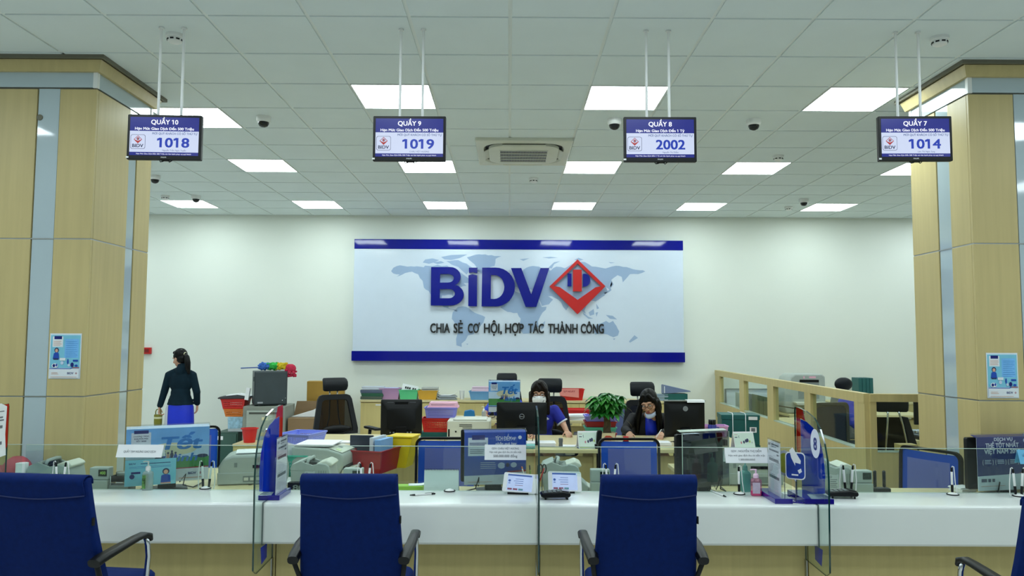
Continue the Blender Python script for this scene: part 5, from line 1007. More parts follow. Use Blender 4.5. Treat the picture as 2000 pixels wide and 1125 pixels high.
def calendar(label, loc, rz):
    r = thing('desk_calendar', label, 'calendar', loc, rz, 'tent desk calendars'); w, h = .19, .15
    b = B(); b.prism([(-.055, 0), (0, h), (.003, h), (.055, 0), (.052, 0), (.0015, h-.006), (-.052, 0)], -w/2, w/2, 'x', 0); b.box(-w/2, w/2, -.054, .054, 0, .004, 1); b.build('stand', [WPAPER, BANKL], r)
    T = Matrix.Translation((0, -.0556, .0)) @ Matrix.Rotation(-math.atan2(.055, h), 4, 'X'); a = B(); a.flat = True; a.T = T
    a.rect(-w/2+.004, w/2-.004, .008, h-.003, 0, 1); a.rect(-.085, -.055, .13, .134, -.0005, 2); a.rect(-.085, -.06, .105, .112, -.0005, 0); a.rect(-.085, w/2-.004, .008, .016, -.0005, 3)
    for k, (x, z, s) in enumerate(((-.03, .06, .012), (-.005, .065, .014), (.015, .075, .016), (.03, .08, .018), (.05, .07, .012), (.07, .06, .008))): a.disc(x, z, s*.6, s, -.0006-.0001*k, (2, 0, 0, 0, 3, 4)[k], 10)
    a.add([(x, -.0005, z) for x, z in ((-.045, .125), (-.05, .115), (-.045, .1), (-.042, .102), (-.046, .115), (-.041, .123))], [tuple(range(6))], 0)
    a.build('page', [PART[0], M('calendar_mint', '#D2E6DA', .6), M('calendar_pink', '#C08090', .6), M('calendar_green', '#A8C060', .6), LGREY], r)
    return r
cal = calendar('tent desk calendar beside the black handset and plant', (on(1148, 6.98), 6.98, .751), .12)
dup(cal, (on(1450, 6.98), 6.98, .751), .12, 'tent desk calendar in front of the dark green boxes')
q = thing('telephone_handset', 'black handset standing in its cradle beside the plant', 'telephone', (on(1168, 6.95), 6.96, .751), .1)
b = B(); b.box(-.035, .04, -.04, .04, 0, .04); b.build('cradle', BLACK, q, bevel=.006); b = B(); b.prism([(-.02, .04), (.025, .04), (.036, .15), (.03, .16), (.0, .16), (-.01, .14)], -.02, .02); b.build('handset', BLACK, q, bevel=.008)
b = B(); b.box(-.005, .035, -.0415, -.04, .005, .02); b.build('label', LGREY, q)
# plant
q = thing('potted_money_tree', 'leafy green money tree with braided trunk in a red and cream pot', 'plant', (on(1187, 7.35), 7.4, .751), 0)
b = B(); b.loft([[(x, y, 0) for x, y in rrect(.13, .11, .01, 2)], [(x*1.12, y*1.12, .09) for x, y in rrect(.13, .11, .01, 2)], [(x*1.0, y*1.0, .09) for x, y in rrect(.13, .11, .01, 2)], [(x*.95, y*.95, .075) for x, y in rrect(.13, .11, .01, 2)]]); b.build('pot', M('pot_cream', '#D8CCA8', .45), q)
b = B(); b.flat = True; b.add([(x, -.0612+.0*z, z) for x, z in ((-.03, .02), (.03, .02), (.045, .05), (.02, .065), (-.02, .065), (-.04, .045))], [tuple(range(6))]); b.build('pot_motif', M('motif_red', '#B8402C', .5), q)
b = B(); b.box(-.06, .06, -.05, .05, .07, .078); b.build('soil', M('soil', '#2C2218', .9, var=.4, scale=40), q)
b = B()
for k in range(3):
    b.tube([(.016*math.cos(2*PI*k/3+t*5)*(1-.3*t), .016*math.sin(2*PI*k/3+t*5)*(1-.3*t), .075+.24*t) for t in [i/14 for i in range(15)]], [.026-.011*i/14 for i in range(15)], 8)
b.build('braided_trunk', M('trunk_bark', '#4A3E28', .8, var=.3, scale=30, bump=.4, bscale=60), q, smooth=180)
LEAF = [M('leaf_green', '#1E6A22', .35, var=.35, scale=14, coat=.15), M('leaf_light_green', '#3E8A34', .35, var=.3, scale=14, coat=.15), M('leaf_tip_pale', '#B8B480', .5)]
fo = B(); fo.flat = True
def leaflet(b, p, d, L, W, mi):
    d = d.normalized(); s = d.cross(Vector((0, 0, 1))); s = s.normalized() if s.length > .01 else Vector((1, 0, 0)); n = s.cross(d); pts = []
    for t, wd, dr in ((0, .12, 0), (.25, .6, .03), (.5, 1, -.06), (.75, .75, -.24), (1, .03, -.5)):
        c = p + d*L*t + Vector((0, 0, L*dr)); pts.append((c - s*W*wd + n*W*.25*wd, c, c + s*W*wd + n*W*.25*wd))
    vs = [x for q_ in pts for x in q_]; fs = []
    for k in range(4):
        for j in (0, 1): fs.append((3*k+j, 3*k+j+1, 3*k+4+j, 3*k+3+j))
    b.add(vs, fs, mi)
st = B()
for k in range(52):
    a_ = k*2.4; el = RND.uniform(-1.0, 1.3); R_ = RND.uniform(.07, .14); c0 = Vector((0, 0, .29)); tip = c0 + Vector((math.cos(a_)*math.cos(el)*R_, math.sin(a_)*math.cos(el)*R_*.8, .06+math.sin(el)*R_*.9))
    st.tube([c0, (c0+tip)/2+Vector((0, 0, .015)), tip], .0025, 5)
    out = (tip-c0).normalized()
    for j in range(6):
        ang = (j-2.5)*.62; d = Matrix.Rotation(ang, 3, 'Z') @ Vector((out.x, out.y, .0)); d = d.normalized() if d.length > .01 else Vector((1, 0, 0)); d = (d + Vector((0, 0, RND.uniform(-.25, .35)))).normalized()
        leaflet(fo, tip, d, RND.uniform(.085, .125), RND.uniform(.024, .033), 0 if RND.random() < .68 else 1)
for k in range(2): leaflet(fo, Vector((.17, -.05, .33-.12*k)), Vector((1, 0, -.3-.3*k)), .08, .004, 2)
fo.build('foliage', LEAF, q, smooth=180); st.build('stalk', LEAF[1], q)
for k, (m, l) in enumerate(((DRED, 'dark red basket, lowest of the stack behind the plant'), (TEAL, 'teal basket in the middle of the stack behind the plant'), (DRED, 'dark red basket under the lilac one behind the plant'), (LILAC, 'lilac basket topping the stack behind the plant'))):
    basket(l, .30-.0*k, .22, .05, m, (on(1172, 7.72), 7.74, .751+.056*k), 0, holes=False, taper=.92, group='stacked baskets behind the plant')
q = thing('blue_partition_chair', 'grey-blue chair back seen behind the plant', 'chair', (on(1215, 8.9), 9.15, 0), 0)
b = B(); b.prism(rrect(.5, .46, .06, 4, 0, .72), -.02, .02); b.build('backrest', M('slate_fabric', '#5C6894', .7, bump=.2), q, bevel=.01); b = B(); b.prism(rrect(.54, .5, .07, 4, 0, .72), .021, .045); b.build('back_shell', BLACK, q)
b = B(); b.box(-.24, .24, -.48, -.03, .44, .5); b.build('seat', M('slate_fabric', '#5C6894', .7, bump=.2), q, bevel=.02); star_base(q, .48)
paper('book pile behind the wired monitor, white edge facing out', (on(1297, 7.15), 7.2, .751), 0, .12, .16, .03, 3)
# mug, thermos, baskets right
q = thing('water_bottle', 'navy bottle with a dark lid and loop handle right of the wired monitor', 'bottle', (on(1391, 7.75), 7.76, .751), 0)
NV = M('navy_bottle', '#1A2490', .3, coat=.3); b = B(); b.lathe([(.04, 0), (.042, .005), (.042, .125), (.038, .13), (.001, .13)], 22); b.build('body', NV, q, smooth=40); b = B(); b.lathe([(.036, .131), (.037, .175), (.034, .18), (.001, .181)], 22); b.build('lid', BLACKG, q, smooth=40); b = B(); b.tube([(.038, 0, .105), (.065, 0, .1), (.072, 0, .07), (.062, 0, .035), (.036, 0, .025)], .006, 8); b.build('handle', NV, q, smooth=180)
basket('lilac and pink basket behind the navy bottle', .28, .16, .11, M('pink_lilac', '#D8A4D8', .4), (on(1390, 7.87), 7.86-.0, .751), 0, nx=14, taper=.88)
q = thing('tissue', 'pale pink crumpled tissue in front of the navy bottle', 'tissue', (on(1378, 7.55), 7.55, .751), 0); b = B(); b.lathe([(.055, 0), (.05, .05), (.02, .085), (.001, .1)], 7); b.build('tissue', M('pale_pink', '#E8C4BC', .7), q)
q = thing('small_brown_box', 'small dark brown box behind the clear-covered monitor', 'box', (on(1412, 7.2), 7.2, .751), 0); B().box(-.03, .03, -.03, .03, 0, .05).build('box', M('brown_box', '#4A3028', .6), q)
# green archive boxes
ds = (on(1456, 7.65), 7.68)
st = thing('side_cabinet', 'low side unit under the dark green boxes by the partition', 'cabinet', (on(1462, 7.75)-.0, 8.22, 0), 0); B().box(-.22, .22, -.2, .2, 0, .45).build('carcass', WOOD, st)
for k, (z0, z1, l) in enumerate(((.452, .64, 'dark green archive box, lower one of the tied pair'), (.642, .95, 'dark green archive box, upper one tied with white string'))):
    q = thing('archive_box', l, 'box', (on(1458, 7.9), 8.2, z0), -.12, 'dark green archive boxes'); hgt = z1-z0
    B().box(-.19, .19, -.15, .15, 0, hgt-.05).build('body', DGRN, q, bevel=.003); B().box(-.196, .196, -.156, .156, hgt-.049, hgt).build('lid', DGRN, q, bevel=.003)
    if k:
        b = B()
        for x in (-.08, .05): b.tube([(x, -.16, .0), (x, -.16, hgt+.004), (x+.02, 0, hgt+.006), (x, .16, hgt+.004)], .004, 6)
        b.build('string', WPAPER, q, smooth=180)
    b = B(); b.flat = True; b.rect(.09, .16, hgt*.42, hgt*.6, -.1585, 0); b.rect(.105, .145, hgt*.45, hgt*.57, -.159, 1); b.rect(.08, .17, hgt*.84, hgt*.95, -.1585, 0) if k else None; b.build('sticker', [WPAPER, GREY], q)
loose('white sheet hanging at the corner of the right back desk', (on(1452, 6.95), 6.93, .752), .2, .12, .1, .003)
# ---------------------------------------------------------------- cabinet top row
CTZ = .842; YC = 11.5
for k in range(4):
    paper(f'{("grey-green", "green", "slate", "pale")[k]} folder in the pile at the left end of the low cabinets', (on(728, YC)+(.0, .01, -.008, .01)[k], YC, CTZ+.047*k), .03*k-.04, .32, .24, .044, 2, name='folder', cat='folder', mat=(M('folder_grey_green', '#56645E', .5), M('folder_green', '#28604A', .5), M('folder_slate', '#505C74', .5), M('folder_pale', '#C4CCD8', .5))[k], group='folder pile on the low cabinets')
basket('mauve basket on the low cabinets', .30, .22, .16, MAUVE, (on(762, YC), YC, CTZ), 0, holes=False)
basket('mint green basket on the low cabinets', .28, .22, .14, MINT, (on(799, YC), YC, CTZ), 0, holes=False)
basket('amber basket on the low cabinets', .29, .22, .13, AMBER, (on(836, YC), YC, CTZ), 0, holes=False)
q = thing('printed_card', 'white card with black symbols standing in the mint basket', 'paper', (on(800, YC), YC, CTZ+.02), 0); b = B(); b.cbox((0, 0, .13), (.24, .004, .12), (-.2, .2, 0)); b.build('card', WPAPER, q)
b = B()
for x in (-.06, -.03, .0, .05, .08): b.cbox((x, -.006, .14-.2*x), (.022, .003, .03), (-.2, .2, 0))
b.build('print', INK, q)
paper('grey-white papers piled in the amber basket', (on(840, YC), YC, CTZ+.03), 0, .24, .17, .15, 5, mat=M('paper_greyed', '#B4B8B4', .7), jit=.01)
paper('white papers inside the mauve basket', (on(762, YC), YC, CTZ+.03), 0, .22, .16, .14, 3, mat=M('paper_lilac', '#BCC0E4', .7))
paper('messy paper pile right of the amber basket', (on(873, YC), YC, CTZ), .1, .26, .22, .06, 4, mat=M('paper_mixed', '#9CA4AC', .7), jit=.02)
loose('white sheet curling on the messy paper pile', (on(876, YC), YC, CTZ+.062), 0, .24, .2, .06)
q = thing('paper_cup', 'small white cup on the low cabinets', 'cup', (on(902, YC), YC, CTZ), 0); b = B(); b.lathe([(.03, 0), (.04, .13), (.037, .13), (.028, .01)], 18); b.build('cup', WHITE, q, smooth=40)
basket('light blue tray of pink papers left of the far headrest', .32, .24, .12, M('sky_blue_plastic', '#6CA4D8', .4), (on(938, YC), YC, CTZ), 0, holes=False)
paper('pink paper pile in the light blue tray', (on(938, YC), YC, CTZ+.04), 0, .25, .18, .15, 4, mat=M('pink_paper', '#DCC4D4', .7), jit=.012)
basket('red basket with a white label by the plant, on the low cabinets', .36, .24, .16, BRED, (on(1116, YC), YC, CTZ), 0, holes=False)
q = thing('paper_label', 'white label card hung inside the red cabinet basket', 'label', (on(1112, YC), YC-.135, CTZ+.07), 0); b = B(); b.prism([(-.15, .0), (.13, -.03), (.13, .1), (-.15, .1)], -.002, 0); b.build('card', M('pale_red_card', '#E89088', .6), q); b = B(); b.flat = True; b.text('S.P NGÀY', -.01, .05, .025, -.003, w=.17); b.build('lettering', PRED, q)
basket('red tray on the low shelf right of the masked person', .42, .26, .1, BRED, (on(1124, 9.75), 9.8, .752), 0, holes=False)
for k in range(3):
    paper(f'{("lower", "middle", "top")[k]} white paper pad fanned beside the red tray', (on(1128, 9.52), 9.5, .752+.022*k), .1*k-.05, .28, .2, .02, 2, jit=.006)
q = thing('rubber_stamp', 'small red stamp left of the fanned paper pads', 'stamp', (on(1108, 9.42), 9.4, .752), 0); B().box(-.025, .025, -.02, .02, 0, .055).build('body', DRED, q, bevel=.006)
q = thing('teal_box', 'teal box on the low cabinets right of the bending person', 'box', (on(1318, YC), YC, CTZ), 0); B().box(-.17, .17, -.1, .12, 0, .10).build('box', DGRN, q, bevel=.003)
q = thing('lever_arch_file', 'open slate lever arch file lying on the teal box', 'folder', (on(1318, YC), YC, CTZ+.101), 0); b = B(); b.prism([(-.18, .0), (.22, .03), (.21, .045), (-.17, .13), (-.18, .12)], -.1, .1); b.build('cover', M('slate_file', '#6C7CA0', .5), q, bevel=.004); b = B(); b.box(-.176, -.166, -.102, -.1, .01, .11); b.build('spine_label', WPAPER, q)
paper('grey paper pile left of the teal box on the low cabinets', (on(1292, YC), YC, CTZ), 0, .16, .2, .09, 4, mat=M('paper_blue_grey', '#8CA0B0', .7))
# ---------------------------------------------------------------- safes at the left
SAFE = M('safe_dark_grey', '#3A4448', .45, var=.08); SAFG = M('safe_grey', '#8C9288', .45, var=.06); SAFGRN = M('safe_green', '#3C5E54', .5, var=.06); SAFP = M('safe_pale_door', '#A8B2A8', .45)
x0, x1 = at(480, 850, 10.5).x, at(550, 850, 10.5).x
s2 = thing('steel_safe', 'tall grey steel safe carrying the dark safe', 'safe', ((x0+x1)/2+.03, 10.62, 0), .04)
B().box(-.28, .28, -.26, .28, 0, .82).build('body', SAFG, s2, bevel=.008); B().box(-.225, .225, -.285, -.261, .06, .765).build('door', SAFP, s2, bevel=.006)
b = B(); b.lathe([(.035, 0), (.035, .02), (.02, .03), (.015, .05)], 16, (.06, -.285, .5), M=Matrix.Rotation(PI/2, 3, 'X')); b.tube([(.06, -.33, .5), (.09, -.33, .43)], .01, 8); b.build('door_handle', CHROME, s2, smooth=40)
b = B(); b.box(-.02, .06, -.288, -.2855, .64, .68); b.build('door_label', PYEL, s2)
b = B(); b.box(-.19, .19, -.288, -.2855, .72, .745); b.build('door_trim', M('door_trim_dark', '#4C504A', .5), s2)
tp = at(524, 790, 10.6)
s1_ = thing('steel_safe', 'dark grey safe on top, under the rainbow duster', 'safe', (tp.x, 10.64, .822), .38)
B().box(-.215, .215, -.2, .22, .01, .46).build('body', SAFE, s1_, bevel=.006); B().box(-.2, -.19+.39, -.2225, -.2, .025, .45).build('door', SAFE, s1_, bevel=.004)
b = B()
for z in (.1, .36): b.box(-.225, -.215, -.18, -.13, z-.03, z+.03)
b.build('hinge', SAFE, s1_); b = B(); b.ball((.15, -.225, .07), .008, 8); b.ball((.19, -.225, .1), .006, 8); b.build('knob', CHROME, s1_); b = B(); b.box(-.17, -.1, -.2245, -.223, .035, .055); b.build('maker_plate', LGREY, s1_)
for sx in (-.18, .18):
    for sy in (-.16, .18): B().box(sx-.02, sx+.02, sy-.02, sy+.02, 0, .0095).build('foot', BLACK, s1_)
q = thing('feather_duster', 'rainbow fluffy duster lying on the dark safe', 'duster', (tp.x+.03, 10.6, 1.33), .0)
b = B(); b.tube([(-.42, 0, -.01), (-.12, 0, .005)], .008, 8); b.build('handle', M('duster_handle_blue', '#3C5A9C', .4), q)
for k, (c, m) in enumerate(((-.1, '#3C6CC0'), (.02, '#30B048'), (.14, '#D0B420'), (.26, '#C02848'))):
    b = B()
    for i in range(70):
        a_ = RND.uniform(0, 2*PI); t = RND.uniform(-.07, .07); R_ = RND.uniform(.035, .06)*(1.2 if k == 3 else 1); b.ball((c+t, R_*math.cos(a_)*.8, .02+R_*math.sin(a_)*.8-(.03*k if k == 3 else 0)), RND.uniform(.012, .02), 5)
    b.ball((c, 0, .02-(.09 if k == 3 else 0)*.35), (.08, .05, .05 if k < 3 else .065), 8); b.build('fluffy_section', M('duster_'+m[1:], m, .9, var=.2, scale=60), q)
gx = at(456, 870, 10.4)
s3 = thing('steel_safe', 'low dark green safe beside the tall grey one', 'safe', (-3.815, 10.7, 0), 0)
B().box(-.15, .15, -.2, .24, .0, .46).build('body', SAFGRN, s3, bevel=.006); B().box(-.138, .138, -.2225, -.2, .02, .44).build('door', SAFGRN, s3, bevel=.004)
b = B(); b.box(-.12, -.04, -.225, -.2235, .36, .41); b.build('door_label', WPAPER, s3); b = B(); b.box(-.16, -.15, -.19, -.14, .08, .14); b.box(-.16, -.15, -.19, -.14, .32, .38); b.build('hinge', SAFGRN, s3)
sx_, sy_ = at(457, 800, 10.5).x-.02, 10.66
q = thing('clear_tub', 'clear tub with a blue bag on the dark green safe', 'tub', (sx_+.03, sy_, .462), 0); b = B(); b.prism([(-.1, 0), (.1, 0), (.11, .18), (-.11, .18)], -.12, .12); b.build('tub', M('milky_tub', '#C4CCD0', .3), q, bevel=.006); b = B(); b.prism([(-.095, .04), (.095, .05), (.1, .2), (-.1, .2)], -.126, -.122); b.build('bag', M('ice_blue_bag', '#9CC4D8', .4, var=.25, scale=25), q)
basket('orange mesh basket above the clear tub', .27, .24, .1, ORNG, (sx_, sy_, .664), 0, nx=10, nz=2)
basket('red mesh basket stacked on the orange one', .33, .26, .13, BRED, (sx_-.01, sy_, .77), 0, nx=12, nz=3)
q = thing('document_bundle', 'dark folder and papers on the red mesh basket', 'papers', (sx_-.01, sy_-.02, .906), .1); b = B(); b.prism([(-.2, .0), (.2, .005), (.22, .02), (.0, .05), (-.18, .03), (-.21, .012)], -.13, .13); b.build('folder', M('dark_folder', '#3C3A40', .5), q, bevel=.004); b = B(); b.prism([(-.1, .04), (.05, .055), (.2, .03), (.21, .036), (.05, .066), (-.1, .05)], -.12, .12); b.build('papers', WPAPER, q)
q = thing('paper_roll', 'white papers leaning between the red basket and dark safe', 'papers', (at(484, 775, 10.45).x, 10.44, .9), 0); b = B(); b.cbox((0, 0, .08), (.05, .04, .16), (0, .15, 0)); b.build('sheets', WPAPER, q)
q = thing('small_red_bin', 'small red bin in front of the tall grey safe', 'bin', (at(490, 850, 10.0).x, 9.95, .40), 0); b = B(); b.lathe([(.07, 0), (.095, .17), (.11, .17), (.11, .18), (.09, .18), (.066, .01)], 20); b.build('bin', BRED, q, smooth=40)
q = thing('wooden_stool', 'beech drawer pedestal under the small red bin', 'drawer unit', (at(497, 880, 10.0).x, 9.98, 0), 0); B().box(-.2, .2, -.2, .2, 0, .37).build('carcass', WOOD, q, bevel=.003); B().box(-.205, .205, -.205, .2, .372, .398).build('top', WOODH, q); B().box(-.19, .19, -.212, -.201, .19, .36).build('drawer', WOOD, q)
CARD = M('cardboard', '#8A7050', .7, var=.06); CARDY = M('cardboard_ochre', '#A07C2C', .6, var=.06)
q = thing('cardboard_box', 'tall ochre cardboard sheet box behind the empty headrest chair', 'box', (at(636, 810, 10.9).x, 10.95, 0), .12); B().box(-.27, .24, -.06, .14, 0, 1.13).build('body', CARDY, q, bevel=.003)
q = thing('cardboard_box', 'open brown cardboard box left of the ochre one', 'box', (at(591, 830, 10.6).x+.03, 10.62, 0), .05); B().box(-.19, .2, -.2, .2, 0, .66).build('body', CARD, q, bevel=.003)
b = B(); b.prism([(-.2, .66), (.2, .66), (.16, .86), (-.16, .86)], .19, .2); b.build('flap', CARD, q); b = B(); b.prism([(-.18, .665), (.19, .665), (.19, .8), (.1, .75)], -.05, .1); b.build('contents', WPAPER, q)
# ---------------------------------------------------------------- people
def blend(b, voxel, name, mats, parent, smooth=6, fac=.5):
    """fuse overlapping shapes into one continuous skin"""
    me = bpy.data.meshes.new('t'); me.from_pydata(b.v, [], b.f); me.update()
    bm = bmesh.new(); bm.from_mesh(me); bmesh.ops.recalc_face_normals(bm, faces=bm.faces); bm.to_mesh(me); bm.free()
    o = bpy.data.objects.new('t', me); C.objects.link(o)
    q = o.modifiers.new('r', 'REMESH'); q.mode = 'VOXEL'; q.voxel_size = voxel; q.use_smooth_shade = True
    if smooth: s = o.modifiers.new('s', 'SMOOTH'); s.iterations = smooth; s.factor = fac
    dg = bpy.context.evaluated_depsgraph_get(); dg.update(); m2 = bpy.data.meshes.new_from_object(o.evaluated_get(dg))
    bpy.data.objects.remove(o); bpy.data.meshes.remove(me); m2.name = name
    m2.materials.clear()
    for m in (mats if isinstance(mats, list) else [mats]): m2.materials.append(m)
    m2.polygons.foreach_set('use_smooth', [True]*len(m2.polygons)); m2.polygons.foreach_set('material_index', [0]*len(m2.polygons))
    r = bpy.data.objects.new(name, m2); C.objects.link(r); r.parent = parent; return r
def head_shape(b, T):
    """face towards local -y, chin at z=0, crown at z=.22"""
    R = T.to_3x3(); P = lambda x, y, z: T @ Vector((x, y, z))
    b.ball(P(0, .018, .132), (.072, .088, .088), 14, R=R); b.ball(P(0, -.012, .085), (.062, .072, .078), 14, R=R); b.ball(P(0, -.032, .034), (.042, .046, .034), 12, R=R)
    b.ball(P(0, -.052, .016), (.022, .02, .016), 10, R=R)
    for s in (-1, 1):
        b.ball(P(s*.04, -.048, .07), (.024, .024, .022), 10, R=R); b.ball(P(s*.071, .018, .088), (.01, .018, .03), 8, R=R); b.ball(P(s*.03, -.07, .128), (.026, .012, .012), 8, R=R)
    b.cap(P(0, -.083, .11), P(0, -.097, .076), .008, .011, 8); b.ball(P(.011, -.088, .073), .008, 8); b.ball(P(-.011, -.088, .073), .008, 8)
    b.ball(P(0, -.078, .045), (.022, .012, .008), 8, R=R); b.cap(P(0, .03, -.07), P(0, .02, .05), .047, .05)
def face_bits(r, T, mouth=True, look=0):
    R = T.to_3x3(); P = lambda x, y, z: T @ Vector((x, y, z)); b = B()
    for s in (-1, 1): b.ball(P(s*.031, -.0735, .108), (.0125, .008, .0045), 10, R=R)
    b.build('eye_white', WPAPER, r, smooth=180); b = B()
    for s in (-1, 1): b.ball(P(s*.031, -.0785, .106+look), (.0072, .004, .0045), 8, R=R)
    b.build('iris', BLACK, r, smooth=180); b = B()
    for s in (-1, 1): b.tube([P(s*.014, -.084, .128), P(s*.03, -.084, .134), P(s*.05, -.072, .128)], [.003, .0035, .002], 6)
    b.build('eyebrow', HAIR, r, smooth=180)
    if mouth:
        b = B(); b.ball(P(0, -.087, .049), (.02, .006, .004), 8, R=R); b.ball(P(0, -.087, .041), (.018, .006, .005), 8, R=R); b.build('lips', M('lips', '#A85A50', .45), r, smooth=180)
def glasses(r, T, mat):
    P = lambda x, y, z: T @ Vector((x, y, z)); b = B()
    for s in (-1, 1):
        b.tube([P(s*.033+.026*math.cos(a), -.096+.004*abs(math.cos(a)), .104+.019*math.sin(a)) for a in [2*PI*k/16 for k in range(16)]], .0022, 6, closed=True)
        b.tube([P(s*.058, -.09, .108), P(s*.07, -.03, .108), P(s*.075, .02, .1)], .002, 6)
    b.tube([P(-.008, -.098, .107), P(0, -.1, .11), P(.008, -.098, .107)], .002, 6); b.build('glasses', mat, r, smooth=180)
def hand(b, wr, d, side, n, curl=.5, spread=.0, k=1.0):
    """wr wrist, d towards fingertips, side towards the thumb, n palm-side normal"""
    wr = Vector(wr); d = Vector(d).normalized(); s = Vector(side); s = (s-d*s.dot(d)).normalized(); n = Vector(n); n = (n-d*n.dot(d)-s*n.dot(s)).normalized()
    for j, (L, o) in enumerate(((.066, .028), (.074, .009), (.068, -.010), (.052, -.028))):
        base = wr + (d*.085 + s*o)*k; b.cap(wr+s*o*.55*k, base, .013*k, .0105*k, 8)
        fd = (d + s*spread*(1.5-j)).normalized(); a1 = curl*.6; a2 = curl*1.3; a3 = curl*1.9
        p1 = base + (fd*math.cos(a1)+n*math.sin(a1))*L*.5*k; p2 = p1 + (fd*math.cos(a2)+n*math.sin(a2))*L*.32*k; p3 = p2 + (fd*math.cos(a3)+n*math.sin(a3))*L*.25*k
        b.cap(base, p1, .0092*k, .0085*k, 8); b.cap(p1, p2, .0085*k, .0078*k, 8); b.cap(p2, p3, .0078*k, .0068*k, 8)
    t0 = wr + (d*.025+s*.024)*k; t1 = t0 + (d*.6+s*.55+n*.35).normalized()*.04*k; t2 = t1 + (d*.9+s*.15+n*.4).normalized()*.032*k
    b.cap(wr+s*.01*k, t0, .014*k, .012*k, 8); b.cap(t0, t1, .0115*k, .0095*k, 8); b.cap(t1, t2, .0095*k, .0075*k, 8)
DJ = M('dark_green_navy_jacket', '#0A222E', .85, var=.15, scale=12, bump=.1, bscale=400, spec=.2); AO = M('royal_blue_silk', '#0A2CC8', .45, var=.1, scale=5); POLO = M('polo_blue', '#1824A0', .7, var=.1, bump=.15, bscale=500); TRIM = M('polo_white_trim', '#D8DCE4', .6)
BJ = M('black_jacket', '#0A0A10', .75, var=.2); PANTS = M('white_silk', '#D0D2DC', .5, var=.05)
# --- standing person, back to us, head turned left, carrying a tumbler
sx = at(351, 800, 10.5).x
pw = thing('person', 'standing person seen from behind in dark jacket and blue dress, carrying an olive tumbler', 'person', (sx, 10.5, 0), 0)
HT = Matrix.Translation((-.012, .015, 1.345)) @ Matrix.Rotation(math.radians(-122), 4, 'Z') @ Matrix.Rotation(math.radians(16), 4, 'X') @ Matrix.Scale(1.06, 4)
b = B(); head_shape(b, HT)
b.cap((0, 0, 1.26), (-.005, .005, 1.38), .05, .042); b.ball((0, .02, 1.12), (.15, .09, .17), 14); b.ball((0, .015, .96), (.12, .085, .14), 14); b.ball((0, .01, .82), (.125, .085, .11), 14)
LS, LE, LW = (-.162, 0, 1.22), (-.225, .02, 1.0), (-.272, .0, .80); RS, RE, RW = (.162, 0, 1.22), (.222, .0, 1.0), (.195, .1, .83)
for s_, e_, w_ in ((LS, LE, LW), (RS, RE, RW)): b.cap(s_, e_, .05, .038); b.cap(e_, w_, .036, .025)
hand(b, LW, (-.06, -.02, -1), (-.2, 1, 0), (1, .2, 0), 1.25); hand(b, RW, (-.05, .1, -1), (-.1, 1, 0), (-1, 0, 0), .7)
for s in (-1, 1): b.cap((s*.08, .0, .78), (s*.07, 0, .45), .08, .06); b.cap((s*.07, 0, .45), (s*.07, .01, .07), .05, .035); b.ball((s*.07, .05, .04), (.04, .11, .04), 10)
b.cap((-.06, 0, .78), (.06, 0, .78), .08)
blend(b, .0055, 'body', SKIN, pw, 4)
b = B()   # jacket
b.ball((0, .015, 1.14), (.168, .112, .165), 14); b.ball((0, .01, .98), (.132, .1, .13), 14); b.ball((0, .01, .9), (.15, .11, .12), 14); b.cap((-.12, .0, 1.215), (.12, .0, 1.215), .06); b.cap((0, 0, 1.24), (.008, .0, 1.345), .088, .058); b.ball((.015, -.02, 1.29), .078, 12)
for s in (-1, 1): b.cap((s*.03, 0, 1.285), (s*.15, 0, 1.235), .06, .052)
b.loft([[(.158*math.cos(a), .01+.118*math.sin(a), z) for a in [2*PI*k/20 for k in range(20)]] for z in (.835, .9)])
b.loft([[(w_*math.cos(a), .01+d_*math.sin(a), z) for a in [2*PI*k/20 for k in range(20)]] for z, w_, d_ in ((.825, .176, .13), (.9, .15, .115), (.98, .122, .1))])
for s_, e_, w_ in ((LS, LE, LW), (RS, RE, RW)):
    w2 = Vector(e_)+(Vector(w_)-Vector(e_))*.9; b.cap(s_, e_, .058, .052); b.cap(e_, w2, .052, .042)
blend(b, .008, 'jacket', DJ, pw, 5)
b = B(); n_ = 24   # long dress panels
rings = [[(w_*math.cos(a)*(1 if True else 0), .01+d_*math.sin(a)*(1+.06*math.sin(5*a)), z) for a in [2*PI*k/n_ for k in range(n_)]] for z, w_, d_ in ((.87, .145, .105), (.8, .178, .125), (.6, .19, .13), (.3, .2, .135), (.12, .21, .14))]
rings = [[(x if x > -.125 else -.125, y, z) for x, y, z in r_] for r_ in rings]
b.loft(rings); b.build('dress', AO, pw, smooth=60)
b = B(); b.loft([[(-.1+w_*math.cos(a), .03+.1*math.sin(a), z) for a in [2*PI*k/16 for k in range(16)]] for z, w_ in ((.86, .06), (.78, .095), (.5, .112), (.08, .12))]); b.build('trousers', PANTS, pw, smooth=60)
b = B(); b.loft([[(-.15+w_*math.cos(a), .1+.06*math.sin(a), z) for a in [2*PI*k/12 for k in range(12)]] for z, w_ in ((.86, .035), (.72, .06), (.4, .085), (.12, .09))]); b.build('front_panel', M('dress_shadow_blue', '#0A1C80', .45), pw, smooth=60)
b = B(); R = HT.to_3x3(); P = lambda x, y, z: HT @ Vector((x, y, z))   # hair pulled back to a low ponytail
b.ball(P(0, .03, .142), (.082, .093, .09), 14, R=R); b.ball(P(0, .05, .09), (.072, .07, .07), 14, R=R); b.ball(P(0, -.03, .19), (.062, .045, .03), 10, R=R)
for s in (-1, 1): b.ball(P(s*.062, .01, .135), (.018, .045, .04), 8, R=R)
blend(b, .006, 'hair', HAIR, pw, 4)
b = B(); pb = P(0, .125, .125); b.ball(pb, .024, 8); pts = [pb, pb+Vector((.03, -.03, -.03)), pb+Vector((.052, -.05, -.1)), pb+Vector((.06, -.055, -.19)), pb+Vector((.068, -.05, -.26))]
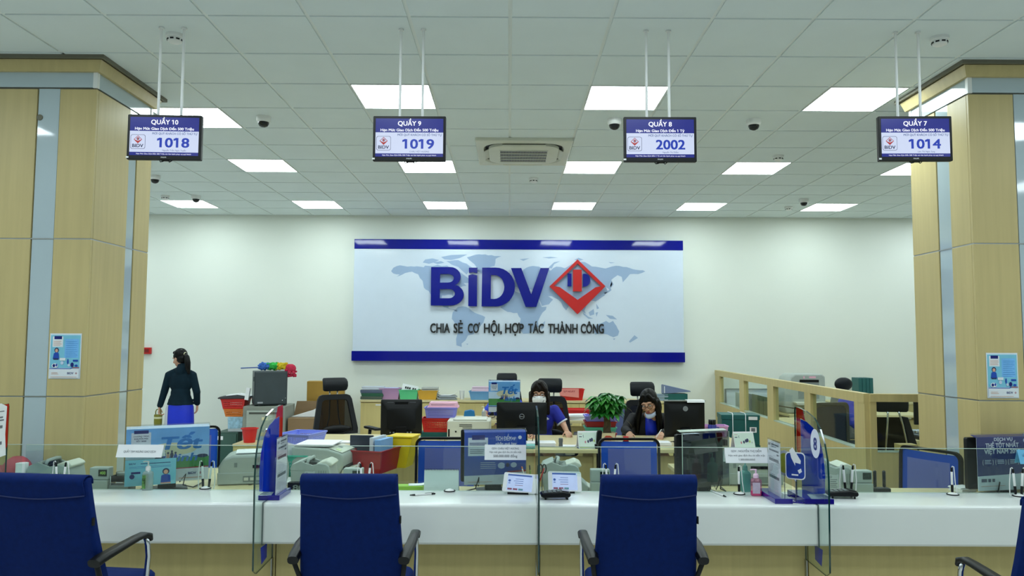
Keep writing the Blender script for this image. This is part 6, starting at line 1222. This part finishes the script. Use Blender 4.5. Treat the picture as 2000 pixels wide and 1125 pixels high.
b.tube(pts, [.02, .034, .038, .03, .008], 10); b.tube([p_+Vector((.012, 0, -.01)) for p_ in pts], [.015, .028, .03, .026, .006], 10); b.build('ponytail', HAIR, pw, smooth=180)
b = B(); b.tube([pb+Vector((.014*math.cos(a)*.6, .024*math.cos(a+.3), .024*math.sin(a))) for a in [2*PI*k/12 for k in range(12)]], .005, 6, closed=True); b.build('hair_tie', PYEL, pw, smooth=180)
face_bits(pw, HT, True)
OLV = M('olive_tumbler', '#7C7A20', .4, var=.05)
q = thing('tumbler', 'olive tumbler with a loop handle, held by the standing person', 'bottle', (sx-.288, 10.5, .44), 0)
b = B(); b.lathe([(.04, 0), (.043, .01), (.052, .15), (.052, .2)], 22); b.build('body', OLV, q, smooth=40); b = B(); b.lathe([(.053, .2), (.0535, .225)], 22); b.build('pale_band', M('pale_band', '#D8D8B0', .4), q, smooth=40); b = B(); b.lathe([(.053, .225), (.054, .24), (.05, .255), (.001, .257)], 22); b.build('lid', OLV, q, smooth=40)
b = B(); b.tube([(-.034, 0, .245), (-.036, 0, .29), (-.026, 0, .318), (0, 0, .326), (.026, 0, .318), (.036, 0, .29), (.034, 0, .245)], .007, 8); b.build('loop_handle', OLV, q, smooth=180)
# --- seated person with mask, behind the widescreen monitor
def seated(label, x, y, T, arms, shoulders, neck, skin_mat=SKIN):
    r = thing('person', label, 'person', (x, y, 0), 0); b = B(); head_shape(b, T)
    b.cap(neck[0], neck[1], .055, .046); nx, ny = neck[0][0], neck[0][1]
    b.ball((nx*.8, ny+.04, shoulders[0][2]-.12), (.145, .09, .17), 14); b.ball((nx*.4, ny*.5+.08, .72), (.125, .09, .16), 14); b.ball((0, .1, .58), (.16, .12, .11), 14)
    b.cap(shoulders[0], shoulders[1], .055)
    for k, (e_, w_, hd, th_, nn, cu) in enumerate(arms):
        b.cap(shoulders[k], e_, .047, .037); b.cap(e_, w_, .036, .025); hand(b, w_, hd, th_, nn, cu)
    for s in (-1, 1): b.cap((s*.09, .08, .57), (s*.1, -.32, .56), .085, .06); b.cap((s*.1, -.32, .55), (s*.1, -.3, .1), .055, .035); b.ball((s*.1, -.36, .05), (.04, .11, .045), 8)
    blend(b, .0055, 'body', skin_mat, r, 4); return r
px_, py_ = at(1053, 770, 8.1).x, 8.12
TA = Matrix.Translation((-.0, -.07, 1.05)) @ Matrix.Rotation(math.radians(-4), 4, 'Z') @ Matrix.Rotation(math.radians(6), 4, 'X') @ Matrix.Scale(1.06, 4)
SHA = ((-.165, .03, .975), (.165, .03, .975))
armsA = (((-.24, -.1, .82), (-.13, -.36, .79), (.3, -1, -.05), (1, .2, 0), (0, 0, -1), .5), ((.25, -.0, .85), (.275, -.25, .79), (.1, -1, -.1), (-1, 0, 0), (0, 0, -1), .4))
pa = seated('seated person in a blue polo shirt with white face mask and glasses', px_, py_, TA, armsA, SHA, ((0, .02, .98), (0, -.02, 1.07)))
b = B(); b.ball((0, .045, .87), (.162, .108, .175), 14); b.ball((0, .07, .72), (.145, .105, .17), 14); b.ball((0, .09, .6), (.16, .12, .09), 12); b.cap((-.14, .03, .968), (.14, .03, .968), .066); b.cap((0, .02, .97), (0, .0, 1.02), .082, .066)
for k, s in enumerate((-1, 1)): e_ = Vector(armsA[k][0]); sv = Vector(SHA[k]); b.cap(sv, sv+(e_-sv)*.66, .066, .061)
blend(b, .008, 'polo_shirt', POLO, pa, 4)
b = B()
for k in (0, 1): e_ = Vector(armsA[k][0]); sv = Vector(SHA[k]); d = (e_-sv); b.tube([sv+d*.86, sv+d*.89, sv+d*.96, sv+d*.97], [.058, .0635, .0625, .05], 16)
b.build('sleeve_trim', TRIM, pa, smooth=60)
b = B(); b.tube([(-.06, -.0, 1.035), (-.045, -.075, 1.0), (0, -.085, .93), (.045, -.075, 1.0), (.06, -.0, 1.035)], [.012, .014, .008, .014, .012], 8); b.build('collar', TRIM, pa, smooth=180)
b = B(); b.tube([(.03, -.072, .9), (.065, -.07, .888), (.1, -.058, .9)], .005, 6); b.cbox((.065, -.072, .908), (.05, .004, .012)); b.cbox((.213, -.01, .9), (.02, .03, .03)); b.build('shirt_logo', TRIM, pa)
P = lambda x, y, z: TA @ Vector((x, y, z)); R = TA.to_3x3()
b = B()   # hair with parted fringe, falling past the shoulders
b.ball(P(0, .025, .145), (.086, .1, .092), 14, R=R)
for s in (-1, 1):
    b.cap(P(s*.02, -.045, .215), P(s*.062, -.07, .165), .022, .018); b.cap(P(s*.062, -.062, .165), P(s*.08, -.03, .06), .02, .017); b.cap(P(s*.078, -.01, .1), P(s*.082, -.01, -.06), .024, .02); b.cap(P(s*.08, .03, .1), P(s*.085, .03, -.09), .03, .022)
b.cap(P(-.025, -.06, .205), P(.01, -.082, .165), .016, .01); b.ball(P(0, .07, .05), (.08, .05, .12), 12, R=R)
blend(b, .006, 'hair', HAIRB, pa, 3)
face_bits(pa, TA, False); glasses(pa, TA, BLACK)
b = B(); N = 14; rows = []
for v, zz in enumerate((.088, .075, .055, .035, .012, -.004)):
    row = []
    for k in range(N+1):
        t = k/N*2-1; bul = (.022, .032, .034, .03, .018, .004)[v]; ww = (.058, .066, .068, .064, .055, .04)[v]
        row.append(P(ww*math.sin(t*1.35)/math.sin(1.35), -.03-(.052+bul)*math.cos(t*1.35)-(.01 if abs(t) < .15 else 0), zz+(.016*(1-abs(t)) if v == 0 else 0)))
    rows.append(row)
b.loft(rows, cap=False, closed=False); b.build('face_mask', M('mask_white', '#E4E6E8', .8, var=.02), pa, smooth=180, solid=.002)
b = B(); b.cbox(P(.042, -.098, .05), (.008, .004, .024), (0, .5, .5)); b.build('mask_print', GREY, pa)
# --- bending person with long black hair, mask on the chin
px_, py_ = at(1266, 780, 8.05).x, 8.08
TB_ = Matrix.Translation((.012, -.14, .985)) @ Matrix.Rotation(math.radians(-24), 4, 'Z') @ Matrix.Rotation(math.radians(24), 4, 'X') @ Matrix.Rotation(math.radians(-8), 4, 'Y') @ Matrix.Scale(1.06, 4)
SHB = ((-.155, .0, .905), (.165, .0, .905))
armsB = (((-.25, -.1, .80), (-.24, -.32, .79), (-.2, -1, -.05), (1, 0, 0), (0, 0, -1), .6), ((.2, -.12, .80), (.07, -.36, .79), (-.35, -1, -.1), (-1, .2, 0), (0, 0, -1), .6))
pb2 = seated('seated person with long black hair bending over papers, mask pulled to the chin', px_, py_, TB_, armsB, SHB, ((0, -.02, .92), (.008, -.08, .98)))
b = B(); b.ball((0, .02, .8), (.165, .115, .17), 14); b.ball((0, .07, .68), (.145, .11, .15), 14); b.ball((0, .09, .59), (.16, .12, .09), 12); b.cap((-.13, .0, .9), (.14, .0, .9), .066)
for k in (0, 1): e_ = Vector(armsB[k][0]); sv = Vector(SHB[k]); w_ = Vector(armsB[k][1]); b.cap(sv, e_, .064, .05); b.cap(e_, e_+(w_-e_)*.9, .05, .038)
blend(b, .008, 'jacket', BJ, pb2, 4)
b = B(); b.loft([[(x+.012, y, z) for x, y, z in row] for row in ([(-.045, -.06, .965), (0, -.085, .965), (.05, -.06, .965)], [(-.055, -.105, .9), (0, -.125, .9), (.06, -.105, .9)], [(-.06, -.118, .82), (0, -.132, .82), (.065, -.118, .82)], [(-.055, -.115, .745), (0, -.125, .745), (.06, -.115, .745)])], cap=False, closed=False); b.build('dress_front', AO, pb2, smooth=180, solid=.006)
P = lambda x, y, z: TB_ @ Vector((x, y, z)); R = TB_.to_3x3(); b = B()
b.ball(P(0, .03, .142), (.084, .1, .09), 14, R=R)
for s in (-1, 1):
    b.cap(P(s*.03, -.045, .2), P(s*.066, -.05, .15), .02, .016); b.cap(P(s*.07, -.035, .15), P(s*.08, -.0, .06), .02, .02)
    p0 = P(s*.078, .01, .1); b.cap(p0, p0+Vector((s*.03, .06, -.16)), .03, .04); b.cap(p0+Vector((s*.03, .06, -.16)), p0+Vector((s*.035, .07, -.3)), .04, .025)
b.ball(P(0, .09, .03), (.09, .05, .13), 12, R=R)
blend(b, .006, 'hair', HAIR, pb2, 3)
face_bits(pb2, TB_, True, -.003); glasses(pb2, TB_, BLACK)
b = B(); rows = [[P(.052*math.sin((k/10*2-1)*1.35), -.02-(.062+.012*v)*math.cos((k/10*2-1)*1.35), .022-.018*v) for k in range(11)] for v in range(3)]; b.loft(rows, cap=False, closed=False); b.build('face_mask', M('mask_pale_blue', '#B8C6DC', .8), pb2, smooth=180, solid=.004)
hp = Vector((px_, py_, 0))+Vector((.02, -.45, .79))
q = thing('ballpoint_pen', 'thin white pen in the hand of the bending person', 'pen', (hp.x-.0, hp.y, hp.z-.01), 0); b = B(); b.tube([(-.03, -.04, -.01), (.04, .04, .06)], .004, 6); b.build('barrel', WHITE, q)
# --- person hidden behind the far poster
px_, py_ = at(988, 757, 9.98).x, 9.98
TC_ = Matrix.Translation((0, -.06, .975)) @ Matrix.Rotation(math.radians(12), 4, 'X')
SHC = ((-.16, .03, .9), (.16, .03, .9)); armsC = (((-.25, -.1, .8), (-.26, -.28, .79), (0, -1, 0), (1, 0, 0), (0, 0, -1), .5), ((.24, -.1, .8), (.15, -.3, .79), (0, -1, 0), (-1, 0, 0), (0, 0, -1), .5))
pc = seated('person hidden behind the far Tet poster, only forehead and dark hair showing', px_, py_, TC_, armsC, SHC, ((0, .02, .92), (0, -.02, .99)))
b = B(); b.ball((0, .045, .8), (.16, .11, .175), 14); b.ball((0, .07, .68), (.145, .105, .15), 14); b.cap((-.14, .03, .9), (.14, .03, .9), .066)
for k in (0, 1): e_ = Vector(armsC[k][0]); sv = Vector(SHC[k]); b.cap(sv, e_, .064, .054)
blend(b, .008, 'polo_shirt', M('polo_bright_blue', '#1C3CB8', .7), pc, 4)
P = lambda x, y, z: TC_ @ Vector((x, y, z)); R = TC_.to_3x3(); b = B(); b.ball(P(0, .03, .145), (.084, .1, .09), 14, R=R)
for s in (-1, 1): b.cap(P(s*.012, -.05, .215), P(s*.06, -.07, .15), .016, .018); b.cap(P(s*.062, -.05, .15), P(s*.08, -.02, .0), .022, .022)
blend(b, .006, 'hair', HAIR, pc, 3); face_bits(pc, TC_, True)
# ---------------------------------------------------------------- glazed partition and the office behind it
PW = M('partition_laminate', '#C4B27A', .42, var=.06, scale=3, stretch=(9, 9, .6))
pt = thing('glazed_partition', 'beech half-height partition with glass windows at the right', 'partition', (0, 0, 0))
PA, PB_ = Vector((3.19, 11.82, 0)), Vector((3.0, 6.45, 0)); u = (PB_-PA).normalized(); L = (PB_-PA).length; n = Vector((-u.y, u.x, 0)); ZT = 1.28
PGLASS = clear('partition_glass', '#F6FBF8', .3, .025)
def slab(o, u_, n_, a, c, z0, z1, t, nm, mat):
    b = B(); b.T = Matrix(((u_.x, n_.x, 0, o.x), (u_.y, n_.y, 0, o.y), (0, 0, 1, 0), (0, 0, 0, 1))); b.box(a, c, -t/2, t/2, z0, z1); return b.build(nm, mat, pt)
slab(PA, u, n, 0, L, 0, .80, .06, 'lower_panel', PW); slab(PA, u, n, 0, L, 1.2, ZT, .07, 'top_rail', PW)
def alongp(px):   # distance along the partition for a photo column
    d = FWD + CX*((px-1000)/F_PX) - CY*((800-562.5)/F_PX); t = (PA.x*u.y-PA.y*u.x)/(d.x*u.y-d.y*u.x); return (Vector((d.x*t, d.y*t, 0))-PA).dot(u)
wins = [(1410, 1449), (1458, 1504), (1516, 1577), (1589, 1675)]; prev = 0
for a_, c_ in wins:
    a, c = alongp(a_), alongp(c_); slab(PA, u, n, prev, a, .8, 1.2, .06, 'mullion', PW); slab(PA, u, n, a, c, .8, 1.2, .006, 'glass_pane', PGLASS)
    slab(PA, u, n, a, c, .8, .812, .064, 'sill', GEDGEL); prev = c
slab(PA, u, n, prev, L, .8, 1.2, .06, 'mullion', PW)
p2 = Vector((1, -.03, 0)).normalized(); n2 = Vector((.03, 1, 0)).normalized(); O2 = PB_+Vector((.035, 0, 0)); L2 = 3.2
def al2(px): return at(px, 800, 6.43).x-O2.x
slab(O2, p2, n2, -.03, L2, 0, .80, .06, 'lower_panel', PW); slab(O2, p2, n2, -.03, L2, 1.215, ZT, .07, 'top_rail', PW)
a, c = al2(1711), al2(1811); slab(O2, p2, n2, -.03, a, .8, 1.215, .06, 'mullion', PW); slab(O2, p2, n2, a, c, .8, 1.215, .006, 'glass_pane', PGLASS); slab(O2, p2, n2, a, c, .8, .81, .064, 'sill', GEDGEL); slab(O2, p2, n2, c, L2, .8, 1.215, .06, 'mullion', PW)
# behind it
OFX = 3.35
dk = desk('beech office desk behind the glazed partition, along the back wall', 3.72, 5.6, 10.25, 10.95, z=.75, grp='office desks beyond the partition')
desk('beech office desk behind the small partition window by the pillar', 3.95, 5.4, 7.6, 8.2, z=.75, grp='office desks beyond the partition')
def on2(px, Y): return at(px, 800, Y).x
wb = thing('whiteboard', 'whiteboard leaning on the wall behind the first partition windows', 'whiteboard', (on2(1478, 11.6), 11.66, .0), 0)
b = B(); b.cbox((0, 0, .52), (.86, .012, .96), (-.06, 0, 0)); b.build('board', M('board_white', '#E6F2FC', .15, var=.02), wb); b = B(); b.cbox((0, -.022, 1.0), (.89, .02, .025), (-.06, 0, 0)); b.cbox((.44, 0, .52), (.02, .02, .97), (-.06, 0, 0)); b.cbox((-.44, 0, .52), (.02, .02, .97), (-.06, 0, 0)); b.build('board_frame', MACHD, wb)
for k, (px, Y, w_, m, l) in enumerate(((1446, 11.2, .13, MACH, 'grey upright file holder in front of the whiteboard, left one'), (1462, 11.1, .1, MACHD, 'dark grey upright file holder before the whiteboard, middle one'), (1488, 10.8, .26, M('olive_files', '#6C7458', .6), 'olive row of files behind the second partition window'))):
    q = thing('file_holder', l, 'file holder', (on2(px, Y)+.03, Y, .451), 0); b = B(); b.prism([(-w_/2, 0), (w_/2, 0), (w_/2, .5-.03*(k == 2)), (-w_/2, .53)], -.12, .12); b.build('holder', m, q, bevel=.004)
    if k == 2:
        b = B()
        for j in range(4): b.box(-w_/2+.06*j+.02, -w_/2+.06*j+.024, -.1215, -.12, .01, .48)
        b.build('spine_line', BLACK, q)
q = thing('low_shelf', 'low cabinet behind the partition carrying the file holders', 'cabinet', (on2(1470, 11.0)+.0, 11.1, 0), 0); B().box(-.22, .14, -.5, .28, 0, .44).build('carcass', WOOD, q); B().box(-.225, .145, -.505, .285, .441, .45).build('top', WOODH, q)
q = thing('office_printer', 'tall grey printer behind the third partition window', 'printer', (on2(1562, 10.6)+.03, 10.62, .752), 0)
b = B(); b.prism([(-.28, 0), (.24, 0), (.25, .2), (.25, .5), (.2, .53), (-.16, .53), (-.22, .48), (-.24, .42), (-.3, .3), (-.32, .1)], -.22, .22); b.build('body', MACH, q, bevel=.02, seg=3, smooth=40)
b = B(); b.box(-.12, .16, -.225, -.221, .2, .42); b.build('front_panel', MACHD, q); b = B(); b.box(-.1, .16, -.226, -.2215, .42, .455); b.build('paper_slot', BLACK, q); b = B(); b.prism([(-.18, .12), (.2, .12), (.24, .16), (-.2, .16)], -.34, -.223); b.build('output_tray', CREAM, q, bevel=.008)
b = B(); b.box(-.05, -.03, -.2225, -.221, .47, .5); b.box(.03, .12, -.2225, -.221, .475, .5); b.build('buttons', PINK, q)
q = thing('cable_coil', 'black cable loop on the desk behind the third partition window', 'cable', (on2(1540, 9.4), 9.5, .76), 0); b = B(); b.tube([(-.15, 0, -.0), (-.16, 0, .12), (-.1, 0, .17), (.1, 0, .14), (.25, 0, .13)], .007, 6); b.tube([(-.15, .02, 0), (-.1, .02, .05), (.05, .02, .03)], .006, 6); b.build('cable', BLACK, q, smooth=180)
desk('beech side desk under the black cable loop beyond the partition', 3.3, 3.82, 9.1, 9.9, z=.75, grp='office desks beyond the partition')
q = thing('grey_chair', 'tall grey chair with black headrest behind the fourth partition window', 'chair', (on2(1652, 9.6), 9.6, 0), .1)
b = B(); b.loft([[(x*w_+0, .06+.04*abs(x)*0+dy, z) for x, dy in ((-1, 0), (1, 0), (1, .04), (-1, .04))] for z, w_ in ((.5, .2), (.75, .2), (1.0, .15), (1.12, .12))]); b.build('backrest', M('grey_seatback', '#6C6E66', .6), q, bevel=.02); b = B(); b.ball((0, .04, 1.19), (.12, .05, .085), 12); b.build('headrest', LEATHER, q, smooth=180)
b = B(); b.box(-.24, .24, -.4, .05, .44, .5); b.build('seat', DKMESH, q, bevel=.03); star_base(q, .48)
q = thing('blue_jacket', 'blue jacket slumped over the grey chair behind the fourth partition window', 'jacket', (on2(1662, 9.3)+.03, 9.42, 0), 0); q.scale = (1.25, 1, 1.06)
b = B(); b.cap((-.06, -.05, .9), (.02, -.1, .72), .07, .075); b.cap((.02, -.1, .72), (.1, -.16, .58), .07, .06); b.cap((.08, -.14, .6), (.22, -.2, .55), .055, .045); b.cap((-.06, -.05, .93), (.06, -.04, .9), .065, .05); blend(b, .01, 'cloth', M('jacket_violet_blue', '#3038B0', .7, bump=.3, bscale=40), q, 3)
q = thing('mesh_office_chair', 'grey mesh office chair close behind the fourth partition window', 'chair', (on2(1623, 8.5), 8.5, 0), .3)
DG = M('chair_grey_frame', '#3A3832', .6); o = rrect(.46, .52, .06, 4, 0, .79); i_ = rrect(.39, .44, .05, 4, 0, .79)
b = B(); b.loft([[(x, -.015, z) for x, z in o], [(x, .015, z) for x, z in o], [(x, .012, z) for x, z in i_], [(x, -.012, z) for x, z in i_], [(x, -.015, z) for x, z in o]], cap=False); b.build('back_frame', DG, q, bevel=.004)
b = B(); b.prism(rrect(.4, .43, .05, 4, 0, .8), -.003, .003); b.build('mesh_back', clear('grey_mesh', '#7C7C90', .1, .02, body=.6, bcol='#44465C', rough=.4), q)
b = B(); b.box(-.24, .24, .05, .5, .44, .5); b.build('seat', DKMESH, q, bevel=.02); b = B(); b.tube([(0, .02, .6), (0, .06, .48), (0, .2, .42)], .025, 8); b.build('back_support', DG, q); star_base(q, .46)
for s in (-1, 1): b = B(); b.tube([(s*.2, .2, .47), (s*.245, .2, .55), (s*.245, .15, .68), (s*.245, .35, .7)], .018, 8); b.build('armrest', DG, q, smooth=180)
for px, Y, l, w_, h_ in ((1612, 10.6, 'crumpled white papers behind the fourth partition window', .2, .1),): 
    q = thing('crumpled_paper', l, 'paper', (on2(px, Y), Y, .752), 0); b = B(); b.lathe([(.12, 0), (.11, .05), (.06, .09), (.02, .1), (.001, .1)], 7); b.ball((-.1, 0, .05), (.06, .06, .05), 5); b.build('sheets', WPAPER, q)
q = thing('pink_box', 'small pinkish box right of the crumpled papers beyond the partition', 'box', (on2(1625, 10.6), 10.65, .752), 0); B().box(-.05, .07, -.04, .04, 0, .1).build('box', M('dusty_pink', '#B89080', .6), q, bevel=.004)
for k in range(4):
    q = thing('binder', 'teal binder in the row above the partition top', 'binder', (on2(1668, 11.5)+.075+.055*k, 11.55, .842), 0, 'teal binders standing on the far cabinet'); B().box(-.026, .026, -.12, .12, 0, .345).build('spine', M('teal_binder', '#1C5C5C', .5), q, bevel=.006)
q = thing('storage_cabinet', 'beech cabinet under the teal binders beyond the partition', 'cabinet', (on2(1668, 11.5)+.2, 11.5, 0), 0); B().box(-.6, .6, -.2, .3, 0, .81).build('carcass', WOOD, q); B().box(-.61, .61, -.21, .3, .812, .84).build('top', WOODH, q)
# chair seen from behind through the window by the pillar
q = thing('headrest_office_chair', 'black headrest chair with two chrome rods behind the pillar-side partition window', 'chair', (on2(1742, 7.0), 7.0, 0), .0, None)
z_ = at(1742, 786, 7.0).z
b = B(); b.loft([[(x*e, y*e, z_+t) for x, y in rrect(.30, .055, .024, 4)] for t, e in ((-.085, .88), (-.075, .97), (-.03, 1), (.03, 1), (.055, .95), (.065, .8))]); b.build('headrest', LEATHER, q, smooth=60, bevel=.004)
zb = at(1742, 872, 7.0).z
for s, dx in ((-1, .0), (1, .09)): b = B(); b.tube([(s*.05, -.01, z_-.07), (s*.052, -.03, z_-.1), (s*.055+dx*.3, -.02, (z_+zb)/2), (s*.06+dx, .02, zb-.06), (s*.05+dx, .1, .5)], .009, 8); b.build('back_rod', CHROME, q, smooth=180)
b = B(); b.prism([(-.2, .5), (.3, .5), (.28, .7), (.18, z_-.14), (.12, z_-.13), (.2, .7), (.18, .62), (-.12, .62)], .06, .1); b.build('back_frame', DKMESH, q, bevel=.008)
b = B(); b.flat = True; b.add([(x, .08, z) for x, z in ((-.2, .5), (.3, .5), (.26, .72), (.16, z_-.14), (-.14, z_-.14), (-.2, .7))], [tuple(range(6))]); b.build('mesh_back', clear('dark_mesh', '#50504C', .05, .01, body=.72, bcol='#0E0F12', rough=.5), q)
b = B(); b.box(-.25, .25, .1, .58, .44, .5); b.build('seat', DKMESH, q, bevel=.03); star_base(q, .48)
b = B(); b.ball((.24, .055, z_-.27), .012, 8); b.build('bolt', CHROME, q)
q = thing('document_tray', 'dark desk tray with papers seen through the pillar-side window', 'tray', (4.35, 7.85, .752), 0); B().box(-.3, .35, -.2, .2, 0, .03).build('tray', BLACK, q)
paper('messy papers in the dark tray beyond the pillar-side window', (4.3, 7.83, .784), .2, .4, .28, .04, 4, mat=M('paper_mixed', '#9CA4AC', .7), jit=.03)
q = thing('computer_monitor', 'dark monitor on the desk beyond the pillar-side window', 'monitor', (4.5, 8.1, .752), 0); B().box(-.25, .25, -.01, .02, .1, .4).build('casing', BLACK, q, bevel=.005); B().box(-.03, .03, .0, .03, 0, .1).build('stand', BLACK, q)
q = thing('small_wooden_box', 'small beech box on the sill inside the pillar-side window', 'box', (on2(1768, 6.62), 6.66, .0), 0); B().box(-.06, .09, -.05, .05, 0, .84).build('box', WOOD, q, bevel=.003)
